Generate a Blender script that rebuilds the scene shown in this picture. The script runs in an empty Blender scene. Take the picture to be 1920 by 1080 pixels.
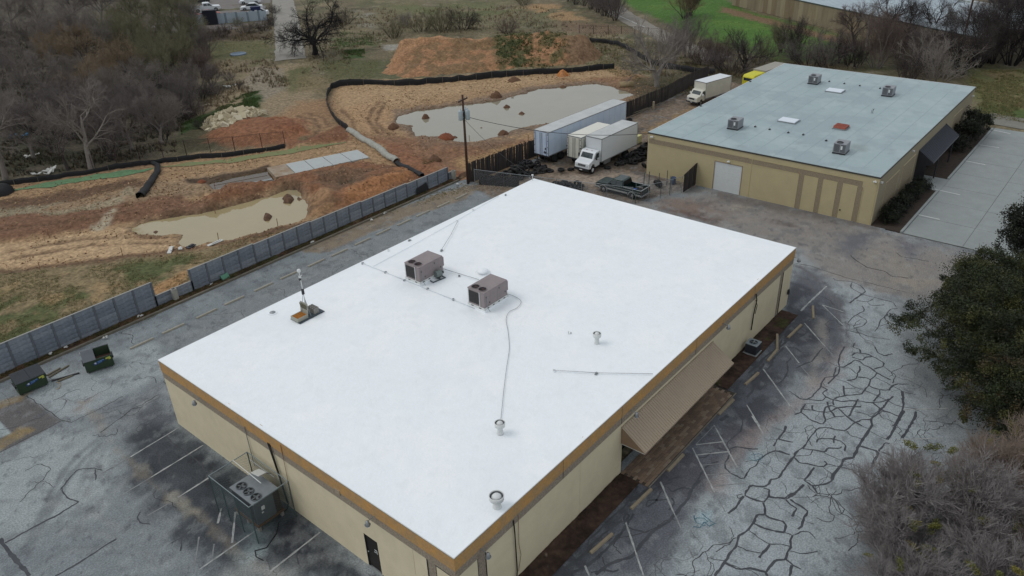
import bpy, bmesh, math, random
import numpy as np
from mathutils import Vector, Matrix, Euler

S = bpy.context.scene
COL = S.collection
# ---------------------------------------------------------------- camera
CAMLOC = Vector((-15.91674, -17.58671, 31.25154))
CAMROT = Euler((1.0638, 0.0331, -0.8787), 'XYZ')
FPX = 1446.8
cam = bpy.data.cameras.new('camera')
cam.sensor_width = 36.0
cam.lens = 36.0 * FPX / 1920.0
cam.clip_start = 0.5
cam.clip_end = 3000
camo = bpy.data.objects.new('camera', cam)
COL.objects.link(camo)
camo.location = CAMLOC
camo.rotation_euler = CAMROT
S.camera = camo

# ---------------------------------------------------------------- overcast sky, soft sun, exposure
SUN_AZ = math.radians(128)      # the sun stands in the direction (cos az, sin az)
SUN_EL = math.radians(52)
w = bpy.data.worlds.new('World')
S.world = w
w.use_nodes = True
nt = w.node_tree
nt.nodes.clear()
sky = nt.nodes.new('ShaderNodeTexSky')
sky.sky_type = 'NISHITA'
sky.sun_disc = False
sky.sun_elevation = SUN_EL
sky.sun_rotation = math.radians(90) - SUN_AZ
sky.air_density = 1.0
sky.dust_density = 2.0
bw = nt.nodes.new('ShaderNodeRGBToBW')
grey = nt.nodes.new('ShaderNodeMixRGB')
grey.inputs[0].default_value = 0.55
bg = nt.nodes.new('ShaderNodeBackground')
bg.inputs[1].default_value = 0.10
wo = nt.nodes.new('ShaderNodeOutputWorld')
nt.links.new(sky.outputs[0], bw.inputs[0])
nt.links.new(sky.outputs[0], grey.inputs[1])
nt.links.new(bw.outputs[0], grey.inputs[2])
cloud = nt.nodes.new('ShaderNodeMixRGB')      # even cloud cover over the clear-sky model
cloud.inputs[0].default_value = 0.78
cloud.inputs[2].default_value = (5.6, 5.95, 6.3, 1)
nt.links.new(grey.outputs[0], cloud.inputs[1])
nt.links.new(cloud.outputs[0], bg.inputs[0])
nt.links.new(bg.outputs[0], wo.inputs[0])
sl = bpy.data.lights.new('sun', 'SUN')
sl.energy = 0.6
sl.angle = math.radians(28)
sl.color = (1.0, 0.97, 0.93)
so = bpy.data.objects.new('sun', sl)
COL.objects.link(so)
sd = Vector((math.cos(SUN_AZ) * math.cos(SUN_EL), math.sin(SUN_AZ) * math.cos(SUN_EL), math.sin(SUN_EL)))
so.rotation_euler = sd.to_track_quat('Z', 'Y').to_euler()
S.view_settings.view_transform = 'Standard'
S.view_settings.look = 'None'
S.view_settings.gamma = 1
S.view_settings.use_curve_mapping = False
S.view_settings.exposure = 0.38
S.render.engine = 'CYCLES'
S.cycles.max_bounces = 5
S.cycles.transparent_max_bounces = 6

# ---------------------------------------------------------------- where a point of the survey picture lies in the place
_RM = CAMROT.to_matrix()
def _ray(px, py):
    return _RM @ Vector(((px - 960) / FPX, (540 - py) / FPX, -1))
def at(px, py, z=0.0):
    d = _ray(px, py)
    return CAMLOC + d * ((z - CAMLOC.z) / d.z)
def atx(px, py, x=0.0):
    d = _ray(px, py)
    return CAMLOC + d * ((x - CAMLOC.x) / d.x)
def aty(px, py, y=0.0):
    d = _ray(px, py)
    return CAMLOC + d * ((y - CAMLOC.y) / d.y)
def W2(pts, z=0.0):
    return [tuple(at(a, b, z)[:2]) for a, b in pts]
def zoomed(ox, oy, k, pts):
    return [(ox + x / k, oy + y / k) for x, y in pts]

# ---------------------------------------------------------------- colours and materials
def lin(c):
    o = []
    for v in c[:3]:
        v = v / 255.0
        o.append(v / 12.92 if v <= 0.04045 else ((v + 0.055) / 1.055) ** 2.4)
    return tuple(o)
_M = {}
def mat(name, rgb, rough=0.8, metal=0.0, var=0.15, scale=3.0, bump=0.0, bscale=30.0, attr=False, spec=0.4,
        rgb2=None, stretch=(1, 1, 1), coords='Object', fine=0.0):
    if name in _M:
        return _M[name]
    m = bpy.data.materials.new(name)
    m.use_nodes = True
    n = m.node_tree
    b = n.nodes['Principled BSDF']
    b.inputs['Roughness'].default_value = rough
    b.inputs['Metallic'].default_value = metal
    b.inputs['Specular IOR Level'].default_value = spec
    tc = n.nodes.new('ShaderNodeTexCoord')
    mp = n.nodes.new('ShaderNodeMapping')
    mp.inputs['Scale'].default_value = stretch
    if attr:
        geo = n.nodes.new('ShaderNodeNewGeometry')
        n.links.new(geo.outputs['Position'], mp.inputs[0])
    else:
        n.links.new(tc.outputs[coords], mp.inputs[0])
    no = n.nodes.new('ShaderNodeTexNoise')
    no.inputs['Scale'].default_value = scale
    no.inputs['Detail'].default_value = 9
    no.inputs['Roughness'].default_value = 0.68
    n.links.new(mp.outputs[0], no.inputs[0])
    rg = n.nodes.new('ShaderNodeMapRange')
    rg.inputs[1].default_value = 0.3
    rg.inputs[2].default_value = 0.7
    n.links.new(no.outputs[0], rg.inputs[0])
    mx = n.nodes.new('ShaderNodeMixRGB')
    n.links.new(rg.outputs[0], mx.inputs[0])
    if attr:
        at_ = n.nodes.new('ShaderNodeAttribute')
        at_.attribute_name = 'Col'
        lo = n.nodes.new('ShaderNodeMixRGB'); lo.blend_type = 'MULTIPLY'; lo.inputs[0].default_value = 1
        hi = n.nodes.new('ShaderNodeMixRGB'); hi.blend_type = 'MULTIPLY'; hi.inputs[0].default_value = 1
        for q, k in ((lo, 1 - var), (hi, 1 + var)):
            n.links.new(at_.outputs[0], q.inputs[1])
            q.inputs[2].default_value = (k, k, k, 1)
        n.links.new(lo.outputs[0], mx.inputs[1]); n.links.new(hi.outputs[0], mx.inputs[2])
    else:
        a = lin(rgb)
        if rgb2:
            c = lin(rgb2)
        else:
            c = tuple(min(0.9, v * (1 + var)) for v in a); a = tuple(v * (1 - var) for v in a)
        mx.inputs[1].default_value = a + (1,)
        mx.inputs[2].default_value = c + (1,)
    outc = mx.outputs[0]
    if fine:
        f = n.nodes.new('ShaderNodeTexNoise'); f.inputs['Scale'].default_value = bscale * 0.5; f.inputs['Detail'].default_value = 6
        n.links.new(mp.outputs[0], f.inputs[0])
        fr = n.nodes.new('ShaderNodeMapRange'); fr.inputs[1].default_value = 0.25; fr.inputs[2].default_value = 0.75
        fr.inputs[3].default_value = 1 - fine; fr.inputs[4].default_value = 1 + fine
        n.links.new(f.outputs[0], fr.inputs[0])
        fm = n.nodes.new('ShaderNodeMixRGB'); fm.blend_type = 'MULTIPLY'; fm.inputs[0].default_value = 1
        n.links.new(outc, fm.inputs[1]); n.links.new(fr.outputs[0], fm.inputs[2])
        outc = fm.outputs[0]
    n.links.new(outc, b.inputs['Base Color'])
    if bump:
        bn = n.nodes.new('ShaderNodeTexNoise'); bn.inputs['Scale'].default_value = bscale; bn.inputs['Detail'].default_value = 5
        n.links.new(mp.outputs[0], bn.inputs[0])
        bp = n.nodes.new('ShaderNodeBump'); bp.inputs['Strength'].default_value = bump; bp.inputs['Distance'].default_value = 0.05
        n.links.new(bn.outputs[0], bp.inputs['Height']); n.links.new(bp.outputs[0], b.inputs['Normal'])
    _M[name] = m
    return m

# ---------------------------------------------------------------- objects
def tag(o, label=None, cat=None, group=None, kind=None):
    if label: o['label'] = label
    if cat: o['category'] = cat
    if group: o['group'] = group
    if kind: o['kind'] = kind
    return o
def link(name, me, m=None, parent=None, loc=(0, 0, 0), rot=(0, 0, 0), scale=(1, 1, 1)):
    o = bpy.data.objects.new(name, me)
    COL.objects.link(o)
    o.location = loc; o.rotation_euler = rot; o.scale = scale
    if parent is not None: o.parent = parent
    if m is not None and me is not None and len(me.materials) == 0: me.materials.append(m)
    return o
def empty(name, label, cat, loc=(0, 0, 0), rz=0, group=None, scale=1):
    o = bpy.data.objects.new(name, None)
    COL.objects.link(o)
    o.empty_display_size = 0.3
    o.location = loc; o.rotation_euler = (0, 0, rz)
    o.scale = (scale,) * 3 if not hasattr(scale, '__len__') else scale
    return tag(o, label, cat, group)
def copy_tree(o, parent=None):
    c = o.copy(); COL.objects.link(c)
    if parent is not None:
        c.parent = parent
    for ch in list(o.children): copy_tree(ch, c)
    return c

class MB:
    """collects shapes for one mesh"""
    def __init__(s): s.v = []; s.f = []
    def add(s, v, f):
        n = len(s.v); s.v += [tuple(p) for p in v]; s.f += [tuple(i + n for i in q) for q in f]; return s
    def box(s, c, d, rz=0, rx=0, ry=0):
        M = Euler((rx, ry, rz)).to_matrix(); c = Vector(c)
        v = [c + M @ Vector((x * d[0] / 2, y * d[1] / 2, z * d[2] / 2)) for z in (-1, 1) for x, y in ((-1, -1), (1, -1), (1, 1), (-1, 1))]
        return s.add(v, [(3, 2, 1, 0), (4, 5, 6, 7), (0, 1, 5, 4), (1, 2, 6, 5), (2, 3, 7, 6), (3, 0, 4, 7)])
    def bb(s, a, b):
        return s.box([(a[i] + b[i]) / 2 for i in range(3)], [abs(b[i] - a[i]) for i in range(3)])
    def tube(s, a, b, r, r2=None, n=8, cap=True):
        a = Vector(a); b = Vector(b); r2 = r if r2 is None else r2
        d = (b - a)
        if d.length < 1e-6: return s
        q = d.to_track_quat('Z', 'Y').to_matrix()
        v = []
        for p, rr in ((a, r), (b, r2)):
            for i in range(n):
                t = 2 * math.pi * i / n
                v.append(p + q @ Vector((math.cos(t) * rr, math.sin(t) * rr, 0)))
        f = [(i, (i + 1) % n, n + (i + 1) % n, n + i) for i in range(n)]
        if cap: f += [tuple(range(n - 1, -1, -1)), tuple(range(n, 2 * n))]
        return s.add(v, f)
    def path(s, pts, r, n=6):
        for a, b in zip(pts[:-1], pts[1:]): s.tube(a, b, r, n=n)
        return s
    def lathe(s, prof, c=(0, 0, 0), n=20, axis='z', closed=False):
        v = []; f = []; m = len(prof)
        for i in range(n):
            t = 2 * math.pi * i / n
            for r, z in prof:
                p = (r * math.cos(t), r * math.sin(t), z)
                if axis == 'y': p = (p[0], p[2], p[1])
                if axis == 'x': p = (p[2], p[0], p[1])
                v.append((p[0] + c[0], p[1] + c[1], p[2] + c[2]))
        for i in range(n):
            j = (i + 1) % n
            for k in range(m - 1): f.append((i * m + k, j * m + k, j * m + k + 1, i * m + k + 1))
            if closed: f.append((i * m + m - 1, j * m + m - 1, j * m, i * m))
        return s.add(v, f)
    def prism(s, prof, y0, y1, plane='xz'):
        n = len(prof)
        def P(a, b, t):
            return (a, t, b) if plane == 'xz' else ((t, a, b) if plane == 'yz' else (a, b, t))
        v = [P(a, b, y0) for a, b in prof] + [P(a, b, y1) for a, b in prof]
        f = [(i, (i + 1) % n, n + (i + 1) % n, n + i) for i in range(n)] + [tuple(range(n - 1, -1, -1)), tuple(range(n, 2 * n))]
        return s.add(v, f)
    def mesh(s, name, smooth=False):
        me = bpy.data.meshes.new(name); me.from_pydata(s.v, [], s.f); me.update()
        bm = bmesh.new(); bm.from_mesh(me); bmesh.ops.recalc_face_normals(bm, faces=bm.faces); bm.to_mesh(me); bm.free()
        if smooth: me.shade_smooth()
        return me
    def build(s, name, m, parent=None, smooth=False, bevel=0, loc=(0, 0, 0), rot=(0, 0, 0), seg=2):
        o = link(name, s.mesh(name, smooth), m, parent, loc, rot)
        if bevel:
            b = o.modifiers.new('bevel', 'BEVEL'); b.width = bevel; b.segments = seg; b.limit_method = 'ANGLE'
        return o

def np_mesh(name, V, F, col=None, smooth=False):
    V = np.asarray(V, np.float32); F = np.asarray(F, np.int32)
    me = bpy.data.meshes.new(name)
    k = F.shape[1]
    me.vertices.add(len(V)); me.vertices.foreach_set('co', V.ravel())
    me.loops.add(F.size); me.loops.foreach_set('vertex_index', F.ravel())
    me.polygons.add(len(F)); me.polygons.foreach_set('loop_start', np.arange(0, F.size, k, dtype=np.int32))
    me.update(calc_edges=True)
    if smooth: me.polygons.foreach_set('use_smooth', np.ones(len(F), bool))
    if col is not None:
        a = me.color_attributes.new('Col', 'FLOAT_COLOR', 'POINT')
        c = np.ones((len(V), 4), np.float32); c[:, :3] = col
        a.data.foreach_set('color', c.ravel())
    return me

# ---------------------------------------------------------------- noise and painting of soil / wear on a grid
def _hash(ix, iy, seed):
    h = (ix.astype(np.int64) * 374761393 + iy.astype(np.int64) * 668265263 + seed * 974634777) & 0x7fffffff
    h = ((h ^ (h >> 13)) * 1274126177) & 0x7fffffff
    return ((h ^ (h >> 16)) & 0xffff) / 65535.0
def vnoise(x, y, seed=0):
    ix = np.floor(x); iy = np.floor(y); fx = x - ix; fy = y - iy
    fx = fx * fx * (3 - 2 * fx); fy = fy * fy * (3 - 2 * fy)
    a = _hash(ix, iy, seed); b = _hash(ix + 1, iy, seed); c = _hash(ix, iy + 1, seed); d = _hash(ix + 1, iy + 1, seed)
    return (a * (1 - fx) + b * fx) * (1 - fy) + (c * (1 - fx) + d * fx) * fy
def fbm(x, y, s, seed=0, o=5):
    r = 0; a = 0.5; t = 0
    for i in range(o):
        r = r + a * vnoise(x / s + 17.3 * i, y / s - 9.1 * i, seed + i); t += a; a *= 0.55; s = s / 2.1
    return r / t
def sdist(X, Y, poly, closed=True):
    """signed distance (inside negative) to a polygon, or distance to a polyline"""
    P = np.asarray(poly, float); n = len(P)
    d = np.full(X.shape, 1e9); ins = np.zeros(X.shape, bool)
    for i in range(n if closed else n - 1):
        ax, ay = P[i]; bx, by = P[(i + 1) % n]
        ex, ey = bx - ax, by - ay; L = ex * ex + ey * ey + 1e-12
        t = np.clip(((X - ax) * ex + (Y - ay) * ey) / L, 0, 1)
        d = np.minimum(d, (X - ax - t * ex) ** 2 + (Y - ay - t * ey) ** 2)
        if closed:
            c = ((ay > Y) != (by > Y))
            with np.errstate(divide='ignore', invalid='ignore'):
                ins ^= c & (X < ex * (Y - ay) / (ey if abs(ey) > 1e-12 else 1e-12) + ax)
    d = np.sqrt(d)
    return np.where(ins, -d, d) if closed else d
class Painter:
    def __init__(s, X, Y, base):
        s.X = X; s.Y = Y; s.C = np.empty(X.shape + (3,)); s.C[:] = lin(base)
        s.fw = 0.8; s.n1 = fbm(X, Y, 1.6, 5) - 0.5; s.n2 = fbm(X, Y, 6.0, 11) - 0.5; s.n3 = fbm(X, Y, 0.7, 23, 4) - 0.5
    def mask(s, poly, soft=0.5, warp=1.0, width=None, big=0.0):
        P = np.asarray(poly, float); m = soft * 2 + warp * 2 + big * 2 + (width or 0) + 1
        x0, y0 = P.min(0) - m; x1, y1 = P.max(0) + m
        idx = np.where((s.X > x0) & (s.X < x1) & (s.Y > y0) & (s.Y < y1))
        x = s.X[idx]; y = s.Y[idx]
        d = sdist(x, y, P, width is None)
        if width is not None: d = d - width
        d = d + s.n1[idx] * warp * 2.2 + s.n2[idx] * big * 2.5 + s.n3[idx] * warp * s.fw
        t = np.clip(0.5 - d / (2 * soft), 0, 1)
        return idx, t * t * (3 - 2 * t)
    def poly(s, pts, rgb, a=1.0, soft=0.5, warp=1.0, width=None, big=0.0, px=True, gate=None, z=0.0):
        P = W2(pts, z) if px else pts
        idx, t = s.mask(P, soft, warp, width, big)
        if gate is not None:
            sc, th, sd = gate
            g = fbm(s.X[idx], s.Y[idx], sc, sd)
            t = t * np.clip((g - th) / 0.08, 0, 1)
        t = (t * a)[..., None]
        s.C[idx] = s.C[idx] * (1 - t) + np.array(lin(rgb)) * t
        return s
    def speckle(s, rgb, sc, th, sd, a=0.6, soft=0.08, stretch=1.0):
        g = fbm(s.X * stretch, s.Y, sc, sd)
        t = (np.clip((g - th) / soft, 0, 1) * a)[..., None]
        s.C[:] = s.C * (1 - t) + np.array(lin(rgb)) * t
        return s
def axis(*spans):
    """spans: (start, stop, step) -> concatenated coordinates"""
    out = []
    for a, b, st in spans: out.append(np.arange(a, b - 1e-6, st))
    out.append(np.array([spans[-1][1]]))
    return np.concatenate(out)
def grid_faces(nx, ny, keep=None):
    i, j = np.meshgrid(np.arange(nx - 1), np.arange(ny - 1), indexing='ij')
    a = i * ny + j
    F = np.stack([a, a + ny, a + ny + 1, a + 1], -1)
    if keep is not None: F = F[keep]
    return F.reshape(-1, 4)
def compact(V, F, C):
    u, inv = np.unique(F, return_inverse=True)
    return V[u], inv.reshape(F.shape), (C[u] if C is not None else None)
def ribbons(name, lines, m, z, label=None, width=0.1, jitter=0.0, seed=1, resample=0.25, kind='structure', rounded=False):
    """flat strips along polylines; lines = list of (points, width)"""
    r = random.Random(seed); V = []; F = []
    for pts, wd in lines:
        P = [Vector(p) for p in pts]
        for _ in range(1 if rounded and len(P) > 2 else 0):
            R_ = [P[0]]
            for a, b in zip(P[:-1], P[1:]): R_ += [a.lerp(b, .15), a.lerp(b, .85)]
            P = R_ + [P[-1]]
        Q = [P[0]]
        for a, b in zip(P[:-1], P[1:]):
            n = max(1, int((b - a).length / resample))
            for i in range(1, n + 1): Q.append(a.lerp(b, i / n))
        if jitter and len(Q) > 2:
            Q = [Q[0]] + [Vector((q.x + r.gauss(0, jitter), q.y + r.gauss(0, jitter))) for q in Q[1:-1]] + [Q[-1]]
        if len(Q) < 2: continue
        base = len(V); zz = z + r.random() * 0.0015
        for i, q in enumerate(Q):
            d = (Q[min(i + 1, len(Q) - 1)] - Q[max(i - 1, 0)])
            if d.length < 1e-6: d = Vector((1, 0))
            d.normalize(); nn = Vector((-d.y, d.x)); ww = wd / 2 * (1 + (r.uniform(-.35, .35) if jitter else 0))
            V.append((q.x + nn.x * ww, q.y + nn.y * ww, zz)); V.append((q.x - nn.x * ww, q.y - nn.y * ww, zz))
        for i in range(len(Q) - 1):
            k = base + 2 * i; F.append((k + 1, k + 3, k + 2, k))
    o = link(name, np_mesh(name, V, F), m)
    o['kind'] = kind
    if label: o['label'] = label
    return o
ORD = ['first', 'second', 'third', 'fourth', 'fifth', 'sixth', 'seventh', 'eighth', 'ninth', 'tenth', 'eleventh', 'twelfth',
       'thirteenth', 'fourteenth', 'fifteenth', 'sixteenth', 'seventeenth', 'eighteenth', 'nineteenth', 'twentieth',
       'twenty-first', 'twenty-second', 'twenty-third', 'twenty-fourth']
# ================================================================= TERRAIN
gx = axis((-400, -60, 20), (-60, -10, 2.5), (-10, 112, 0.27), (112, 170, 0.9), (170, 260, 3), (260, 700, 20))
gy = axis((-400, -60, 20), (-60, -12, 3), (-12, 40, 1.3), (40, 112, 0.24), (112, 220, 1.2), (220, 320, 5), (320, 800, 20))
X, Y = np.meshgrid(gx, gy, indexing='ij')
T = Painter(X, Y, (104, 94, 70))
T.speckle((78, 84, 52), 9, 0.53, 3, 0.6, 0.12).speckle((128, 115, 86), 6, 0.58, 4, 0.7, 0.1).speckle((70, 66, 48), 3, 0.58, 8, 0.6, 0.1)
T.speckle((140, 130, 108), 2.2, 0.66, 9, 0.5, 0.06)
SITE = [(-60, 400), (0, 343), (170, 322), (300, 298), (420, 285), (535, 274), (620, 262), (618, 160), (700, 150), (800, 146), (950, 138), (1150, 122),
        (1240, 150), (1230, 190), (1180, 235), (1000, 300), (880, 345), (700, 400), (560, 440), (340, 480), (-60, 520)]
T.poly(SITE, (148, 117, 82), 1, 1.2, 1.0, big=1.0)
# wood floor, left
T.poly([(-200, 360), (0, 338), (170, 318), (300, 296), (330, 250), (390, 190), (370, 100), (365, 40), (420, -60), (-500, -60), (-400, 300)], (84, 77, 64), 1, 3, 2, big=2)
T.poly([(0, 330), (170, 310), (330, 285), (340, 255), (160, 250), (0, 260)], (58, 60, 42), .8, 2, 2, gate=(5, .45, 60))
T.poly([(330, 290), (420, 275), (500, 262), (440, 215), (350, 240)], (72, 68, 46), .9, 1.5, 1.5)
# broken pads and pale soil left of the track
T.poly([(365, 215), (440, 150), (480, 125), (560, 120), (600, 150), (600, 190), (560, 225), (480, 215)], (134, 116, 88), .9, 1.5, 1.5)
T.poly([(455, 150), (480, 125), (530, 128), (540, 165), (480, 195)], (126, 116, 100), .8, .8, 1)
T.poly([(375, 80), (510, 75), (515, 112), (380, 112)], (88, 88, 52), .85, 2, 2)
T.poly([(370, 60), (500, 55), (500, 74), (372, 78)], (76, 62, 48), .85, 2, 2)
T.poly([(380, 150), (470, 135), (470, 115), (385, 118)], (120, 104, 80), .7, 1.5, 2)
T.poly([(545, 128), (585, 125), (580, 155), (545, 175), (530, 150)], (80, 84, 46), .85, 1.2, 1.5)
T.poly([(460, 175), (490, 168), (488, 210), (340, 248), (338, 232), (400, 208), (450, 200)], (52, 72, 32), .95, .6, .8)
T.poly([(385, 165), (430, 158), (430, 168), (385, 176)], (60, 54, 48), .7, .8, 1)
T.poly([(510, 60), (470, 60), (430, 10), (540, -40), (560, 20)], (92, 86, 74), .6, 3, 1)
# grass and puddles right of the oak
T.poly([(640, 60), (700, 65), (700, 85), (620, 90)], (68, 90, 42), .75, 3, 4, gate=(3, .42, 160))
T.poly([(645, 97), (662, 92), (682, 97), (680, 108), (648, 110)], (54, 80, 34), .9, 1.5, 2.5)
T.poly([(600, 110), (710, 115), (715, 145), (620, 150), (600, 130)], (82, 84, 50), .8, 1.5, 1.5)
T.poly([(660, 20), (700, 25), (700, 52), (668, 50)], (134, 130, 118), .8, 1.5, 1.5, gate=(4, .45, 61))
T.poly([(720, 84), (752, 82), (752, 94), (722, 94)], (140, 136, 126), .9, .8, 1)
T.poly([(560, 140), (618, 148), (618, 175), (560, 170)], (112, 98, 66), .8, 1.5, 1.5)
T.poly([(640, 0), (960, 0), (1040, 20), (1080, 50), (960, 60), (760, 60), (640, 40)], (108, 100, 70), .6, 4, 3, gate=(8, .42, 62))
T.poly([(700, 10), (1000, 5), (1050, 30), (900, 45)], (88, 98, 52), .6, 4, 3, gate=(9, .5, 63))
T.poly([(980, 8), (1040, 5), (1100, 38), (1080, 45), (1020, 30)], (150, 118, 78), .9, 1.5, 2, gate=(4, .4, 64))
T.poly([(1010, 68), (1100, 66), (1110, 82), (1020, 82)], (70, 88, 40), .8, 1.5, 2)
T.poly([(1050, 40), (1150, 45), (1200, 60), (1130, 66), (1050, 60)], (108, 86, 66), .8, 2, 2)
# site soils
T.poly([(700, 150), (960, 140), (1150, 130), (1160, 150), (1060, 152), (900, 170), (760, 195), (650, 220), (625, 185), (640, 165)], (160, 130, 92), .9, 1, 1)
T.poly([(640, 200), (700, 190), (760, 210), (720, 245), (680, 255), (650, 235)], (158, 124, 86), .85, 1.2, 1.4)
T.poly([(735, 205), (870, 190), (1010, 160), (1130, 148), (1200, 160), (1200, 175), (1050, 235), (930, 260), (800, 268), (740, 240)], (118, 98, 80), .95, 1.0, 1.1)
T.poly([(1040, 150), (1200, 140), (1230, 165), (1190, 178), (1120, 150)], (128, 92, 62), .8, 1.2, 1.4)
T.poly([(670, 250), (760, 255), (880, 270), (1000, 262), (1010, 285), (900, 320), (820, 318), (740, 290)], (124, 88, 62), .95, 1.3, 1.6)
T.poly([(760, 255), (870, 265), (960, 255), (990, 262), (900, 285), (800, 280)], (112, 90, 72), .7, 1.0, 1.6, gate=(3, .42, 65))
T.poly([(850, 300), (1000, 265), (1010, 280), (880, 335)], (150, 118, 74), .8, .8, 1.2)
T.poly([(1020, 240), (1140, 200), (1190, 180), (1200, 205), (1000, 290)], (116, 92, 72), .9, 1, 1)
T.poly([(560, 190), (620, 185), (640, 240), (600, 262), (540, 250), (520, 220)], (142, 108, 74), .9, 1.2, 1.3)
T.poly([(410, 240), (450, 222), (560, 222), (585, 250), (560, 270), (440, 278), (380, 262)], (132, 84, 54), .95, 1.0, 1.3)
T.poly([(480, 225), (560, 228), (570, 250), (500, 255)], (118, 70, 42), .8, 1.0, 1.5, gate=(2.2, .42, 66))
T.poly([(530, 275), (640, 235), (660, 262), (600, 270), (540, 282)], (116, 74, 48), .95, .6, .9)
T.poly([(700, 260), (745, 268), (790, 300), (830, 318), (880, 320), (870, 345), (780, 345), (740, 310)], (128, 82, 54), .9, .9, 1.2)
# sludge bands, far left
T.poly([(-40, 392), (160, 368), (330, 340), (480, 320), (540, 322), (420, 362), (260, 392), (120, 420), (-40, 450)], (136, 112, 84), .9, .9, 1.2)
T.poly([(-40, 378), (90, 365), (270, 335), (275, 345), (150, 375), (-40, 402)], (96, 72, 54), .95, .6, 1)
T.poly([(-40, 410), (100, 395), (240, 380), (330, 372), (410, 386), (330, 408), (220, 418), (90, 440), (-40, 460)], (112, 78, 56), .95, .6, 1.2)
T.poly([(60, 400), (150, 388), (210, 372), (240, 352), (255, 360), (190, 395), (100, 410)], (142, 130, 104), .8, .5, .9)
T.poly([(-40, 395), (60, 388), (120, 378), (60, 402), (-40, 415)], (130, 120, 96), .8, .5, .9)
T.poly([(170, 432), (200, 405), (215, 395), (222, 398), (205, 420), (190, 434)], (158, 146, 122), .9, .3, .5)
T.poly([(380, 375), (440, 345), (520, 340), (600, 315), (690, 305), (770, 320), (790, 335), (700, 372), (640, 395), (600, 405), (580, 372), (540, 350), (480, 372), (400, 392)], (120, 78, 50), .95, .7, 1.0)
T.poly([(590, 340), (640, 325), (700, 330), (690, 355), (620, 372)], (104, 78, 58), .9, .8, 1.2)
T.poly([(640, 362), (700, 345), (760, 322), (770, 335), (700, 370), (650, 384)], (152, 100, 56), .9, .6, 1)
T.poly([(580, 370), (620, 365), (640, 390), (600, 408), (575, 405)], (142, 106, 70), .9, .6, 1)
T.poly([(638, 345), (662, 343), (660, 350), (640, 352)], (150, 138, 112), .9, .3, .5)
T.poly([(-40, 462), (90, 448), (170, 434), (250, 424), (300, 432), (350, 436), (350, 462), (240, 478), (120, 490), (-40, 510)], (168, 138, 100), .98, .4, .6)
T.poly([(230, 432), (330, 440), (340, 452), (250, 452)], (140, 108, 76), .8, .6, 1)
T.poly([(-40, 512), (120, 492), (240, 480), (350, 464), (430, 452), (560, 418), (640, 395), (650, 402), (500, 445), (360, 470), (240, 488), (120, 500), (-40, 522)], (90, 66, 48), .9, .35, .8)
T.poly([(350, 338), (400, 333), (470, 320), (505, 308), (508, 318), (440, 331), (395, 345), (360, 346)], (58, 44, 34), .9, .3, .5)
# strip of dry grass along the concrete wall
T.poly([(-60, 520), (120, 500), (240, 488), (360, 472), (500, 445), (660, 402), (900, 345), (900, 380), (640, 440), (400, 540), (280, 600), (0, 700), (-60, 720)], (122, 106, 74), 1, .6, .9)
T.poly([(-60, 560), (120, 510), (360, 480), (420, 500), (280, 590), (0, 700), (-60, 700)], (70, 82, 42), .85, .8, 1, gate=(3.2, .53, 67))
T.poly([(-60, 560), (120, 510), (360, 480), (420, 500), (280, 590), (0, 700), (-60, 700)], (150, 122, 82), .7, .8, 1, gate=(2.6, .55, 68))
T.poly([(420, 470), (640, 405), (900, 340), (900, 380), (640, 440), (480, 480)], (112, 80, 56), .8, .6, 1, gate=(2.2, .45, 69))
T.poly([(270, 545), (350, 510), (350, 535), (300, 560)], (160, 118, 72), .85, .5, .7)
# green lawn beyond the road
T.poly([(1150, -40), (1160, 0), (1200, 22), (1260, 48), (1340, 80), (1380, 95), (1490, 116), (1620, 115), (1650, 90), (1600, 75), (1480, 40), (1400, 20), (1330, -20)], (66, 104, 28), 1, 1.5, 1)
T.poly([(1160, 0), (1620, 115), (1600, 75), (1400, 20), (1330, -20)], (84, 114, 36), .6, 3, 2, gate=(7, .5, 70))
T.poly([(1240, 70), (1300, 70), (1380, 95), (1440, 120), (1380, 125), (1290, 100)], (100, 94, 62), .8, 2, 1.5)
T.poly([(1355, 12), (1470, 42), (1560, 66), (1660, 88), (1640, 98), (1540, 74), (1450, 48), (1350, 22)], (118, 88, 66), .9, 1, 1)
T.poly([(1180, 150), (1300, 130), (1400, 130), (1480, 120), (1380, 160), (1290, 190), (1210, 230), (1190, 190)], (76, 70, 52), .9, 1.5, 1.5)
T.poly([(1440, 100), (1480, 98), (1478, 118), (1440, 118)], (80, 110, 30), .9, 1.2, 1)
T.poly([(1400, 118), (1600, 112), (1840, 160), (1840, 130), (1700, 60), (1600, 80)], (60, 56, 42), .8, 3, 2)
T.poly([(1810, 130), (1960, 130), (1960, 238), (1840, 222)], (92, 92, 52), 1, 1.2, 1)
T.poly([(1830, 190), (1960, 215), (1960, 236), (1840, 220)], (70, 88, 38), .9, .8, .8)
T.poly([(1850, 135), (1900, 130), (1900, 150), (1855, 155)], (118, 100, 70), .8, 1, 1.5)
T.poly([(1830, 160), (1930, 170), (1930, 200), (1835, 190)], (104, 94, 60), .7, 1, 1.5, gate=(4, .45, 71))
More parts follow.
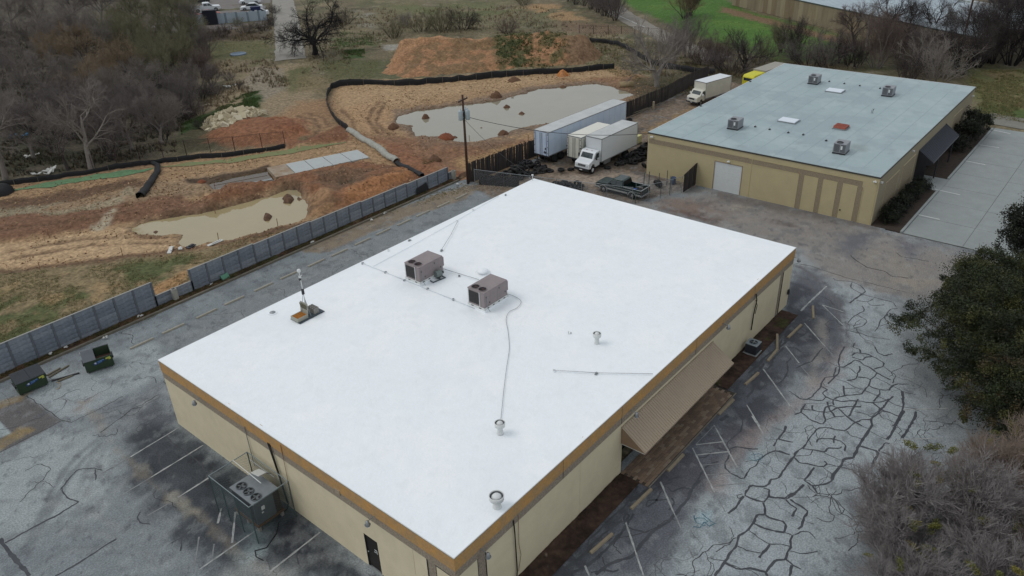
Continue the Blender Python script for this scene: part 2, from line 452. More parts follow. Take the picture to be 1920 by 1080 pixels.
# relief
far = np.clip((np.hypot(X - 50, Y - 60) - 90) / 120, 0, 1)
Z = -0.02 + (fbm(X, Y, 7, 31) - 0.5) * 0.5 + (fbm(X, Y, 1.5, 41) - 0.5) * 0.34 * (1 - far) + (fbm(X, Y, 0.6, 51, 3) - 0.5) * 0.10 * (1 - far)
Z = np.maximum(Z, -0.07)
def hump(px, h, soft, warp=.8, big=0.0, rough=0.5):
    idx, t = T.mask(W2(px), soft, warp, None, big)
    Z[idx] += t * h * (1 - rough / 2 + rough * fbm(X[idx], Y[idx], 1.8, 77))
hump([(380, 382), (440, 352), (520, 348), (600, 322), (690, 312), (760, 322), (780, 332), (700, 360), (600, 400), (585, 368), (545, 350), (480, 366), (400, 390)], 0.9, 1.3)
hump([(610, 350), (650, 335), (680, 345), (640, 370)], -0.5, 1.2)
hump([(120, 400), (330, 380), (400, 388), (330, 404), (160, 420)], 0.45, 1.0)
hump([(-40, 420), (90, 405), (160, 415), (60, 445), (-40, 455)], 0.45, 1.0)
hump([(400, 252), (450, 228), (560, 228), (580, 248), (440, 272)], 0.9, 1.8)
hump([(540, 275), (640, 245), (655, 255), (560, 282)], 0.4, .8)
hump([(250, 372), (400, 352), (400, 365), (270, 388)], 0.3, 1.0)
hump([(700, 265), (760, 290), (860, 325), (850, 335), (740, 305)], 0.4, 1.0)
hump([(760, 262), (900, 275), (960, 262), (950, 272), (820, 290)], 0.3, 1.0)
hump([(1100, 205), (1180, 185), (1190, 190), (1030, 260), (990, 275)], 0.3, 1.0)
# tyre ruts round the pond bend
for pts in ([(712, 190), (700, 205), (690, 225), (705, 245), (740, 265)], [(722, 192), (712, 210), (705, 228), (722, 246), (760, 262)], [(640, 205), (660, 225), (670, 250)],
            [(560, 218), (590, 222), (600, 240), (585, 258)], [(575, 212), (605, 218), (618, 236)], [(600, 350), (700, 330), (760, 320)], [(600, 362), (690, 345), (750, 332)],
            [(20, 470), (160, 446), (330, 445)], [(30, 482), (170, 458), (330, 455)], [(0, 440), (180, 414), (260, 400)], [(430, 440), (560, 400), (640, 382)]):
    idx, t = T.mask(W2(pts), .25, .25, .22)
    Z[idx] -= t * 0.09
    T.poly(pts, (96, 70, 50), .7, .3, .35, width=.28)
POND1 = [(747, 220), (780, 208), (853, 197), (927, 190), (1007, 168), (1073, 160), (1120, 157), (1173, 170), (1187, 176), (1150, 192), (1090, 207), (1033, 227),
         (973, 238), (940, 250), (893, 262), (860, 262), (820, 253), (783, 252), (773, 245), (777, 233), (750, 229)]
POND2 = [(246, 427), (281, 413), (342, 403), (370, 401), (393, 395), (444, 382), (505, 366), (541, 353), (562, 358), (576, 382), (566, 407), (546, 417), (505, 427),
         (444, 443), (413, 449), (383, 454), (348, 461), (336, 453), (342, 439), (291, 437), (260, 439)]
TRENCH = [(392, 343), (440, 330), (503, 318), (513, 336), (505, 341), (450, 350), (403, 357)]
WL = -0.13
for pts, soft, warp in ((POND1, .7, .5), (POND2, .45, .45), (TRENCH, .3, .15), ([(640, 344), (662, 343), (662, 350), (641, 351)], .2, .2), ([(538, 356), (556, 354), (560, 366), (540, 368)], .25, .3)):
    T.poly(pts, (104, 84, 64), .8, soft + 1.3, warp + .5)
    T.poly(pts, (80, 64, 50), .8, soft + .3, warp * .8 + .1)
    idx, t = T.mask(W2(pts), soft, warp)
    Z[idx] = Z[idx] * (1 - t) - 0.42 * t
# mud islands
for cx, cy, rx, ry in ((501, 407, 7, 6), (541, 372, 13, 9), (560, 372, 6, 4), (292, 433, 4, 2)):
    hump([(cx - rx, cy), (cx - rx * .5, cy - ry), (cx + rx * .6, cy - ry * .8), (cx + rx, cy), (cx + rx * .3, cy + ry), (cx - rx * .6, cy + ry * .8)], .62, .3, .3)
    T.poly([(cx - rx, cy - ry), (cx + rx, cy - ry), (cx + rx, cy + ry), (cx - rx, cy + ry)], (92, 66, 48), .9, .4, .3)
# level ground under the paved lots and the buildings
d = np.minimum(sdist(X, Y, [(-40, -45), (57, -45), (57, -12), (97, -12), (97, 1), (97, 36.5), (47, 36.9), (41, 40.9), (-40, 40.9)]), 1e3)
t = np.clip(0.5 - (d + .3) / 0.8, 0, 1)
Z = Z * (1 - t) - 0.12 * t
T.C[:] = (T.C * .80 + T.C.mean(-1, keepdims=True) * np.array([1.06, 1.0, .88]) * .20) * 1.07
V = np.stack([X, Y, Z], -1).reshape(-1, 3)
m_soil = mat('soil', (0, 0, 0), 0.93, var=.30, scale=1.3, bump=.9, bscale=6, attr=True, spec=.2, fine=.42)
o = link('terrain', np_mesh('terrain', V, grid_faces(len(gx), len(gy)), T.C.reshape(-1, 3), True), m_soil)
o['kind'] = 'structure'

TZX, TZY, TZ = gx, gy, Z
def tz(x, y):
    i = min(max(int(np.searchsorted(TZX, x)) - 1, 0), len(TZX) - 2); j = min(max(int(np.searchsorted(TZY, y)) - 1, 0), len(TZY) - 2)
    a = (x - TZX[i]) / (TZX[i + 1] - TZX[i]); b = (y - TZY[j]) / (TZY[j + 1] - TZY[j])
    return float((TZ[i, j] * (1 - a) + TZ[i + 1, j] * a) * (1 - b) + (TZ[i, j + 1] * (1 - a) + TZ[i + 1, j + 1] * a) * b)
def drape(name, P, wd, m, lift=.04, ncol=5, step=.8, ragged=.08, kind='structure', level=False, taper=False):
    P = [Vector(p) for p in P]; Q = [P[0]]
    for a, b in zip(P[:-1], P[1:]):
        n = max(1, int((b - a).length / step))
        for i in range(1, n + 1): Q.append(a.lerp(b, i / n))
    V = []; F = []
    for i, q in enumerate(Q):
        d = (Q[min(i + 1, len(Q) - 1)] - Q[max(i - 1, 0)]).normalized(); nn = Vector((-d.y, d.x))
        h = wd / 2 * (1 + ragged * 2 * (vnoise(np.array(q.x * .7), np.array(q.y * .7), 3) - .5))
        if taper: h *= min(1, .15 + 4 * min(i, len(Q) - 1 - i) / len(Q))
        zc = tz(q.x, q.y)
        for c in range(ncol):
            v = q + nn * (c / (ncol - 1) * 2 - 1) * float(h)
            V.append((v.x, v.y, (zc if level else tz(v.x, v.y)) + lift))
    for i in range(len(Q) - 1):
        for c in range(ncol - 1):
            k = i * ncol + c; F.append((k, k + ncol, k + ncol + 1, k + 1))
    o = link(name, np_mesh(name, V, F, None, True), m); o['kind'] = kind
    if o.data.polygons[0].normal.z < 0: o.data.flip_normals()
    return o
# big spoil heap
def heap(name, pts, h, step, rgb, layers=(), soft=2.2, z0=-.15, ridge=None, seed=3):
    P = np.array(W2(pts)); x0, y0 = P.min(0) - 3; x1, y1 = P.max(0) + 3
    x, y = np.meshgrid(np.arange(x0, x1, step), np.arange(y0, y1, step), indexing='ij')
    d = sdist(x, y, P) + (fbm(x, y, 3, seed) - .5) * 1.8
    t = np.clip(-d / soft, 0, 1); t = t * t * (3 - 2 * t)
    hh = h * (.55 + .7 * fbm(x, y, 7, seed + 3)) * (.8 + .45 * fbm(x, y, 1.6, seed + 4, 4))
    if ridge:
        R = sdist(x, y, np.array(W2(ridge)), False); hh = hh * np.clip(1.15 - R / (soft * 3.2), .35, 1.15)
    z = z0 + t * hh
    p = Painter(x, y, rgb)
    for a in layers: p.poly(*a[0], **a[1])
    p.C[:] = (p.C * .80 + p.C.mean(-1, keepdims=True) * .20) * 1.04
    F = grid_faces(*x.shape, keep=(d[:-1, :-1] < .6))
    Vv, Ff, Cc = compact(np.stack([x, y, z], -1).reshape(-1, 3), F, p.C.reshape(-1, 3))
    o = link(name, np_mesh(name, Vv, Ff, Cc, True), m_soil); o['kind'] = 'structure'; return o
heap('dirt_mound', [(706, 137), (745, 95), (790, 72), (830, 68), (900, 78), (980, 72), (1060, 80), (1120, 88), (1140, 105), (1100, 122), (980, 128), (860, 140), (760, 147)],
     3.1, .24, (150, 106, 66), soft=3.6, ridge=[(770, 108), (880, 104), (1000, 100), (1100, 102)], layers=[
    (([(700, 140), (760, 70), (900, 80), (1000, 75), (1000, 95), (860, 100), (760, 118)], (160, 118, 76)), dict(a=.8, soft=1.5, warp=1.5)),
    (([(740, 140), (800, 108), (930, 98), (1000, 110), (960, 132), (820, 146)], (118, 92, 58)), dict(a=.85, soft=1, warp=1.5, gate=(1.6, .4, 90))),
    (([(930, 70), (990, 72), (1000, 128), (940, 132), (925, 100)], (66, 76, 40)), dict(a=.85, soft=1, warp=1.2, gate=(1.5, .43, 91))),
    (([(1005, 80), (1060, 82), (1070, 122), (1010, 128)], (86, 84, 48)), dict(a=.8, soft=1, warp=1.2, gate=(1.5, .46, 92))),
    (([(1060, 80), (1150, 85), (1150, 118), (1060, 122)], (112, 88, 62)), dict(a=.8, soft=1, warp=1.2))])
o = heap('dirt_pile', [(1040, 140), (1048, 132), (1062, 132), (1072, 142), (1055, 150), (1042, 148)], 1.3, .2, (172, 112, 58), soft=1.6)

# water
def water(name, pts, rgb, z=WL, off=1.0, rough=.03):
    P = [Vector(p) for p in W2(pts)]; c = sum(P, Vector((0, 0))) / len(P)
    Q = [p + (p - c).normalized() * off for p in P]
    b = MB(); b.add([(q.x, q.y, z) for q in Q], [tuple(range(len(Q)))])
    m = mat(name + '_water', rgb, rough, var=.06, scale=.15, bump=.02, bscale=1.2, spec=.5)
    me = b.mesh(name); o = link(name, me, m)
    if o.data.polygons[0].normal.z < 0: o.data.flip_normals()
    o['kind'] = 'structure'; return o
water('pond', POND1, (136, 131, 114))
water('flooded_cut', POND2, (154, 140, 106), WL + .002, .7)
water('trench_water', TRENCH, (70, 52, 24), WL - .002, .2)
water('puddle', [(640, 344), (662, 343), (662, 350), (641, 351)], (150, 138, 110), WL + .004, .5)
water('puddle', [(538, 356), (556, 354), (560, 366), (540, 368)], (150, 138, 110), WL + .006, .1)

# ================================================================= PAVEMENTS
YARD = [tuple(at(*q)[:2]) for q in ((880, 348), (1010, 300))] + [(56, 37.2), (97.5, 36.7), (97.5, 23.8), (56, 23.8), (56.2, 17.4), (48.2, 20.4), (44, 26), (41, 34)]
ax_ = axis((-30, -14, 1), (-14, 40, .16), (40, 98, .27)); ay_ = axis((-48, -22, 1), (-22, 39.6, .17))
X, Y = np.meshgrid(ax_, ay_, indexing='ij')
A = Painter(X, Y, (104, 109, 111)); A.fw = 1.5; A.n3 = fbm(X, Y, .55, 23, 4) - .5
A.speckle((84, 88, 91), 5, .52, 101, .6, .12).speckle((122, 126, 127), 3, .56, 102, .5, .1)
# north side between the buildings
A.poly([(1180, 380), (1340, 360), (1640, 430), (1860, 490), (1900, 560), (1680, 600), (1560, 540), (1500, 470), (1000, 330)], (106, 101, 96), .9, 1.5, 1.2)
A.poly([(1240, 390), (1300, 395), (1345, 410), (1330, 420), (1260, 400)], (74, 58, 50), .85, .8, .9)
A.poly([(1230, 372), (1330, 380), (1360, 400), (1250, 395)], (96, 80, 70), .7, 1.2, 1)
A.poly([(1375, 385), (1400, 388), (1392, 396), (1372, 392)], (126, 117, 104), .6, .5, .6)
A.poly([(1380, 410), (1450, 418), (1470, 438), (1400, 430)], (114, 105, 95), .6, .8, .8, gate=(2, .4, 110))
A.poly([(1440, 410), (1480, 415), (1500, 428), (1455, 420)], (76, 68, 64), .7, .4, .5)
A.poly([(1570, 440), (1640, 435), (1640, 460), (1600, 480), (1560, 470)], (72, 74, 80), .75, .9, 1)
A.poly([(1680, 450), (1740, 455), (1730, 480), (1700, 488), (1680, 470)], (78, 78, 84), .7, .8, .8)
A.poly([(1605, 470), (1680, 462), (1710, 500), (1760, 520), (1720, 530), (1640, 500)], (112, 107, 99), .6, .8, .9, gate=(1.8, .4, 111))
A.poly([(1430, 440), (1500, 455), (1560, 470), (1555, 482), (1490, 462)], (64, 64, 68), .7, .6, .9, gate=(1, .45, 112))
A.poly([(1660, 515), (1740, 530), (1730, 545), (1650, 525)], (120, 112, 99), .5, .5, .8)
A.poly([(1340, 358), (1650, 424), (1650, 434), (1340, 372)], (82, 76, 72), .7, .6, .6)
# right lot: paler sealed field further out, dark stained bays along the building
A.poly([(1500, 515), (1640, 545), (1740, 570), (1800, 800), (1620, 900), (1560, 1080), (1200, 1080), (1290, 960), (1420, 830), (1520, 740), (1580, 650)], (124, 130, 132), .85, 1.0, 1.0)
A.poly([(1474, 600), (1482, 520), (1530, 505), (1575, 560), (1595, 640), (1560, 700), (1500, 750), (1420, 820), (1340, 900), (1290, 960), (1230, 1090), (960, 1090), (1190, 905), (1350, 740)], (69, 71, 76), .92, .8, .9)
A.poly([(1474, 600), (1482, 530), (1530, 540), (1560, 620), (1540, 690), (1480, 740), (1420, 800), (1360, 800)], (52, 53, 58), .8, .5, 1.1, gate=(2, .42, 113))
A.poly([(1230, 850), (1400, 800), (1400, 850), (1290, 940), (1220, 900)], (64, 62, 66), .7, .8, 1, gate=(2, .40, 114))
A.poly([(1440, 600), (1200, 905), (1000, 1090), (1060, 1090), (1250, 900), (1480, 620)], (50, 51, 55), .75, .35, .9, gate=(1.5, .42, 115))
A.poly([(1585, 655), (1560, 700), (1500, 748), (1440, 800), (1370, 860), (1340, 920)], (122, 112, 108), .55, .5, .6, width=.35)
A.poly([(1500, 700), (1520, 730), (1480, 760), (1470, 730)], (128, 134, 136), .5, .6, .8)
A.poly([(1540, 600), (1545, 640), (1530, 680), (1520, 720)], (126, 122, 116), .5, .4, .4, width=.3)
for pts in ([(1500, 500), (1545, 530), (1575, 570), (1588, 610), (1588, 650)], [(1492, 498), (1520, 512), (1558, 560), (1575, 600), (1580, 650)], [(1490, 510), (1520, 535), (1535, 560)]):
    A.poly(pts, (78, 76, 78), .65, .12, .12, width=.14)
# left lane and forecourt
A.poly([(-200, 1200), (-40, 700), (0, 780), (240, 650), (440, 540), (640, 440), (860, 360), (1000, 335), (300, 680), (330, 800), (700, 1090)], (98, 103, 105), .9, .8, .6)
A.poly([(-60, 860), (0, 850), (120, 800), (250, 850), (180, 960), (60, 1000), (-60, 1000)], (122, 127, 127), .8, 1.2, 1)
A.poly([(48, 742), (100, 700), (200, 665), (300, 640), (312, 700), (230, 745), (120, 792)], (120, 125, 126), .85, .4, .4)
A.poly([(300, 640), (450, 560), (650, 460), (860, 375), (960, 345), (700, 480), (320, 670)], (98, 101, 102), .8, .8, .8)
A.poly([(560, 470), (700, 405), (860, 352), (900, 345), (880, 372), (760, 410), (600, 478)], (104, 92, 76), .9, .35, .5)
A.poly([(330, 800), (300, 740), (250, 770), (225, 830), (240, 900), (330, 990), (450, 1090), (720, 1090)], (46, 49, 53), .95, 1.0, 1.1)
A.poly([(330, 800), (290, 800), (270, 850), (380, 930), (500, 1040), (690, 1090)], (32, 34, 38), .75, .9, 1.1, gate=(2.2, .38, 116))
A.poly([(180, 760), (300, 720), (320, 790), (240, 800)], (84, 86, 90), .6, 1, 1)
A.poly([(-60, 770), (0, 762), (48, 742), (118, 790), (0, 850), (-60, 880)], (74, 71, 70), .95, .1, .12)
A.poly([(-60, 850), (0, 822), (40, 800), (66, 806), (0, 846), (-60, 880)], (104, 90, 64), .9, .15, .25)
A.poly([(-60, 820), (0, 790), (22, 812), (0, 822), (-60, 850)], (126, 134, 134), .9, .08, .1)
A.poly([(-60, 760), (0, 752), (60, 735), (40, 750), (0, 765), (-60, 775)], (104, 90, 66), .8, .3, .3)
A.poly([(150, 755), (180, 780), (215, 840), (250, 870), (285, 905), (330, 940), (380, 970), (430, 1020), (520, 1085)], (112, 104, 92), .42, .25, .45, width=.22)
A.poly([(320, 915), (350, 930), (372, 960), (345, 975), (322, 940)], (124, 120, 108), .5, .25, .4)
A.poly([(470, 1030), (560, 1090), (420, 1090)], (118, 120, 118), .7, .8, .8)
A.poly([(465, 975), (500, 980), (495, 1040), (460, 1050), (450, 1030)], (118, 132, 134), .45, .6, .6)
for k, pts in enumerate(([(178, 828), (150, 850), (122, 880), (100, 915), (70, 980), (40, 1040)], [(190, 832), (160, 858), (134, 888), (112, 925), (80, 985), (52, 1040)])):
    A.poly(pts, (78, 82, 84), .6, .15, .15, width=.16)
for pts in ([(0, 940), (60, 935), (140, 945), (230, 990)], [(0, 1010), (90, 985), (200, 1000), (300, 1050)], [(40, 1080), (120, 1030), (220, 1020)], [(250, 745), (200, 800), (175, 850), (150, 920)], [(262, 748), (212, 804), (187, 856), (160, 930)],
            [(330, 700), (270, 745), (200, 770)], [(420, 560), (520, 520), (640, 470)], [(430, 572), (530, 530), (650, 478)], [(120, 820), (240, 770), (300, 730)], [(90, 1000), (180, 950), (240, 880)], [(560, 500), (600, 475), (660, 455), (720, 430)]):
    A.poly(pts, (82, 85, 86), .4, .18, .3, width=.14)
    A.poly([(x + 9, y + 7) for x, y in pts], (126, 128, 126), .25, .2, .3, width=.12)
A.poly([(470, 880), (560, 940), (620, 1010), (700, 1060), (690, 1090), (560, 1040), (480, 980)], (92, 94, 94), .5, .5, 1.0, gate=(1.2, .5, 170))
A.poly([(130, 770), (170, 745), (165, 760), (140, 780)], (98, 84, 70), .6, .5, .6)
A.poly([(1310, 960), (1334, 957), (1334, 985), (1305, 985)], (116, 136, 142), .5, .25, .3)
A.poly([(1400, 845), (1430, 850), (1425, 865), (1400, 862)], (116, 136, 142), .4, .25, .3)
# tree shade painted into the asphalt colour below the evergreen crowns
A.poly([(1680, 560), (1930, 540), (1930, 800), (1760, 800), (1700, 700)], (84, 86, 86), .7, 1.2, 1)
# dirt yard behind, pale spots
A.poly(YARD, (96, 84, 72), 1, .5, .6, px=False)
A.poly(YARD, (74, 66, 58), .8, .5, .6, px=False, gate=(3, .48, 117))
A.poly([(1200, 250), (1300, 200), (1240, 240), (1215, 255)], (120, 98, 64), .7, .8, 1)
A.poly([(1030, 330), (1150, 320), (1210, 330), (1200, 352), (1100, 345)], (124, 112, 100), .7, .6, .7)
A.poly([(1205, 330), (1330, 358), (1280, 365), (1180, 350)], (104, 100, 96), .7, .5, .5)
cx, cy = np.meshgrid((ax_[1:] + ax_[:-1]) / 2, (ay_[1:] + ay_[:-1]) / 2, indexing='ij')
inb = ((cx > .4) & (cx < 37.2) & (cy > .4) & (cy < 24.8)) | ((cx > 56.6) & (cx < 93) & (cy > -.1) & (cy < 23.6)) | ((cx > 56.0) & (cy < -1.8)) | (cx < -25)
over = (cx > 43) & (cy > 37.2)
yard = (sdist(cx, cy, YARD) < 0) & ~inb & ~over
lot = ~yard & ~inb & ~over & ~((cx > 56.2) & (cy > -1.8))
m_asph = mat('asphalt', (0, 0, 0), 0.9, var=.13, scale=1.1, bump=.5, bscale=22, attr=True, spec=.25, fine=.38)
A.speckle((70, 73, 76), .9, .60, 161, .38, .06).speckle((128, 131, 130), .7, .62, 162, .18, .06).speckle((58, 60, 64), .35, .70, 163, .5, .05)
A.C[:] = np.minimum(A.C * 1.54, .5)
Zr = (fbm(X, Y, 1.3, 131) - .5) * .10 + (fbm(X, Y, .5, 132, 3) - .5) * .05
dd = sdist(X, Y, YARD); Zr = np.where(dd < -.5, Zr, 0)
V = np.stack([X, Y, Zr], -1).reshape(-1, 3)
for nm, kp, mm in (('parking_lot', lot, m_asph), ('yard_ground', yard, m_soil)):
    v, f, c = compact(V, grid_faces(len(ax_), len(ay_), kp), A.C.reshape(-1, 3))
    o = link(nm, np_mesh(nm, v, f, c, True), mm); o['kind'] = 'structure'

# concrete forecourt of the second building, in cast slabs
m_conc = mat('concrete', (136, 141, 139), .85, var=.10, scale=.7, bump=.15, bscale=18, fine=.08)
m_concd = mat('concrete_dirty', (118, 112, 102), .9, var=.2, scale=1.5, bump=.3, bscale=18)
m_kerb = mat('kerb_concrete', (112, 106, 94), .9, var=.22, scale=2.0, bump=.4, bscale=12)
co = bpy.data.objects.new('concrete_forecourt', None); COL.objects.link(co); co['kind'] = 'structure'
for i in range(8):
    for j in range(4):
        x0 = 56.1 + i * 4.75; y0 = -3.3 - j * 5.0
        MB().bb((x0 + .02, y0 - 4.97, -.1), (x0 + 4.73, y0 - .0, .012 + .004 * ((i + j) % 2))).build('slab', m_conc, co)
MB().bb((56.1, -3.27, -.1), (68.5, -3.05, .14)).build('kerb', m_conc, co)
MB().bb((72.5, -3.27, -.1), (93.6, -3.05, .14)).build('kerb', m_conc, co)
MB().bb((68.5, -3.28, -.1), (72.5, -.5, .013)).build('slab', m_conc, co)
bx = MB().bb((56.1, -3.03, -.1), (68.45, -.45, .03)).bb((72.55, -3.03, -.1), (93.6, -.45, .03)).build('planting_bed', mat('bed_soil', (56, 46, 38), .95, var=.3, scale=2, bump=.6, bscale=8))
bx['kind'] = 'structure'
# far street beyond the second building
m_road = mat('road', (118, 116, 108), .9, var=.14, scale=.7, bump=.2, bscale=20, fine=.1)
drape('street', [at(1846, 219)[:2], at(1920, 232)[:2], at(2300, 296)[:2]], 4.6, m_road, .06, 7, .8, .0)
drape('road', W2([(1120, -8), (1165, 27), (1215, 55), (1275, 84), (1350, 112)]), 5.0, mat('old_road', (128, 122, 112), .9, var=.15, scale=.8, bump=.3, bscale=10), .06, 7, .8, .08)
drape('track', W2([(533, -60), (530, 0), (540, 60), (545, 112)]), 5.6, mat('old_track', (136, 132, 124), .9, var=.16, scale=.6, bump=.3, bscale=10), .06, 7, .8, .06)
drape('road_edge_line', W2([(1158, 29), (1210, 52)]), .16, mat('white_paint', (198, 200, 198), .7, var=.08), .10, 3)
drape('grass_mat', W2([(18, 357), (80, 350), (150, 338), (220, 329), (288, 318)]), 1.7, mat('green_mat', (96, 128, 92), .95, var=.25, scale=2.2, bump=.6, bscale=12), .05, 7, .5, .3, taper=True)
drape('grass_mat', W2([(302, 314), (370, 309), (430, 302), (500, 290), (560, 282), (615, 272), (650, 266)]), 1.5, mat('green_mat_faded', (104, 124, 82), .95, rgb2=(126, 114, 80), scale=1.6, bump=.6, bscale=12), .05, 7, .5, .35, taper=True)
# kerb along the west lane, weedy strip behind it
MB().bb((-30, 39.62, -.1), (42.3, 39.82, .16)).build('kerb', m_kerb)['kind'] = 'structure'
sx = axis((-30, -8, 1), (-8, 46, .22)); sy = axis((39.82, 40.85, .16))
X, Y = np.meshgrid(sx, sy, indexing='ij')
p = Painter(X, Y, (84, 62, 46)); p.speckle((62, 68, 38), 1.5, .56, 141, .8).speckle((44, 36, 30), 1.1, .55, 142, .8).speckle((116, 96, 70), .7, .62, 143, .7)
Zs = .1 + (fbm(X, Y, .9, 144) - .3) * .22
o = link('planting_strip', np_mesh('planting_strip', np.stack([X, Y, Zs], -1).reshape(-1, 3), grid_faces(len(sx), len(sy)), p.C.reshape(-1, 3), True), m_soil); o['kind'] = 'structure'
# mulch bed along the east wall
for nm, x0, x1 in (('mulch_bed', -2, 13.45), ('mulch_bed', 24.5, 36.4)):
    X, Y = np.meshgrid(axis((x0, x1, .13)), axis((-1.35, -.02, .13)), indexing='ij')
    p = Painter(X, Y, (66, 51, 43)); p.speckle((48, 37, 31), 1.2, .5, 151, .8).speckle((60, 62, 34), 1.0, .68, 152, .8).speckle((150, 138, 122), .22, .83, 153, .8, .03)
    o = link(nm, np_mesh(nm, np.stack([X, Y, .03 + (fbm(X, Y, .5, 155) - .3) * .12], -1).reshape(-1, 3), grid_faces(*X.shape), p.C.reshape(-1, 3), True), m_soil); o['kind'] = 'structure'
# brick walk under the awning: every brick its own piece
walk = MB().bb((13.45, -1.95, -.1), (24.5, -.03, .005)).build('brick_walk', mat('joint_sand', (70, 62, 54), .95)); walk['kind'] = 'structure'
mb1 = [mat('brick_a', (128, 108, 90), .85, var=.14, scale=4, bump=.3, bscale=30), mat('brick_b', (112, 94, 80), .85, var=.14, scale=4, bump=.3, bscale=30), mat('brick_c', (138, 122, 104), .85, var=.12, scale=4, bump=.3)]
bme = []
for k in range(3):
    b_ = MB().box((0, 0, 0), (.385, .185, .05)).mesh('brick'); b_.materials.append(mb1[k]); bme.append(b_)
rb = random.Random(4); nb = 0; rest = MB()
for j in range(9):
    for i in range(28):
        x = 13.66 + i * .395 + (.2 if j % 2 else 0); y = -.14 - j * .2
        if x > 24.3: continue
        o = bpy.data.objects.new('brick', bme[rb.choice((0, 0, 1, 1, 2))]); COL.objects.link(o); o.parent = walk
        o.location = (x, y, .004 + rb.uniform(0, .006)); nb += 1
MB().bb((13.45, -1.97, .0), (24.5, -1.9, .04)).build('edging', m_concd, walk)
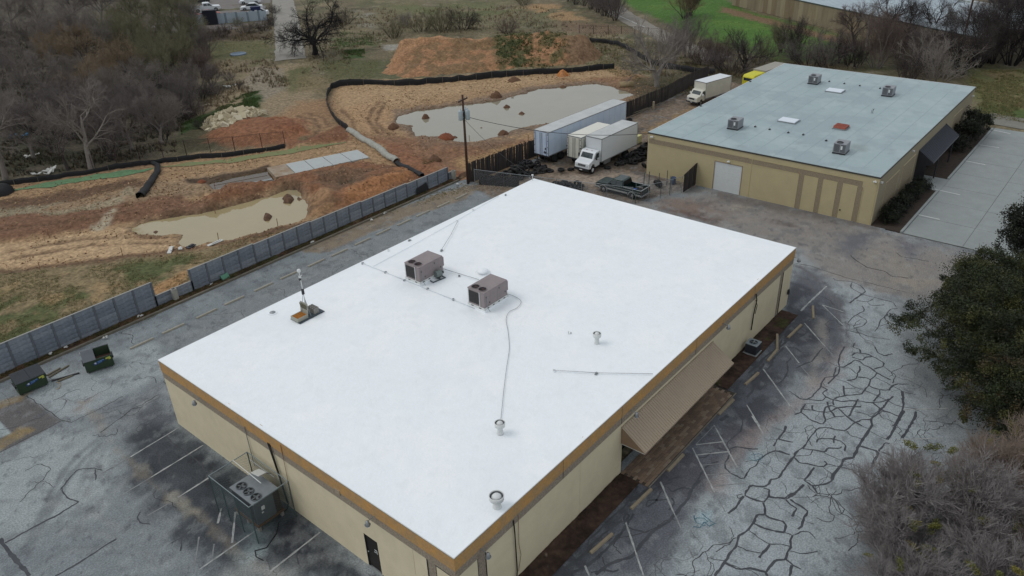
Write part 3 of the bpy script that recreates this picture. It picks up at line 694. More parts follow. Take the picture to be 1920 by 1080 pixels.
# seams between paving slabs and cracks, tar sealed
m_tar = mat('tar_seal', (50, 52, 57), .8, rgb2=(74, 76, 80), scale=1.1)
m_seam = mat('crack_dirt', (66, 64, 62), .95, var=.2, scale=6)
A6 = (1440, 460, 6); B6 = (1400, 620, 6); C6 = (1180, 780, 6); D6 = (1000, 900, 6); E6 = (1300, 900, 6); F6 = (1460, 760, 6); G6 = (0, 740, 6); H6 = (0, 900, 6)
CR = [
 (B6, .10, [[(1105,180),(1050,260),(1035,350),(1045,440),(1030,490),(980,530),(915,600)], [(1010,410),(985,470),(980,520),(890,520),(840,590),(820,650),(760,710),(740,745),(670,775),(610,770),(475,680)],
  [(1045,410),(1100,405),(1160,370),(1215,330),(1270,345),(1305,380),(1390,420),(1470,480),(1620,555)], [(1180,280),(1230,250),(1360,262),(1440,300),(1540,360),(1535,400),(1430,435)],
  [(1215,140),(1190,190),(1275,210),(1280,250)], [(1440,180),(1475,250),(1560,285),(1640,260)], [(1185,295),(1300,335),(1340,300),(1410,290)], [(1270,400),(1275,440),(1245,490),(1225,545),(1130,562)],
  [(1250,522),(1340,530),(1395,550),(1380,600),(1320,680),(1285,718),(1150,725),(1030,745),(985,765)], [(1470,480),(1430,520),(1390,550)],
  [(840,630),(915,665),(850,700),(890,745),(960,775),(1080,800),(1160,785),(1270,795),(1420,810),(1520,800),(1610,770)], [(1085,620),(1090,690),(1110,740)], [(1500,670),(1495,720),(1425,795)],
  [(1380,620),(1430,650),(1590,675),(1660,610),(1720,600),(1820,605)], [(660,825),(620,880),(615,920),(540,945)], [(620,880),(740,895),(860,920),(940,915),(1010,870),(1150,855),(1290,857)],
  [(615,920),(720,1005),(850,1055),(885,1010),(860,930),(890,860),(960,840),(1040,880),(1120,965),(1200,1020),(1300,1075)], [(1255,770),(1210,860),(1145,965)], [(890,750),(850,790),(700,775)], [(905,800),(925,880),(1000,975)],
  [(1520,880),(1470,940),(1400,985),(1415,1075)], [(1420,810),(1520,890),(1700,960)], [(1650,740),(1580,800),(1540,870)], [(970,775),(980,840)], [(500,310),(450,360),(470,440),(430,530),(360,600)],
  [(560,420),(660,370),(740,345),(790,270),(860,195)], [(700,250),(620,245),(560,200),(430,180)], [(50,860),(120,800),(210,770)], [(740,840),(745,900)]]),
 (B6, .055, [[(1000,540),(1130,580),(1220,640),(1320,670),(1420,710),(1560,775),(1700,850),(1900,880)], [(1090,655),(1220,648)], [(1450,530),(1560,580),(1650,630),(1770,690),(1900,720)], [(885,1010),(1000,970),(1100,960)], [(1540,400),(1600,450),(1680,500),(1640,590)], [(930,355),(1040,410),(1160,420),(1230,480)], [(200,550),(150,570),(130,640),(150,670),(200,620),(215,570),(190,545)]]),
 (B6, .15, [[(1750,680),(1770,860),(1700,1010),(1660,1080)], [(20,480),(120,390),(200,300),(350,200),(430,140),(560,20)], [(0,600),(60,520),(180,400),(200,370)], [(230,440),(270,400),(300,320),(350,260),(420,190)], [(0,750),(60,700),(80,620),(120,560),(230,480)], [(400,100),(370,150),(360,220)]]),
 (F6, .10, [[(180,560),(200,510),(290,470),(330,400),(370,340),(440,260),(540,245),(620,270),(760,285),(850,195),(940,160),(1030,160)],
  [(180,560),(70,700),(0,815)], [(180,590),(240,650),(340,660),(440,690),(500,690),(550,655),(510,630)], [(430,420),(430,385),(500,370),(620,378),(700,405),(755,450),(745,515)], [(640,345),(620,378),(620,425)],
  [(270,490),(370,500),(520,525),(550,480),(690,485),(710,465)], [(600,840),(540,885),(380,910),(290,840),(340,780),(400,700)], [(0,1045),(70,1050),(130,1000),(220,960),(280,890)], [(1130,520),(1200,420),(1250,430)], [(0,380),(150,415)], [(0,510),(125,555)], [(380,910),(430,980)], [(1150,520),(1290,575),(1240,720)]]),
 (F6, .15, [[(1040,150),(1050,230),(1000,310),(940,400),(900,460),(840,590)], [(840,590),(740,600),(690,690),(620,770),(600,840)], [(1550,70),(1540,130),(1430,310),(1390,370)], [(1060,660),(1130,520),(920,460)], [(80,235),(50,310),(0,365)], [(1130,60),(1190,0)], [(1410,60),(1340,180),(1270,320),(1220,385)]]),
 (F6, .05, [[(380,505),(350,560),(260,572),(190,572)], [(510,530),(600,580),(720,620),(850,670),(1000,750)], [(550,660),(720,700),(900,750),(1000,755),(1060,660)], [(760,285),(800,340),(930,378)], [(1040,130),(1130,60)], [(1220,385),(1120,340),(1030,295)], [(870,190),(950,240),(1010,265)], [(680,50),(780,130),(860,185)], [(850,70),(990,100),(1040,130)], [(500,700),(600,775)]]),
 (E6, .115, [[(870,0),(850,50),(790,80),(640,60),(570,170),(640,205),(790,255),(850,190),(855,110),(790,90)], [(790,255),(805,330),(810,390),(720,390),(680,470),(610,570),(500,640),(490,740),(400,840),(350,930),(270,1030),(240,1080)],
  [(810,390),(860,430),(1000,460),(1045,510),(1020,590),(920,575),(820,550),(680,490)], [(850,190),(1040,210),(1150,150),(1240,50)], [(1040,220),(1100,280),(1170,330),(1110,410)], [(1090,220),(1200,290),(1290,360),(1240,430),(1220,520),(1180,555)],
  [(1120,625),(1090,680),(1100,750),(1050,820),(1040,890),(920,905),(870,970),(820,1040),(830,1080)], [(860,725),(740,875)], [(350,930),(510,1010),(620,990),(740,1010),(820,1040)], [(1040,890),(1110,950),(1210,1005)], [(560,180),(520,250),(470,320),(390,375)], [(1110,960),(1080,1080)]]),
 (E6, .06, [[(1020,590),(1120,625)], [(630,570),(740,660),(860,725),(960,720),(1090,745)], [(490,740),(620,800),(760,825)], [(1120,620),(1220,580),(1300,580),(1370,660)], [(550,155),(480,175),(510,210),(560,180)], [(1240,0),(1330,70),(1440,50)], [(1090,800),(1240,835),(1400,800)]]),
 (C6, .09, [[(1250,0),(1280,60),(1270,100),(1250,180),(1120,280),(1090,330),(1130,390),(1120,470),(1070,530),(1090,600),(1150,650),(1280,715),(1350,600),(1430,560),(1450,500),(1560,420),(1650,390),(1800,435)],
  [(980,360),(1100,390),(1200,345),(1330,370),(1450,370)], [(360,750),(430,740),(520,690),(600,690)], [(430,800),(480,860),(600,800),(700,830),(800,740)], [(700,830),(680,920),(600,1000),(530,1070)], [(360,850),(300,960),(190,1030),(200,950),(420,940)],
  [(1900,390),(1870,440),(1750,590),(1690,690),(1590,720),(1520,800),(1350,780)], [(840,600),(780,700),(720,820)], [(1760,110),(1730,190),(1670,260),(1620,340)], [(1690,265),(1760,285),(1840,295)], [(850,590),(880,560),(960,520),(1000,515)], [(780,470),(860,470),(920,410)]]),
 (C6, .22, [[(900,0),(780,60),(700,170),(600,280),(480,380),(390,480),(350,600),(280,740),(180,850),(0,960)], [(1110,0),(1020,50)]]),
 (D6, .10, [[(1180,70),(1100,190),(1030,300),(870,430),(750,560),(640,660),(610,740)], [(1040,460),(1080,400),(1050,375),(1010,430),(1040,500)], [(1050,520),(1130,560),(1280,595)], [(960,1010),(900,1030),(800,1010),(650,1040)], [(1560,200),(1590,260),(1530,340)], [(1330,120),(1450,60),(1560,20)]]),
 (D6, .16, [[(1000,460),(880,540),(760,630),(650,740),(600,820),(450,930),(260,1060)], [(1870,0),(1800,80),(1720,230),(1620,360),(1500,490),(1390,540),(1290,640),(1200,740),(1120,860),(980,900),(850,950),(700,1060)], [(1130,380),(1000,580),(860,740),(660,930),(500,1020),(350,1060)]]),
 (A6, .075, [[(740,370),(760,395),(930,405),(1000,430),(1060,470),(1095,515),(1060,550),(930,480),(945,415)], [(1060,550),(1200,590),(1410,640),(1440,690)], [(990,620),(1120,640),(1190,600)], [(1120,640),(1160,680),(1310,670)], [(900,870),(960,800),(1090,735),(1060,680)],
  [(1000,780),(1120,850),(1070,910),(960,935)], [(1460,710),(1370,720),(1310,810),(1260,840),(1250,910),(1200,970)], [(870,950),(1060,1000),(1150,1030),(1370,1060)], [(1310,810),(1350,880),(1260,910)], [(770,820),(780,880),(850,910)]]),
 (A6, .13, [[(120,1060),(240,920),(380,780),(400,740)], [(180,1080),(330,960),(470,830)], [(260,1080),(420,1000),(480,900)], [(1060,550),(980,600),(920,650)]]),
 (G6, .07, [[(680,1070),(780,940),(870,845),(1040,825),(1150,850)], [(1070,840),(1075,960)], [(1640,580),(1740,620),(1790,700),(1810,780),(1900,770)]]),
 (H6, .07, [[(760,0),(690,110),(770,210),(885,245)], [(1580,360),(1540,430),(1590,490),(1690,500)]]),
 (H6, .11, [[(885,245),(640,400),(400,520),(55,710)], [(1310,660),(1150,760),(850,960),(620,1080)]]),
 (H6, .22, [[(0,660),(120,830),(330,1080)]]),
 ((300, 900, 6), .08, [[(350,545),(250,640),(130,710)], [(250,640),(230,800)], [(1480,770),(1530,820),(1560,950)]]),
 ((0, 720, 3), .08, [[(800,130),(740,140),(720,160)], [(840,350),(890,390),(900,460),(960,500),(1030,525)], [(920,280),(980,340),(1060,390),(1130,450),(1150,490)]]),
]
m_lines = []
for (ox, oy, k), wd, ls in CR:
    for l in ls: m_lines.append((W2(zoomed(ox, oy, k, l)), wd * 1.0))
rk = random.Random(99); m_fine = []
for k in range(150):
    if k < 90: x, y = rk.uniform(3, 40), rk.uniform(-14, -2.5)
    else: x, y = rk.uniform(-12, 30), rk.choice((rk.uniform(26, 38), rk.uniform(26, 38), rk.uniform(8, 38)))
    if k >= 90 and x > -1 and y < 25.5: continue
    a = rk.random() * 6.28; P_ = [(x, y)]
    for j in range(rk.randint(5, 16)):
        a += rk.gauss(0, .55); x += math.cos(a) * .32; y += math.sin(a) * .32
        if not (-.1 < x < 37.6 and -2.1 < y < 25.2): P_.append((x, y))
    if len(P_) > 3: m_fine.append((P_, rk.choice((.02, .03, .045))))
ribbons('fine_cracks', m_fine, mat('fine_crack', (62, 62, 64), .95), .004, jitter=.03, resample=.16)
ribbons('crack_sealant', m_lines, m_tar, .006, 'black tar lines sealing the cracks of the asphalt lot', jitter=.016, resample=.2, rounded=True)
SEAMS = [(G6, .06, [[(1380,20),(1080,180),(800,315),(700,290)], [(1790,0),(1600,110),(1480,160),(1350,270),(1130,425)], [(300,10),(700,290),(0,650)]]),
         (A6, .06, [[(300,200),(470,230),(640,290),(900,370),(1200,440),(1560,530)]]), ((1540, 380, 6), .10, [[(330,590),(400,660),(520,730),(700,770),(800,830),(980,850)], [(840,560),(900,610),(1050,630),(1210,660)], [(820,325),(1000,370),(1250,430),(1400,460),(1640,510)]])]
ribbons('paving_seam', [(W2(zoomed(ox, oy, k, l)), wd) for (ox, oy, k), wd, ls in SEAMS for l in ls], m_seam, .0045, jitter=.03, resample=.3)
# painted bay lines, worn
m_pl = mat('worn_paint', (176, 178, 174), .8, rgb2=(110, 112, 112), scale=2.2)
m_pl2 = mat('faded_paint', (136, 138, 138), .85, rgb2=(96, 98, 100), scale=2.2)
Z7 = (0, 720, 3)
PL = [(Z7, .10, [[(1010,243),(735,410)], [(1143,345),(850,525)], [(1175,528),(1000,640)], [(1445,820),(1120,1045)], [(1800,835),(1520,1055)], [(1245,700),(1225,785)], [(1325,720),(1305,895)]]),
      (A6, .13, [[(660,460),(440,665)], [(440,665),(370,740)]]), (A6, .08, [[(610,670),(850,750)], [(610,670),(850,905)], [(410,875),(590,1080)]]),
      (B6, .085, [[(720,0),(885,180)], [(435,170),(590,365)], [(185,430),(490,850)], [(0,835),(150,1080)]]),
      (C6, .085, [[(1380,0),(1520,220)], [(955,105),(1215,580)], [(710,360),(960,860)], [(350,745),(495,1080)], [(760,440),(1130,400)], [(750,325),(1060,290)]]),
      (D6, .09, [[(1430,20),(1590,390)], [(1040,480),(1240,1080)], [(580,965),(630,1080)]]), (F6, .08, [[(1330,385),(1850,370)], [(1400,50),(1900,35)]]),
      ((1540, 380, 6), .12, [[(1040,125),(1330,190)], [(900,460),(1025,490)]]), ((1600, 180, 3.6), .12, [[(850,330),(985,350)], [(755,438),(890,465)], [(550,630),(720,668)], [(905,222),(1060,255)], [(880,186),(1150,235)]])]
ribbons('bay_line', [(W2(zoomed(ox, oy, k, l)), wd) for (ox, oy, k), wd, ls in PL if ox != 1600 and (ox, oy) != (1540, 380) for l in ls], m_pl, .011, jitter=.004)
ribbons('forecourt_bay_line', [(W2(zoomed(ox, oy, k, l)), wd) for (ox, oy, k), wd, ls in PL if ox == 1600 or (ox, oy) == (1540, 380) for l in ls[:4 if ox == 1600 else 1]], mat('white_paint', (198, 200, 198), .7, var=.08), .021)
PF = [(Z7, .08, [[(735,410),(570,505)], [(850,525),(670,635)], [(950,672),(830,740)], [(1120,860),(1095,1020)], [(1205,900),(1190,1000)]]), (A6, .06, [[(850,750),(1100,830)]]), (B6, .07, [[(885,180),(980,290)], [(610,400),(740,550)], [(490,850),(550,935)], [(450,860),(350,1010)], [(930,375),(870,450),(820,500)]]),
      (C6, .06, [[(955,105),(750,320)], [(815,555),(1190,520)], [(870,665),(1240,635)], [(930,790),(1310,755)], [(960,860),(1080,1080)]]), (D6, .07, [[(1590,390),(1660,540)], [(1740,740),(1800,880)]]), (F6, .06, [[(950,770),(1350,755)]]), ((1540, 380, 6), .10, [[(480,340),(660,365)], [(770,430),(850,445)]])]
ribbons('faded_bay_line', [(W2(zoomed(ox, oy, k, l)), wd) for (ox, oy, k), wd, ls in PF for l in ls], m_pl2, .0095, jitter=.006)
# graffiti-like blue chalk scrawls on the lot
sc = [((1300, 900, 6), [[(10,400),(20,470),(90,490),(150,470),(120,430),(60,420),(10,440)], [(100,380),(150,420),(200,460),(240,500),(180,510),(130,480)], [(0,525),(60,535),(140,510)]])]
ribbons('tar_scribble', [(W2(zoomed(ox, oy, k, l)), .06) for (ox, oy, k), ls in sc for l in ls] + [(W2(zoomed(1180, 780, 6, l)), .05) for l in ([(1340,460),(1400,500),(1450,480),(1490,500),(1440,450)], [(1370,430),(1440,420),(1490,440),(1500,480)])], mat('blue_tar', (70, 100, 110), .7), .007, jitter=.05, resample=.15)
# ================================================================= BUILDINGS
m_beige = mat('beige_wall', (208, 196, 166), .85, var=.07, scale=.9, bump=.12, bscale=40, fine=.05)
m_agg = mat('exposed_aggregate', (160, 150, 134), .95, rgb2=(134, 120, 104), scale=9, bump=.9, bscale=28, fine=.3)
m_ochre = mat('ochre_band', (192, 144, 80), .85, rgb2=(158, 132, 98), scale=1.3, bump=.3, bscale=20, fine=.15)
m_white = mat('white_roof', (233, 236, 238), .55, var=.025, scale=.9, bump=.25, bscale=9, fine=.015)
m_dark = mat('dark_metal', (44, 44, 48), .5, var=.2, scale=4)
m_black = mat('black_opening', (20, 20, 22), .4, var=.2)
m_glass = mat('dark_glass', (22, 26, 30), .08, var=.1, spec=.6)
m_galv = mat('galvanised', (146, 150, 152), .45, .6, var=.12, scale=6)
m_wh = mat('white_metal', (206, 208, 206), .45, var=.06, scale=3)
m_tan = mat('tan_metal', (158, 142, 122), .5, var=.06, scale=.8)
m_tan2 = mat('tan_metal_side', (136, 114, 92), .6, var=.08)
L, Wd, HH = 37.45, 25.07, 5.0
B = empty('warehouse', 'large beige tilt-up building with a bright white coated flat roof and ochre band', 'building', (0, 0, 0))
# front (west) wall x=0 : openings for the door
MB().bb((0, 6.44, 0), (.2, Wd, 3.66)).bb((0, .0, 0), (.2, .12, 3.66)).bb((0, 5.43, 2.28), (.2, 6.44, 3.66)).bb((0, 2.765, 0), (.2, 5.43, 3.66)).bb((0, 1.83, 0), (.2, 2.745, 3.66)).bb((0.002, .12, 0), (.2, 1.25, 3.6)).build('wall_panel', m_beige, B)
MB().bb((.03, 1.25, 0), (.2, 1.83, 3.66)).build('aggregate_pilaster', m_agg, B)
MB().bb((-.012, 1.82, 0), (.03, 1.85, 3.66)).bb((-.012, 1.235, 0), (.03, 1.26, 3.62)).bb((-.012, .12, 3.60), (.03, 1.26, 3.63)).bb((.05, 2.745, 0), (.1, 2.765, 3.66)).build('panel_edge', m_dark, B)
MB().bb((-.015, -.02, 3.66), (.2, Wd + .02, 4.15)).build('aggregate_band', m_agg, B)
MB().bb((-.035, -.035, 4.15), (.2, Wd + .035, 4.96)).build('ochre_band', m_ochre, B)
# east wall y=0
xs = [(0.0, 1.42), (1.98, 9.44), (9.455, 13.55), (24.3, 35.2), (35.75, L)]
b = MB()
for x0, x1 in xs: b.bb((max(x0, .2), 0, 0), (x1, .2, 3.66))
b.bb((13.55, 0, 2.35), (24.3, .2, 3.66)); b.build('wall_panel', m_beige, B)
MB().bb((1.42, .03, 0), (1.98, .2, 3.66)).build('aggregate_pilaster', m_agg, B)
MB().bb((35.2, .03, 0), (35.75, .2, 3.66)).build('aggregate_pilaster', m_agg, B)
MB().bb((1.40, -.012, 0), (1.43, .03, 3.66)).bb((1.965, -.012, 0), (1.99, .03, 3.66)).build('panel_edge', m_dark, B)
MB().bb((35.19, -.012, 0), (35.21, .03, 3.66)).bb((35.74, -.012, 0), (35.76, .03, 3.66)).build('panel_edge', m_dark, B)
MB().bb((.2, -.015, 3.66), (L, .2, 4.15)).build('aggregate_band', m_agg, B)
MB().bb((.2, -.035, 4.15), (L + .02, .2, 4.96)).build('ochre_band', m_ochre, B)
for x in (7.9, 13.35, 21.9, 30.4):
    MB().bb((x, -.04, 3.7), (x + .02, -.03, 4.95)).build('band_joint', m_dark, B)
# hidden sides
MB().bb((L - .2, .2, 0), (L, Wd - .2, 4.96)).bb((.2, Wd - .2, 0), (L, Wd, 4.96)).build('rear_wall', m_beige, B)
# roof sheet with slight ponding relief, coping
X, Y = np.meshgrid(np.linspace(-.02, L, 190), np.linspace(-.02, Wd + .02, 128), indexing='ij')
ed = np.minimum(np.minimum(X, L - X), np.minimum(Y, Wd - Y))
Zt = 5.0 + np.where(ed < .1, 0, (fbm(X, Y, 3.5, 201) - .5) * .07 + (fbm(X, Y, .8, 202) - .5) * .022 - .02)
p_ = Painter(X, Y, (232, 236, 238)); p_.speckle((226, 230, 232), 6, .5, 203, .5, .2).speckle((238, 239, 238), 2.2, .55, 204, .5, .1).speckle((224, 228, 229), .5, .6, 205, .4, .1)
m_roofp = mat('roof_coating', (0, 0, 0), .5, var=.02, scale=2.5, bump=.45, bscale=7, attr=True, fine=.012)
link('roof', np_mesh('roof', np.stack([X, Y, Zt], -1).reshape(-1, 3), grid_faces(*X.shape), p_.C.reshape(-1, 3), True), m_roofp, B)
MB().bb((-.05, -.05, 4.955), (-.02, Wd + .05, 5.005)).bb((-.05, -.05, 4.955), (L + .03, -.02, 5.006)).bb((L, -.05, 4.955), (L + .03, Wd + .05, 5.005)).bb((-.05, Wd + .02, 4.955), (L + .03, Wd + .05, 5.006)).build('roof_edge', m_wh, B)
MB().bb((-.044, -.044, 4.93), (L, -.03, 4.955)).bb((-.044, -.044, 4.93), (-.03, Wd, 4.955)).build('drip_edge', m_dark, B)
# door in the front wall
dr = MB().bb((.06, 5.45, .05), (.12, 6.42, 2.26)).build('door', mat('door_dark', (38, 34, 32), .5, var=.1), B, bevel=.006)
MB().bb((.0, 5.43, 0), (.1, 5.47, 2.28)).bb((.0, 6.40, 0), (.1, 6.44, 2.28)).bb((0, 5.43, 2.24), (.1, 6.44, 2.28)).build('door_frame', m_dark, B)
MB().bb((.05, 5.62, 1.45), (.062, 5.82, 1.49)).bb((.05, 5.62, 1.25), (.062, 5.66, 1.46)).bb((.05, 5.70, 1.30), (.062, 5.86, 1.33)).build('door_sticker', m_wh, dr)
MB().tube((0.03, 6.28, 1.05), (.03, 6.34, 1.05), .025).build('door_handle', m_galv, dr)
MB().bb((-.12, 5.35, 0), (.0, 6.5, .05)).build('door_sill', m_conc, B)
# recessed entrance below the awning: glazed front with mullions
MB().bb((13.55, 1.0, 0), (24.3, 1.06, 2.5)).build('entrance_glazing', m_glass, B)
MB().bb((13.35, .2, 0), (13.55, 1.2, 2.5)).bb((24.3, .2, 0), (24.5, 1.2, 2.5)).bb((13.35, .2, 2.5), (24.5, 1.2, 2.6)).build('entrance_reveal', m_beige, B)
for i in range(10):
    MB().bb((13.6 + i * 1.17, .94, 0), (13.66 + i * 1.17, 1.0, 2.5)).build('mullion', m_dark, B)
# awning
aw = MB()
x0, x1 = 13.4, 24.33
A0, A1 = Vector((0, -.04, 3.42)), Vector((0, -1.57, 2.38))
aw.prism([(-.04, 3.42), (-1.57, 2.38), (-1.57, 2.32), (-.04, 3.36)], x0, x1, 'yz')
awn = aw.build('awning', m_tan, B)
nn = Vector((0, 1.04, 1.53)).normalized() * -1
for i in range(55):
    x = x0 + .1 + i * (x1 - x0 - .2) / 54
    rr = MB().prism([(-.05, 3.418), (-1.56, 2.392), (-1.56, 2.42), (-.05, 3.446)], x - .014, x + .014, 'yz')
    rr.build('rib', m_tan, awn)
for x in (x0 - .012, x1 + .002):
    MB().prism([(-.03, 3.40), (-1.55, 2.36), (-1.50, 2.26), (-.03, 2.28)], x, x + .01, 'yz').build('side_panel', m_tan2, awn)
MB().bb((x0 - .02, -1.60, 2.29), (x1 + .02, -1.56, 2.40)).bb((x0 - .02, -.07, 3.38), (x1 + .02, -.036, 3.47)).build('trim', m_tan, awn)
for x in (x0, x1): MB().tube((x, -.05, 2.27), (x, -1.55, 2.31), .02).build('bottom_bar', m_wh, awn)
# wall lamps on brackets
def wall_lamp(pos, n, parent):
    n = Vector(n); r = MB()
    pos = Vector(pos); h = pos + n * .45 + Vector((0, 0, -.12))
    r.tube(pos, pos + n * .4, .02).build('lamp_bracket', m_galv, parent)
    l = MB().lathe([(.02, .16), (.09, .12), (.10, .0), (.15, -.08), (.13, -.12), (0.0, -.12)], tuple(h), 14).build('lamp', m_galv, parent, True)
    MB().lathe([(0.001, -.125), (.12, -.125), (.12, -.16), (.06, -.21), (0.001, -.22)], tuple(h), 12).build('lamp_glass', mat('lamp_glass', (190, 200, 206), .2), l, True)
for q in ((20.55, 4.2), (5.25, 4.2)): wall_lamp((-.03, q[0], q[1]), (-1, 0, 0), B)
for q in ((1.62, 4.15), (14.14, 4.2), (25.47, 4.25), (37.2, 4.3)): wall_lamp((q[0], -.03, q[1]), (0, -1, 0), B)
MB().bb((-.06, 7.8, 4.0), (-.03, 8.15, 4.3)).build('junction_box', m_tan, B)
# pipes and cables on the walls
MB().path([(-.07, 15.97, 4.3), (-.07, 15.93, 1.5)], .025).build('conduit', m_galv, B)
MB().path([(-.08, 13.69, 4.3), (-.08, 13.60, 4.2), (-.10, 13.30, 2.5), (-.12, 13.0, .4), (-.3, 12.9, .15), (-.9, 13.0, .1)], .035).path([(-.08, 13.78, 4.3), (-.1, 13.40, 2.5), (-.12, 13.1, .4)], .028).build('refrigerant_line', mat('black_rubber', (26, 26, 28), .7), B, True)
MB().path([(-.06, 12.48, 4.8), (-.06, 12.55, 2.6), (-.06, 12.74, .2)], .014).build('cable', mat('rust', (120, 78, 52), .8), B)
MB().path([(3.92, -.07, 4.05), (3.94, -.10, 3.2), (3.99, -.09, 1.6), (4.02, -.08, .5), (3.9, -.12, .12)], .035).build('cable', _M['black_rubber'], B, True)
MB().path([(4.3, -.05, 4.1), (4.25, -.06, 2.2), (4.35, -.08, 1.4), (4.15, -.06, .4)], .016).build('cable', m_tan2, B)
MB().path([(30.62, -.06, 4.1), (30.7, -.14, 3.6), (30.55, -.10, 2.5), (30.6, -.08, 1.6), (30.5, -.1, 1.2)], .04).path([(30.66, -.08, 3.6), (30.85, -.16, 3.1), (30.8, -.1, 2.4)], .025).build('refrigerant_line', _M['black_rubber'], B, True)
MB().bb((37.1, -.16, 1.1), (37.3, -.04, 1.5)).build('meter_box', m_dark, B)

# ---------------- second building
TH = .00632
X2, Y2, L2, W2_, H2 = 56.14, -.41, 37.4, 24.22, 4.79
C2 = empty('workshop', 'low beige building with a pale grey-blue flat roof, white roller door and aggregate stripes', 'building', (X2, Y2, 0), TH)
m_b2 = mat('beige_paint', (176, 163, 128), .85, var=.06, scale=.8, bump=.15, bscale=30, fine=.04)
m_agg2 = mat('brown_aggregate', (150, 138, 116), .95, rgb2=(130, 116, 96), scale=10, bump=.8, bscale=25, fine=.25)
m_pipe = mat('cream_edge', (186, 172, 130), .8, var=.05)
ry = [v + .41 for v in (12.76, 15.76)]
MB().bb((0, 0, 0), (.2, ry[0], H2 - .12)).bb((0, ry[1], 0), (.2, W2_, H2 - .12)).bb((0, ry[0], 3.1), (.2, ry[1], H2 - .12)).build('front_wall', m_b2, C2)
MB().bb((.2, 0, 0), (L2, .2, H2 - .12)).build('east_wall', mat('taupe_wall', (138, 128, 108), .85, var=.07, scale=.8, bump=.15, bscale=30, fine=.05), C2)  # east wall in a darker tone than the beige front
MB().bb((L2 - .2, .2, 0), (L2, W2_, H2 - .12)).bb((.2, W2_ - .2, 0), (L2 - .2, W2_, H2 - .12)).build('rear_wall', m_b2, C2)
MB().bb((-.012, 1.4, 3.55), (-.002, W2_ - .1, 4.12)).build('aggregate_band', m_agg2, C2)
g0, g1 = 1.26, 7.36
b = MB().bb((-.011, g0, 0), (-.001, 1.40 + .42, 3.55))
for a, c in ((1.82 + 1.28, 3.66), (4.94, 5.48), (6.78, g1)): b.bb((-.011, a, 0), (-.001, c, 3.55))
b.build('aggregate_stripe', m_agg2, C2)
b = MB()
for y in (1.26, 1.82, 3.10, 3.66, 4.94, 5.48, 6.78, 7.36): b.bb((-.03, y - .02, 0), (-.001, y + .02, 3.55))
for a, c in ((1.82, 3.10), (3.66, 4.94), (5.48, 6.78)): b.bb((-.03, a, 3.50), (-.013, c, 3.545))
b.bb((-.03, 7.36, 3.53), (-.013, W2_ - .1, 3.57)).bb((-.03, 1.26, 4.10), (-.013, W2_ * .52, 4.13)).bb((-.03, 12.2, 0), (-.001, 12.24, 4.2)).bb((-.03, .12, 0), (-.001, .16, 4.2))
b.build('cream_trim', m_pipe, C2)
for a, c in ((1.84, 3.08), (3.68, 4.92), (5.50, 6.76)): MB().bb((-.018, a, 0), (-.012, c, 3.5)).build('infill_panel', m_b2, C2)
rd = MB()
for k in range(12): rd.bb((.03, ry[0], .26 * k), (.06 + .006 * (k % 2), ry[1], .26 * k + .255))
rd.build('roller_door', mat('white_door', (196, 200, 200), .5, var=.04), C2)
MB().bb((-.03, ry[0] - .05, 0), (.03, ry[0], 3.1)).bb((-.03, ry[1], 0), (.03, ry[1] + .05, 3.1)).bb((-.03, ry[0] - .05, 3.1), (.03, ry[1] + .05, 3.16)).build('door_frame', m_tan2, C2)
for y, z in (((ry[0] + ry[1]) / 2, 3.35), (.35, 4.3), (W2_ - .5, 4.35)):
    MB().box((-.10, y - .08, z), (.18, .12, .12), 0, 0, .5).box((-.10, y + .08, z), (.18, .12, .12), 0, 0, .5).bb((-.05, y - .06, z + .02), (-.0, y + .06, z + .12)).build('floodlight', m_wh, C2)
for x, z in ((.4, 4.2), (10.5, 4.3), (36.5, 3.9)):
    MB().box((x, -.12, z), (.2, .2, .14)).build('floodlight', m_wh, C2)
MB().bb((-.01, 2.5 + .41, .8), (-.06, 2.62 + .41, .92)).build('vent_hole', m_black, C2)
for a, c in ((2.6, 6.8), (8.2, 12.4), (28.0, 32.0)):
    MB().bb((a, -.02, .6), (c, -.001, 3.4)).build('recessed_panel', m_agg2, C2)
    MB().bb((a - .04, -.03, 3.4), (c + .04, -.001, 3.45)).bb((a - .04, -.03, .6), (a, -.001, 3.4)).bb((c, -.03, .6), (c + .04, -.001, 3.4)).build('cream_trim', m_pipe, C2)
# roof in welded membrane sheets
m_r2 = mat('grey_membrane', (0, 0, 0), .6, var=.03, scale=1.2, bump=.2, bscale=9, attr=True, fine=.03)
X, Y = np.meshgrid(np.linspace(0, L2, 170), np.linspace(0, W2_, 110), indexing='ij')
p_ = Painter(X, Y, (150, 166, 168)); p_.speckle((140, 155, 158), 4, .5, 211, .7, .12).speckle((160, 174, 174), 2.0, .56, 212, .6, .1).speckle((140, 150, 152), 1.2, .68, 213, .5, .08)
p_.poly([(6.5, 3.5), (8.5, 3.8), (8, 5.2), (6.6, 5)], (120, 128, 128), .6, .6, .6, px=False)
link('roof', np_mesh('roof', np.stack([X, Y, H2 - .02 + 0 * X], -1).reshape(-1, 3), grid_faces(*X.shape), p_.C.reshape(-1, 3)), m_r2, C2)
sm = mat('membrane_seam', (138, 154, 158), .6)
for k in range(1, 12):
    MB().bb((.1, k * 2.03, H2 - .025), (L2 - .1, k * 2.03 + .05, H2 - .012)).build('roof_seam', sm, C2)
MB().bb((-.06, -.06, H2 - .14), (-.0, W2_ + .06, H2)).bb((0, -.06, H2 - .14), (L2, 0, H2)).build('roof_edge', mat('dark_fascia', (62, 62, 56), .6, var=.1), C2)
MB().bb((L2, -.06, H2 - .14), (L2 + .06, W2_ + .06, H2 + .01)).bb((0, W2_, H2 - .14), (L2, W2_ + .06, H2 + .01)).build('roof_edge', m_wh, C2)
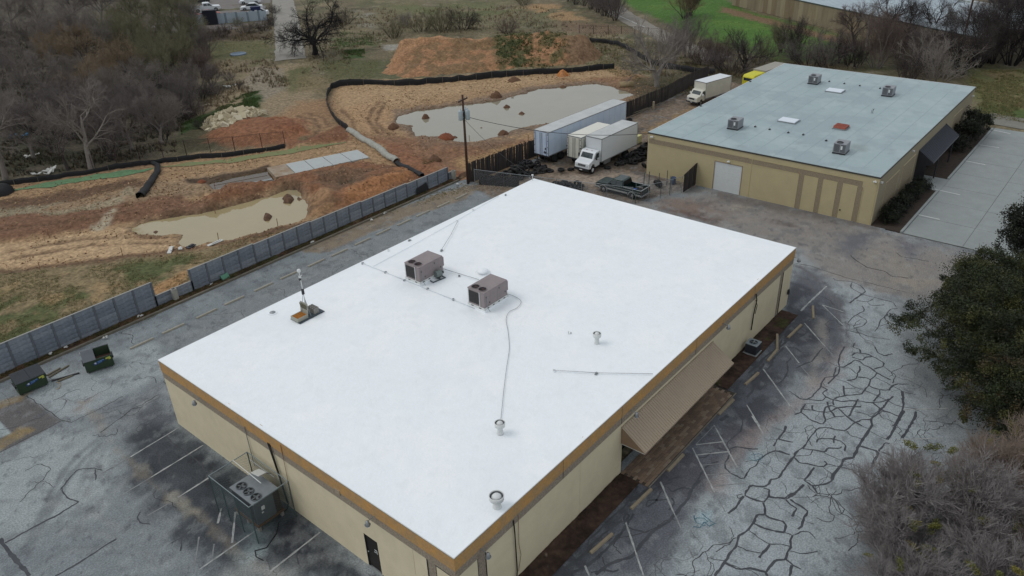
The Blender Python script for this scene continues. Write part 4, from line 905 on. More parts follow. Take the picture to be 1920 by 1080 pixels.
# awning of the second building, with dark posts and side screens
c0 = MB().prism([(-.03, 3.5), (-1.62, 2.42), (-1.62, 2.34), (-.03, 3.42)], 13.6, 24.2, 'yz').build('awning', mat('charcoal_sheet', (66, 70, 78), .45, .3, var=.1), C2)
for k in range(34):
    MB().prism([(-.05, 3.50), (-1.6, 2.44), (-1.6, 2.49), (-.05, 3.55)], 13.7 + k * .315, 13.76 + k * .315, 'yz').build('rib', _M['charcoal_sheet'], c0)
MB().prism([(-.03, 3.5), (-1.6, 2.4), (-1.6, 2.2), (-1.0, 2.0), (-1.0, 0), (-.03, 0)], 13.55, 13.6, 'yz').build('side_screen', m_dark, C2)
MB().prism([(-.03, 3.6), (-1.6, 2.5), (-1.6, 2.3), (-.03, 2.4)], 24.2, 24.28, 'yz').build('side_screen', m_dark, C2)
for x in (15.8, 21.8): MB().bb((x, -1.6, 0), (x + .12, -1.48, 2.4)).build('awning_post', m_dark, C2)
MB().bb((14.0, -.05, 0), (23.8, -.01, 2.6)).build('entrance_glazing', m_glass, C2)
# roof hatches
def onroof2(px, py): q = at(px, py, H2); return q
def hatch(px, py, c, label, nm='roof_hatch', sx=1.25, sy=1.25, h=.22, cat='skylight', ribs=False):
    q = onroof2(px, py); t = empty(nm, label, cat, (q.x, q.y, H2 - .02), TH, 'hatches on the grey roof')
    MB().bb((-sx / 2 - .06, -sy / 2 - .06, 0), (sx / 2 + .06, sy / 2 + .06, .12)).build('kerb_frame', m_galv, t)
    MB().prism([(-sx / 2, .12), (sx / 2, .12), (sx / 2 - .12, h), (-sx / 2 + .12, h)], -sy / 2, sy / 2).build('lid', c, t, bevel=.03)
    if ribs:
        for k in (-.3, 0, .3): MB().bb((k * sx - .03, -sy / 2 + .1, h - .002), (k * sx + .03, sy / 2 - .1, h + .04)).build('rib', c, t)
m_acr = mat('acrylic', (206, 214, 222), .3, var=.03)
hatch(1479, 227, m_acr, 'white square skylight near the middle of the grey roof', sx=1.5, sy=1.9)
hatch(1566, 171, m_acr, 'white square skylight nearest the back edge of the grey roof', sx=1.5, sy=1.9)
hatch(1577, 240, mat('red_paint', (138, 70, 54), .6, var=.12, scale=6), 'rust red roof hatch on the grey roof', 'roof_hatch', sx=1.4, sy=1.3, h=.34, cat='hatch', ribs=True)
for k, (px, py) in enumerate([(1416, 238), (1443, 243), (1478, 249), (1506, 253), (1549, 264), (1555, 153), (1583, 157), (1612, 161), (1650, 166), (1314, 199), (1407, 153)]):
    q = onroof2(px, py); t = empty('pipe_support', ['first', 'second', 'third', 'fourth', 'fifth'][k % 5] + (' dark pipe block from the left in the front row on the grey roof' if k < 5 else ' dark pipe block from the left in the back row on the grey roof') if k < 9 else ('dark vent stub at the left edge of the grey roof' if k == 9 else 'dark vent stub at the back left edge of the grey roof'), 'pipe block', (q.x, q.y, H2 - .015), 0, 'pipe blocks on the grey roof')
    MB().bb((-.12, -.09, 0), (.12, .09, .1)).build('block', m_dark, t); MB().tube((0, 0, .1), (0, 0, .2), .04).build('clamp', m_galv, t)
q = onroof2(1636, 212); t = empty('vent_pipe', 'small forked metal vent pipe alone on the grey roof', 'vent', (q.x, q.y, H2 - .015))
MB().tube((0, 0, 0), (0, 0, .45), .04).tube((0, 0, .25), (.2, -.1, .5), .03).tube((-.15, .1, 0), (-.15, .1, .4), .03).build('pipe', m_galv, t); MB().tube((0, 0, .45), (0, 0, .52), .07).build('cap', m_galv, t)

# ---------------- packaged units on the grey roof
def small_unit(px, py, label, k):
    q = onroof2(px, py); t = empty('rooftop_unit', label, 'air conditioner', (q.x, q.y, H2 - .01), math.radians(3), 'air conditioners on the grey roof')
    mg = mat('unit_grey', (134, 136, 140), .5, .2, var=.08)
    MB().bb((-.05, -.62, .0), (1.55, .62, .12)).build('base_rail', m_dark, t)
    MB().bb((0, -.6, .12), (1.5, .6, 1.05)).build('cabinet', mg, t, bevel=.02)
    MB().lathe([(.28, 1.05), (.31, 1.05), (.31, 1.10), (.28, 1.10)], (.42, .12, 0), 20, closed=True).build('fan_ring', m_dark, t)
    MB().tube((.42, .12, 1.052), (.42, .12, 1.06), .28, n=20).build('fan_opening', m_black, t)
    MB().bb((-.012, -.55, .2), (-.002, -.1, .98)).build('coil_grille', mat('coil', (92, 94, 98), .6, var=.2, scale=30), t)
    b = MB()
    for j in range(9): b.bb((-.02, .0, .24 + j * .085), (-.002, .52, .27 + j * .085))
    b.build('louvres', m_dark, t)
    MB().bb((-.05, -.28, .5), (-.004, -.12, .85)).build('panel_plate', m_wh, t)
    MB().bb((1.5, -.5, .25), (1.72, .5, .95)).build('duct_hood', mg, t)
small_unit(1373, 243, 'grey rooftop air conditioner at the front left of the grey roof', 0)
small_unit(1572, 289, 'grey rooftop air conditioner beside a stain, front right on the grey roof', 1)
small_unit(1523, 158, 'grey rooftop air conditioner at the back left of the grey roof', 2)
small_unit(1662, 181, 'grey rooftop air conditioner at the back right of the grey roof', 3)

# ---------------- third building, far off: pale concrete panels and a long white metal roof
u = Vector((-.50, -.866, 0)); n3 = Vector((.866, -.5, 0))
P0 = Vector((158.5, 59.0, 0))
C3 = empty('storage_hall', 'long far building of stained tan concrete panels under a pale metal roof', 'building', P0, math.atan2(u.y, u.x))
m_w3 = [mat('tan_panel_%s' % k, c, .9, rgb2=d, scale=.6, stretch=(1, 1, .25), bump=.2, bscale=10) for k, (c, d) in enumerate((((138, 128, 106), (112, 102, 82)), ((148, 138, 114), (122, 110, 88)), ((130, 116, 92), (108, 94, 74))))]
rw = random.Random(9)
for i in range(46):
    MB().bb((-6 + i * 1.45, -.2, 0), (-6 + i * 1.45 + 1.42, .0, 4.0)).build('wall_panel', m_w3[rw.choice((0, 0, 1, 1, 2))], C3)
MB().bb((-6, .0, 0), (60.7, .05, 3.98)).build('panel_backing', m_dark, C3)
MB().prism([(-.25, 4.02), (-.25, 4.12), (19.0, 5.6), (19.0, 5.5)], -8, 61, 'yz').build('roof', mat('pale_metal_roof', (172, 184, 190), .5, rgb2=(156, 168, 174), scale=.25, bump=.1, bscale=4), C3)
MB().bb((-8, -.30, 3.9), (61, -.251, 4.12)).build('gutter', mat('green_gutter', (64, 74, 68), .6), C3)
for k in range(70):
    MB().prism([(-.2, 4.13), (18.9, 5.6), (18.9, 5.64), (-.2, 4.17)], -7 + k * .97, -6.97 + k * .97, 'yz').build('roof_rib', _M['pale_metal_roof'], C3)
for k in range(26):
    f = MB().bb((22 + k * 1.45, 17.2, 5.48), (23.2 + k * 1.45, 18.7, 5.70)).build('skylight', mat('skylight_frame', (172, 176, 172), .5), C3)
    MB().bb((22.12 + k * 1.45, 17.3, 5.70), (23.08 + k * 1.45, 18.6, 5.71)).build('pane', mat('skylight_pane', (140, 150, 150), .3), f)
# ================================================================= THINGS ON THE WHITE ROOF
m_unit = mat('taupe_cabinet', (136, 126, 126), .6, var=.10, scale=1.6, bump=.1, bscale=8, fine=.06)
m_coil = mat('condenser_coil', (78, 76, 72), .7, rgb2=(58, 56, 52), scale=14)
def big_unit(x, y, label, tilt=0):
    t = empty('rooftop_unit', label, 'air conditioner', (x, y, HH - .01), tilt, 'large air conditioners on the white roof')
    lx, ly, h = 2.35, 1.45, 1.15
    MB().bb((-.06, -.06, .0), (lx + .06, ly + .06, .14)).build('kerb', m_white, t)
    fr = MB().bb((-.02, -.04, .14), (lx + .02, 0.0, .30)).bb((-.02, ly, .14), (lx + .02, ly + .04, .30)).bb((-.04, -.04, .14), (-.0, ly + .04, .30)).bb((lx, -.04, .14), (lx + .04, ly + .04, .30)).build('base_rail', m_wh, t)
    for k in range(4): MB().bb((.25 + k * .55, -.05, .19), (.42 + k * .55, -.041, .25)).build('fork_slot', m_black, fr)
    for k in range(2): MB().bb((-.05, .25 + k * .7, .19), (-.041, .45 + k * .7, .25)).build('fork_slot', m_black, fr)
    MB().bb((0, 0, .28), (lx, ly, h + .26)).build('cabinet', m_unit, t, bevel=.02)
    MB().bb((-.01, -.02, h + .262), (lx + .02, ly + .02, h + .30)).build('lid', m_unit, t, bevel=.01)
    MB().bb((-.012, .42, .42), (-.001, ly - .1, h + .16)).build('coil_face', m_coil, t)
    g = MB()
    for k in range(14): g.bb((-.022, .42, .44 + k * .062), (-.013, ly - .1, .455 + k * .062))
    for k in range(7): g.bb((-.026, .44 + k * .145, .42), (-.016, .452 + k * .145, h + .16))
    g.build('coil_guard', m_dark, t)
    MB().bb((-.03, ly - .09, .30), (-.002, ly - .02, h + .24)).bb((-.03, .38, .30), (-.002, .42, h + .24)).build('corner_strip', m_wh, t)
    for yy in (.42, 1.04):
        f = MB().lathe([(.27, h + .301), (.30, h + .30), (.31, h + .345), (.275, h + .345)], (.36, yy, 0), 26, closed=True).build('fan', m_unit, t, True)
        MB().tube((.36, yy, h + .302), (.36, yy, h + .310), .27, n=24).build('fan_well', m_black, f)
        bl = MB()
        for a in range(4):
            aa = a * math.pi / 2 + .4
            bl.box((.36 + math.cos(aa) * .13, yy + math.sin(aa) * .13, h + .316), (.20, .10, .006), aa, .3)
        bl.tube((.36, yy, h + .305), (.36, yy, h + .33), .05)
        bl.build('fan_blades', mat('rusty_blade', (74, 44, 40), .6), f)
        gr = MB()
        for rr in (.09, .15, .21, .26): gr.lathe([(rr, h + .348), (rr + .005, h + .348), (rr + .005, h + .353), (rr, h + .353)], (.36, yy, 0), 20, closed=True)
        for a in range(6): gr.tube((.36, yy, h + .35), (.36 + math.cos(a * 1.047) * .27, yy + math.sin(a * 1.047) * .27, h + .35), .004, n=3)
        gr.build('fan_guard', m_dark, f)
    for a, c in ((.0, .62), (.62, 1.35), (1.35, lx)):
        MB().bb((a + .01, -.008, .32), (c - .01, -.001, h + .22)).build('side_panel', m_unit, t)
    for x_, z_ in ((.18, 1.0), (.5, .5), (1.5, 1.15), (2.1, .6)): MB().bb((x_, -.03, z_), (x_ + .05, -.009, z_ + .10)).build('latch', m_dark, t)
    MB().bb((lx + .0, .15, .5), (lx + .28, ly - .15, 1.2)).build('duct_hood', m_unit, t)
    MB().path([(.22, -.05, 1.1), (.22, -.07, .3), (.22, -.3, .05)], .018).build('drain_pipe', m_galv, t)
big_unit(16.32, 18.72, 'brown boxy rooftop air conditioner with two fans, nearer the west edge')
big_unit(16.30, 12.60, 'brown boxy rooftop air conditioner with two fans, nearer the roof centre')
# grey motor on a stand beside the first unit
q = at(822, 521, HH); t = empty('motor_stand', 'grey rounded motor on a low steel frame beside the brown air conditioner', 'motor', (q.x, q.y - .05, HH - .01), math.radians(-10))
MB().bb((-.75, -.35, .02), (.35, -.29, .09)).bb((-.75, .25, .02), (.35, .31, .09)).bb((.3, -.35, .02), (.36, .31, .09)).bb((-.75, -.35, .02), (-.69, .31, .09)).bb((-.1, -.35, .02), (-.04, .31, .09)).build('frame', mat('steel_blue_grey', (98, 106, 110), .5, .4), t)
MB().tube((-.25, 0, .38), (.22, 0, .38), .26, .24, 18).build('motor_body', mat('motor_grey', (112, 120, 118), .5, .1, var=.1), t, bevel=.02)
MB().bb((-.2, -.12, .09), (.1, .12, .2)).tube((.22, 0, .38), (.36, 0, .38), .06).bb((.34, -.1, .3), (.4, .1, .46)).build('mount', m_dark, t)
# exhaust cones
def vent_cone(px, py, r, label, dz=0):
    q = at(px, py, HH); t = empty('roof_vent', label, 'vent', (q.x, q.y, HH - .02), 0, 'round exhaust vents on the white roof')
    MB().lathe([(r * .65, 0), (r * .55, .25), (r * .55, .38), (r * 1.05, .50), (r * 1.1, .72), (r * 1.0, .74), (r * .95, .55), (.001, .5)], (0, 0, 0), 28).build('housing', m_wh, t, True)
    MB().lathe([(r * .94, .70), (r * .94, .60), (r * .1, .60)], (0, 0, 0), 24).build('throat', mat('vent_throat_grey', (96, 100, 102), .6), t, True)  # grey lining inside the vent mouth
    MB().lathe([(.001, .80), (r * .45, .76), (r * .72, .66), (r * .74, .60)], (0, 0, 0), 24).build('dome', m_wh, t, True)
vent_cone(932, 950, .33, 'largest round white exhaust vent, near the corner of the white roof')
vent_cone(938, 812, .26, 'small white exhaust vent at the end of the long roof cable')
vent_cone(1119, 643, .24, 'small white exhaust vent near the awning side of the white roof')
q = at(905, 512, HH); t = empty('turbine_vent', 'low white domed vent behind the brown air conditioner', 'vent', (q.x, q.y, HH - .02))
MB().lathe([(.62, 0), (.60, .04), (.30, .05), (.30, .16)], (0, 0, 0), 24).build('flange', m_white, t, True); MB().lathe([(.001, .34), (.25, .31), (.44, .20), (.42, .14), (.1, .13)], (0, 0, 0), 24).build('dome', m_white, t, True)
q = at(1066, 626, HH); t = empty('roof_anchor', 'tiny pair of white pipe stubs standing alone on the white roof', 'pipe', (q.x, q.y, HH - .02))
MB().tube((0, 0, 0), (0, 0, .22), .035).build('pipe', m_wh, t); MB().tube((.12, -.1, 0), (.12, -.1, .12), .03).build('pipe', m_galv, t)
q = at(511, 586, HH); t = empty('roof_drain', 'small grey roof drain near the west edge of the white roof', 'drain', (q.x, q.y, HH - .02))
MB().lathe([(.22, 0), (.20, .05), (.12, .09), (.001, .10)], (0, 0, 0), 18).build('strainer', m_galv, t, True); MB().lathe([(.30, 0), (.3, .02), (.2, .03)], (0, 0, 0), 18).build('ring', m_white, t)
q = at(953, 1046 - 7, HH)
# pipes and cables with their blocks
def roofline(name, pts, r, m, label, cat, z=.05, smooth=True):
    P = [Vector((*at(a, b, HH)[:2], HH + z)) for a, b in pts]
    if smooth:
        Q = []
        for i in range(len(P) - 1):
            p0, p1, p2, p3 = P[max(i - 1, 0)], P[i], P[i + 1], P[min(i + 2, len(P) - 1)]
            for s in range(6):
                u_ = s / 6; Q.append(.5 * ((2 * p1) + (-p0 + p2) * u_ + (2 * p0 - 5 * p1 + 4 * p2 - p3) * u_ ** 2 + (-p0 + 3 * p1 - 3 * p2 + p3) * u_ ** 3))
        P = Q + [P[-1]]
    c = P[0].copy(); b = MB().path([p - c for p in P], r)
    o = b.build(name, m, loc=c, smooth=True); tag(o, label, cat); return o
m_cab = mat('grey_cable', (150, 154, 156), .6)
roofline('roof_cable', [(951, 552), (965, 557), (977, 566), (970, 578), (955, 586), (949, 600), (953, 625), (955, 655), (950, 690), (945, 730), (941, 770), (938, 797)], .016, m_cab, 'long thin grey cable curving down the middle of the white roof', 'cable')
roofline('roof_pipe', [(826, 505), (862, 516), (898, 527)], .02, m_cab, 'straight grey pipe between the two brown air conditioners', 'pipe', .12, False)
roofline('roof_pipe', [(858, 417), (845, 443), (828, 470)], .018, m_cab, 'short grey pipe running from the west edge towards the first air conditioner', 'pipe', .1, False)
roofline('roof_pipe', [(1037, 696), (1118, 701), (1224, 703)], .022, mat('pale_pipe', (190, 192, 194), .6), 'straight pale pipe ending at the ochre edge above the awning', 'pipe', .08, False)
roofline('roof_pipe', [(678, 494), (723, 512), (758, 526), (800, 543), (850, 563), (890, 580)], .02, mat('coated_pipe', (206, 212, 216), .6), 'white coated gas pipe running in front of both brown air conditioners', 'pipe', .06, False)
roofline('edge_strip', [(700, 500), (760, 468), (850, 418), (935, 368)], .012, _M['coated_pipe'], 'white coated conduit along the west edge of the white roof', 'pipe', .03, False)
bl = [((861, 518), 'grey block under the straight pipe between the air conditioners'), ((828, 470), 'grey block at the inner end of the short pipe'), ((1118, 701), 'grey block under the pale pipe above the awning'), ((1039, 695), 'white block at the blind end of the pale pipe'),
      ((723, 511), 'first block of the gas pipe from the west edge'), ((759, 526), 'second block of the gas pipe from the west edge'), ((802, 542), 'third block of the gas pipe from the west edge'), ((850, 562), 'fourth block of the gas pipe from the west edge'),
      ((768, 451), 'small block at the west roof edge left of the short pipe'), ((857, 415), 'white boot where the short pipe leaves the west roof edge'), ((887, 394), 'white boot at the west roof edge towards the back corner'), ((680, 494), 'block where the gas pipe meets the west roof edge'), ((728, 470), 'small white stub at the west roof edge above the gas pipe'), ((948, 366), 'small stub at the west roof edge nearest the back corner')]
for (px, py), lb in bl:
    q = at(px, py, HH); t = empty('pipe_support', lb, 'pipe block', (q.x, q.y, HH - .015), random.Random(px).random(), 'pipe blocks on the white roof')
    wh = 'white' in lb
    MB().bb((-.13, -.06, 0), (.13, .06, .07)).build('block', m_white if wh else m_galv, t); MB().tube((0, -.07, .09), (0, .07, .09), .035, n=8).build('clamp', m_galv if not wh else m_wh, t)
# ---- instrument mast with its ballast, case and mat
q = at(577, 591, HH)
t = empty('rubber_mat', 'dark rubber mat under the instrument mast on the white roof', 'mat', (q.x, q.y, HH - .005), math.radians(0))
MB().bb((-1.02, -.52, 0), (1.02, .52, .03)).build('mat_sheet', mat('slate_mat', (62, 72, 78), .8, var=.1), t)
MB().bb((-1.0, -.50, .03), (1.0, .50, .045)).build('mat_top', mat('slate_mat_top', (74, 84, 90), .85, var=.15), t)
zb = HH + .045
k = empty('instrument_case', 'open grey case with orange foam beside the mast', 'case', (q.x - .62, q.y + .02, zb), math.radians(180 - 0))
mcase = mat('case_grey', (150, 150, 138), .5, var=.06)
b = MB().bb((-.42, -.38, 0), (.42, .38, .05)).bb((-.42, -.38, .05), (-.38, .38, .26)).bb((.38, -.38, .05), (.42, .38, .26)).bb((-.38, -.38, .05), (.38, -.34, .26)).bb((-.38, .34, .05), (.38, .38, .26)).build('shell', mcase, k)
MB().bb((-.38, -.34, .05), (.38, .34, .23)).build('foam', mat('orange_foam', (176, 120, 44), .9, rgb2=(150, 98, 40), scale=12), k)
fo = MB()
for a in range(4):
    for c_ in range(3): fo.bb((-.30 + a * .17, -.25 + c_ * .19, .231), (-.19 + a * .17, -.13 + c_ * .19, .245))
fo.build('foam_cells', mat('orange_dark', (140, 84, 30), .9), k)
ld = MB().box((-.46, 0, .62), (.06, .76, .74), 0, 0, -.12).build('lid', mcase, k, bevel=.01)
li = MB()
for a in range(5):
    for c_ in range(6): li.box((-.42 + (.62 - (.34 + a * .14)) * -.12, -.3 + c_ * .12, .34 + a * .14), (.02, .08, .09), 0, 0, -.12)
li.build('lid_cells', mat('lid_dark', (96, 92, 72), .8), ld)
cb = MB()
t0 = None
m_blk = mat('cinder_block', (150, 147, 141), .95, rgb2=(122, 119, 114), scale=9, bump=.6, bscale=25)
def cinder(x, y, z, rz, label):
    o = empty('cinder_block', label, 'cinder block', (x, y, z), rz, 'cinder blocks holding down the mast')
    w_, l_, h_ = .20, .40, .20
    b = MB().bb((-l_ / 2, -w_ / 2, 0), (l_ / 2, -w_ / 2 + .035, h_)).bb((-l_ / 2, w_ / 2 - .035, 0), (l_ / 2, w_ / 2, h_))
    for xx in (-l_ / 2, -.018, l_ / 2 - .036): b.bb((xx, -w_ / 2 + .035, 0), (xx + .036, w_ / 2 - .035, h_))
    b.build('web', m_blk, o)
    MB().bb((-l_ / 2 + .04, -w_ / 2 + .04, .0), (l_ / 2 - .04, w_ / 2 - .04, .02)).build('hollow', m_black, o)
bx_, by_ = q.x + .62, q.y
for i, (dx, dy, dz, nm) in enumerate(((-.12, .22, 0, 'lower'), (-.12, -.02, 0, 'lower middle'), (-.12, -.26, 0, 'lower near'), (-.12, .22, .2, 'upper'), (-.12, -.02, .2, 'upper middle'), (-.12, -.26, .2, 'upper near'))):
    cinder(bx_ + dx, by_ + dy, zb + dz, 0, 'hollow concrete block, %s one of the stack beside the mast' % nm)
ms = empty('instrument_mast', 'thin white tripod mast with sensors on the white roof', 'mast', (q.x + .02, q.y + .05, zb))
MB().tube((0, 0, 0), (0, 0, 1.3), .045).tube((0, 0, 1.3), (-.02, .02, 3.3), .028).build('pole', m_wh, ms)
for a in range(3):
    aa = a * 2.094 + .5
    MB().tube((math.cos(aa) * .55 * .7, math.sin(aa) * .42, .0), (0, 0, 1.75 if a == 1 else 1.3), .016).build('leg', m_galv, ms)
MB().bb((-.10, -.06, 1.55), (.06, .06, 1.95)).build('logger_box', m_dark, ms, bevel=.01)
MB().lathe([(.001, 3.42), (.10, 3.40), (.13, 3.30), (.10, 3.2), (.001, 3.18)], (-.02, .02, 0), 16).build('dome_sensor', m_wh, ms, True)
MB().lathe([(.07, 2.95), (.09, 2.93), (.07, 2.90), (.09, 2.87), (.07, 2.84), (.09, 2.81), (.03, 2.78)], (-.02, .02, 0), 14).bb((-.02, .02, 2.88), (.16, .05, 2.91)).build('shield', m_wh, ms)
MB().bb((-.12, -.04, 2.62), (.0, .06, 2.74)).build('camera_head', m_dark, ms)
MB().tube((-.02, .02, 3.1), (.35, -.2, 3.16), .01).tube((.35, -.2, 3.16), (.35, -.2, 3.3), .012).build('sensor_arm', m_galv, ms)
# flue at the back corner
q = at(999, 342, HH); t = empty('antenna', 'small white weather sensor on a post at the back corner of the white roof', 'sensor', (37.0, 24.9, 5.0))
MB().tube((0, 0, 0), (0, 0, .45), .03).tube((0, .0, .0), (-.2, .3, .3), .01).build('post', m_wh, t); MB().lathe([(.001, .62), (.1, .58), (.12, .5), (.001, .44)], (0, 0, 0), 14).build('dome', m_wh, t, True)

# ================================================================= CAGED CONDENSER
cg = empty('security_cage', 'open-topped wire mesh cage around the condenser against the west wall', 'cage', (0, 0, 0))
m_frame = mat('cage_frame', (78, 92, 92), .5, .3, var=.15)
x0, x1, y0, y1, zc = -2.68, -.26, 12.2, 16.0, 2.6
corners = [(x0, y0), (x1, y0), (x1, y1), (x0, y1)]
for (x, y) in corners + [(x0, 14.8), (x0, 13.5)]: MB().tube((x, y, 0), (x, y, zc), .035, n=8).build('post', m_frame, cg)
for a, c in zip(corners, corners[1:] + corners[:1]):
    MB().tube((*a, zc), (*c, zc), .025, n=6).build('top_rail', mat('cage_rail', (126, 138, 140), .5, .3), cg)
    a3, c3 = Vector((*a, 0)), Vector((*c, 0)); Ln = (c3 - a3).length; d_ = (c3 - a3) / Ln; g = MB()
    st = .13; nK = int((Ln + zc) / st)
    for i in range(nK):
        s = i * st
        for sg in (1, -1):
            pts = []
            for zz in (0.05, zc):
                xx = s - zz if sg > 0 else s - zc + zz
                pts.append((xx, zz))
            (xa, za), (xb, zb_) = pts
            if abs(xb - xa) < 1e-6: continue
            t0_, t1_ = 0, 1
            lo = (0 - xa) / (xb - xa); hi = (Ln - xa) / (xb - xa)
            lo, hi = min(lo, hi), max(lo, hi); t0_, t1_ = max(0, lo), min(1, hi)
            if t1_ <= t0_: continue
            A_ = a3 + d_ * (xa + (xb - xa) * t0_) + Vector((0, 0, za + (zb_ - za) * t0_)); B_ = a3 + d_ * (xa + (xb - xa) * t1_) + Vector((0, 0, za + (zb_ - za) * t1_))
            g.tube(A_, B_, .004, n=3, cap=False)
    g.build('wire_mesh', m_frame, cg)
MB().tube((x1 - .9, y1, zc + .02), (x1 - 1.0, y0 + 1.0, zc + .02), .02).build('loose_bar', m_wh, cg)
MB().tube((x1 + .1, 16.3, 1.9), (x1 + .1, 13.8, 1.9), .02).build('loose_bar', m_wh, cg)
cu = empty('condenser_unit', 'long dark grey condensing unit with three top fans inside the cage', 'air conditioner', (0, 0, 0))
mcu = mat('condenser_grey', (92, 98, 102), .5, .2, var=.12, scale=2)
MB().bb((-2.15, 12.85, .42), (-.95, 15.0, 1.9)).build('cabinet', mcu, cu, bevel=.02)
MB().bb((-2.18, 12.82, 1.9), (-.55, 15.03, 1.96)).build('top_panel', mat('condenser_top', (124, 130, 134), .5, .2, var=.12), cu, bevel=.01)
MB().bb((-.95, 12.9, .42), (-.56, 14.95, 1.9)).build('control_box', mat('rust_dark', (58, 50, 46), .7, var=.25, scale=3), cu)
MB().bb((-2.2, 12.8, .3), (-.5, 15.05, .42)).build('skid', mat('rusty_skid', (88, 66, 46), .8, var=.3, scale=4), cu)
for x in (-2.1, -.65):
    for y in (12.9, 13.9, 14.9): MB().bb((x - .08, y - .08, 0), (x + .08, y + .08, .3)).build('foot', m_blk, cu)
for k in range(3):
    yy = 13.2 + k * .68
    f = MB().lathe([(.25, 1.962), (.29, 1.96), (.30, 2.01), (.255, 2.01)], (-1.72, yy, 0), 24, closed=True).build('fan', mcu, cu, True)
    MB().tube((-1.72, yy, 1.963), (-1.72, yy, 1.968), .25, n=24).build('fan_well', m_black, f)
    bl_ = MB()
    for a in range(4): bl_.box((-1.72 + math.cos(a * 1.571 + k) * .13, yy + math.sin(a * 1.571 + k) * .13, 1.982), (.2, .11, .006), a * 1.571 + k, .25)
    bl_.build('fan_blades', mat('grey_blade', (104, 110, 112), .5), f)
    gr = MB()
    for rr in (.08, .14, .20, .25): gr.lathe([(rr, 2.012), (rr + .005, 2.012), (rr + .005, 2.017), (rr, 2.017)], (-1.72, yy, 0), 18, closed=True)
    gr.build('fan_guard', m_dark, f)
cf = MB()
for k in range(22): cf.bb((-2.158, 12.95 + k * .09, .5), (-2.151, 12.98 + k * .09, 1.8))
cf.build('coil_fins', m_dark, cu)
MB().bb((-1.75, 12.838, 1.25), (-1.55, 12.849, 1.5)).bb((-1.78, 12.838, 1.05), (-1.66, 12.849, 1.13)).build('label_plate', m_wh, cu)
q = Vector((-.62, 14.25, 2.35)); t = empty('dish', 'square white panel on a bracket above the condenser', 'panel', q, 0)
MB().box((-.12, 0, .05), (.62, .55, .03), .25, .1, .35).build('plate', m_wh, t); MB().tube((.55, 0, -.5), (0, 0, .0), .02).build('bracket', m_dark, t)
MB().bb((-1.05, 13.95, 1.962), (-.65, 14.05, 1.99))
t = tag(MB().path([(-1.1, 12.6, .03), (-1.7, 12.0, .02), (-2.6, 11.6, .02), (-3.1, 11.9, .02), (-3.3, 11.5, .02), (-3.2, 11.0, .02)], .025).build('drain_hose', _M['black_rubber'], smooth=True), 'black drain hose snaking on the stained asphalt by the cage', 'hose')
# small condenser by the east wall
q = at(1412, 648, .45); t = empty('condenser_unit', 'small square dark condenser on the mulch bed beside the awning', 'air conditioner', (29.65, -.72, 0))
MB().bb((-.5, -.5, 0), (.5, .5, .09)).build('pad', m_conc, t)
MB().bb((-.42, -.42, .09), (.42, .42, .80)).build('cabinet', mat('slate_cabinet', (58, 64, 72), .5, .2, var=.1), t, bevel=.05)
MB().bb((-.44, -.44, .80), (.44, .44, .86)).build('top_cover', mat('slate_top', (128, 136, 140), .5, .1), t, bevel=.04)
f = MB().lathe([(.26, .861), (.30, .861), (.30, .88), (.26, .88)], (0, 0, 0), 22, closed=True).build('fan', mat('slate_blue', (84, 104, 120), .5), t, True)
MB().tube((0, 0, .862), (0, 0, .866), .26, n=22).build('fan_well', m_black, f)
bl_ = MB()
for a in range(4): bl_.box((math.cos(a * 1.571) * .14, math.sin(a * 1.571) * .14, .873), (.22, .12, .006), a * 1.571, .25)
bl_.tube((0, 0, .866), (0, 0, .89), .06); bl_.build('fan_blades', _M['grey_blade'], f)
lv = MB()
for k in range(9): lv.bb((-.43, -.43, .14 + k * .07), (.43, .43, .16 + k * .07))
lv.build('louvres', m_dark, t)
# ================================================================= PRECAST WALL ALONG THE WEST LANE
WY = 40.62
m_pc = [mat('precast_%d' % k, c, .9, var=.10, scale=2.2, bump=.7, bscale=9, fine=.12) for k, c in enumerate(((120, 127, 137), (112, 119, 129), (128, 134, 143)))]
m_post = mat('precast_post', (96, 101, 108), .9, var=.12, scale=3, bump=.3)
rw = random.Random(12)
def pwall(label, x0, n, hs, sp=1.555, ncourse=6):
    t = empty('concrete_wall', label, 'wall', (x0, WY, 0), 0, 'sections of the grey precast wall')
    cache = {}
    for i in range(n + 1):
        h = hs(i if i < n else n - 1)
        MB().bb((i * sp - .075, -.075, -.3), (i * sp + .075, .075, h + .03)).build('post', m_post, t)
    for i in range(n):
        h = hs(i); nc = max(2, round(h / .36)) if ncourse is None else ncourse; ch = h / nc
        for c in range(nc):
            key = (round(ch, 3), rw.randrange(3))
            if key not in cache:
                X_, Z_ = np.meshgrid(np.linspace(.075, sp - .075, 8), np.linspace(.008, ch - .008, 4), indexing='ij')
                ro = fbm(X_ * 3 + key[1] * 9, Z_ * 3, .5, 300 + key[1], 3) * .035
                ro[0, :] = ro[-1, :] = 0; ro[:, 0] = ro[:, -1] = 0
                n1 = X_.size
                V1 = np.stack([X_, -.03 - ro, Z_], -1).reshape(-1, 3); V2 = np.array([(.075, .03, .008), (sp - .075, .03, .008), (sp - .075, .03, ch - .008), (.075, .03, ch - .008), (.075, -.03, .008), (sp - .075, -.03, .008), (sp - .075, -.03, ch - .008), (.075, -.03, ch - .008)])
                F = grid_faces(8, 4); F2 = np.array([(0, 1, 2, 3), (3, 2, 6, 7), (0, 4, 5, 1)]) + n1
                me = np_mesh('panel', np.vstack([V1, V2]), np.vstack([F, F2])); me.materials.append(m_pc[key[1]]); cache[key] = me
            o = bpy.data.objects.new('panel', cache[key]); COL.objects.link(o); o.parent = t; o.location = (i * sp, rw.uniform(-.004, .004), c * ch)
        MB().bb((i * sp, -.06, h), ((i + 1) * sp, .06, h + .05)).build('coping', mat('coping', (150, 150, 146), .9, var=.1), t)
    return t
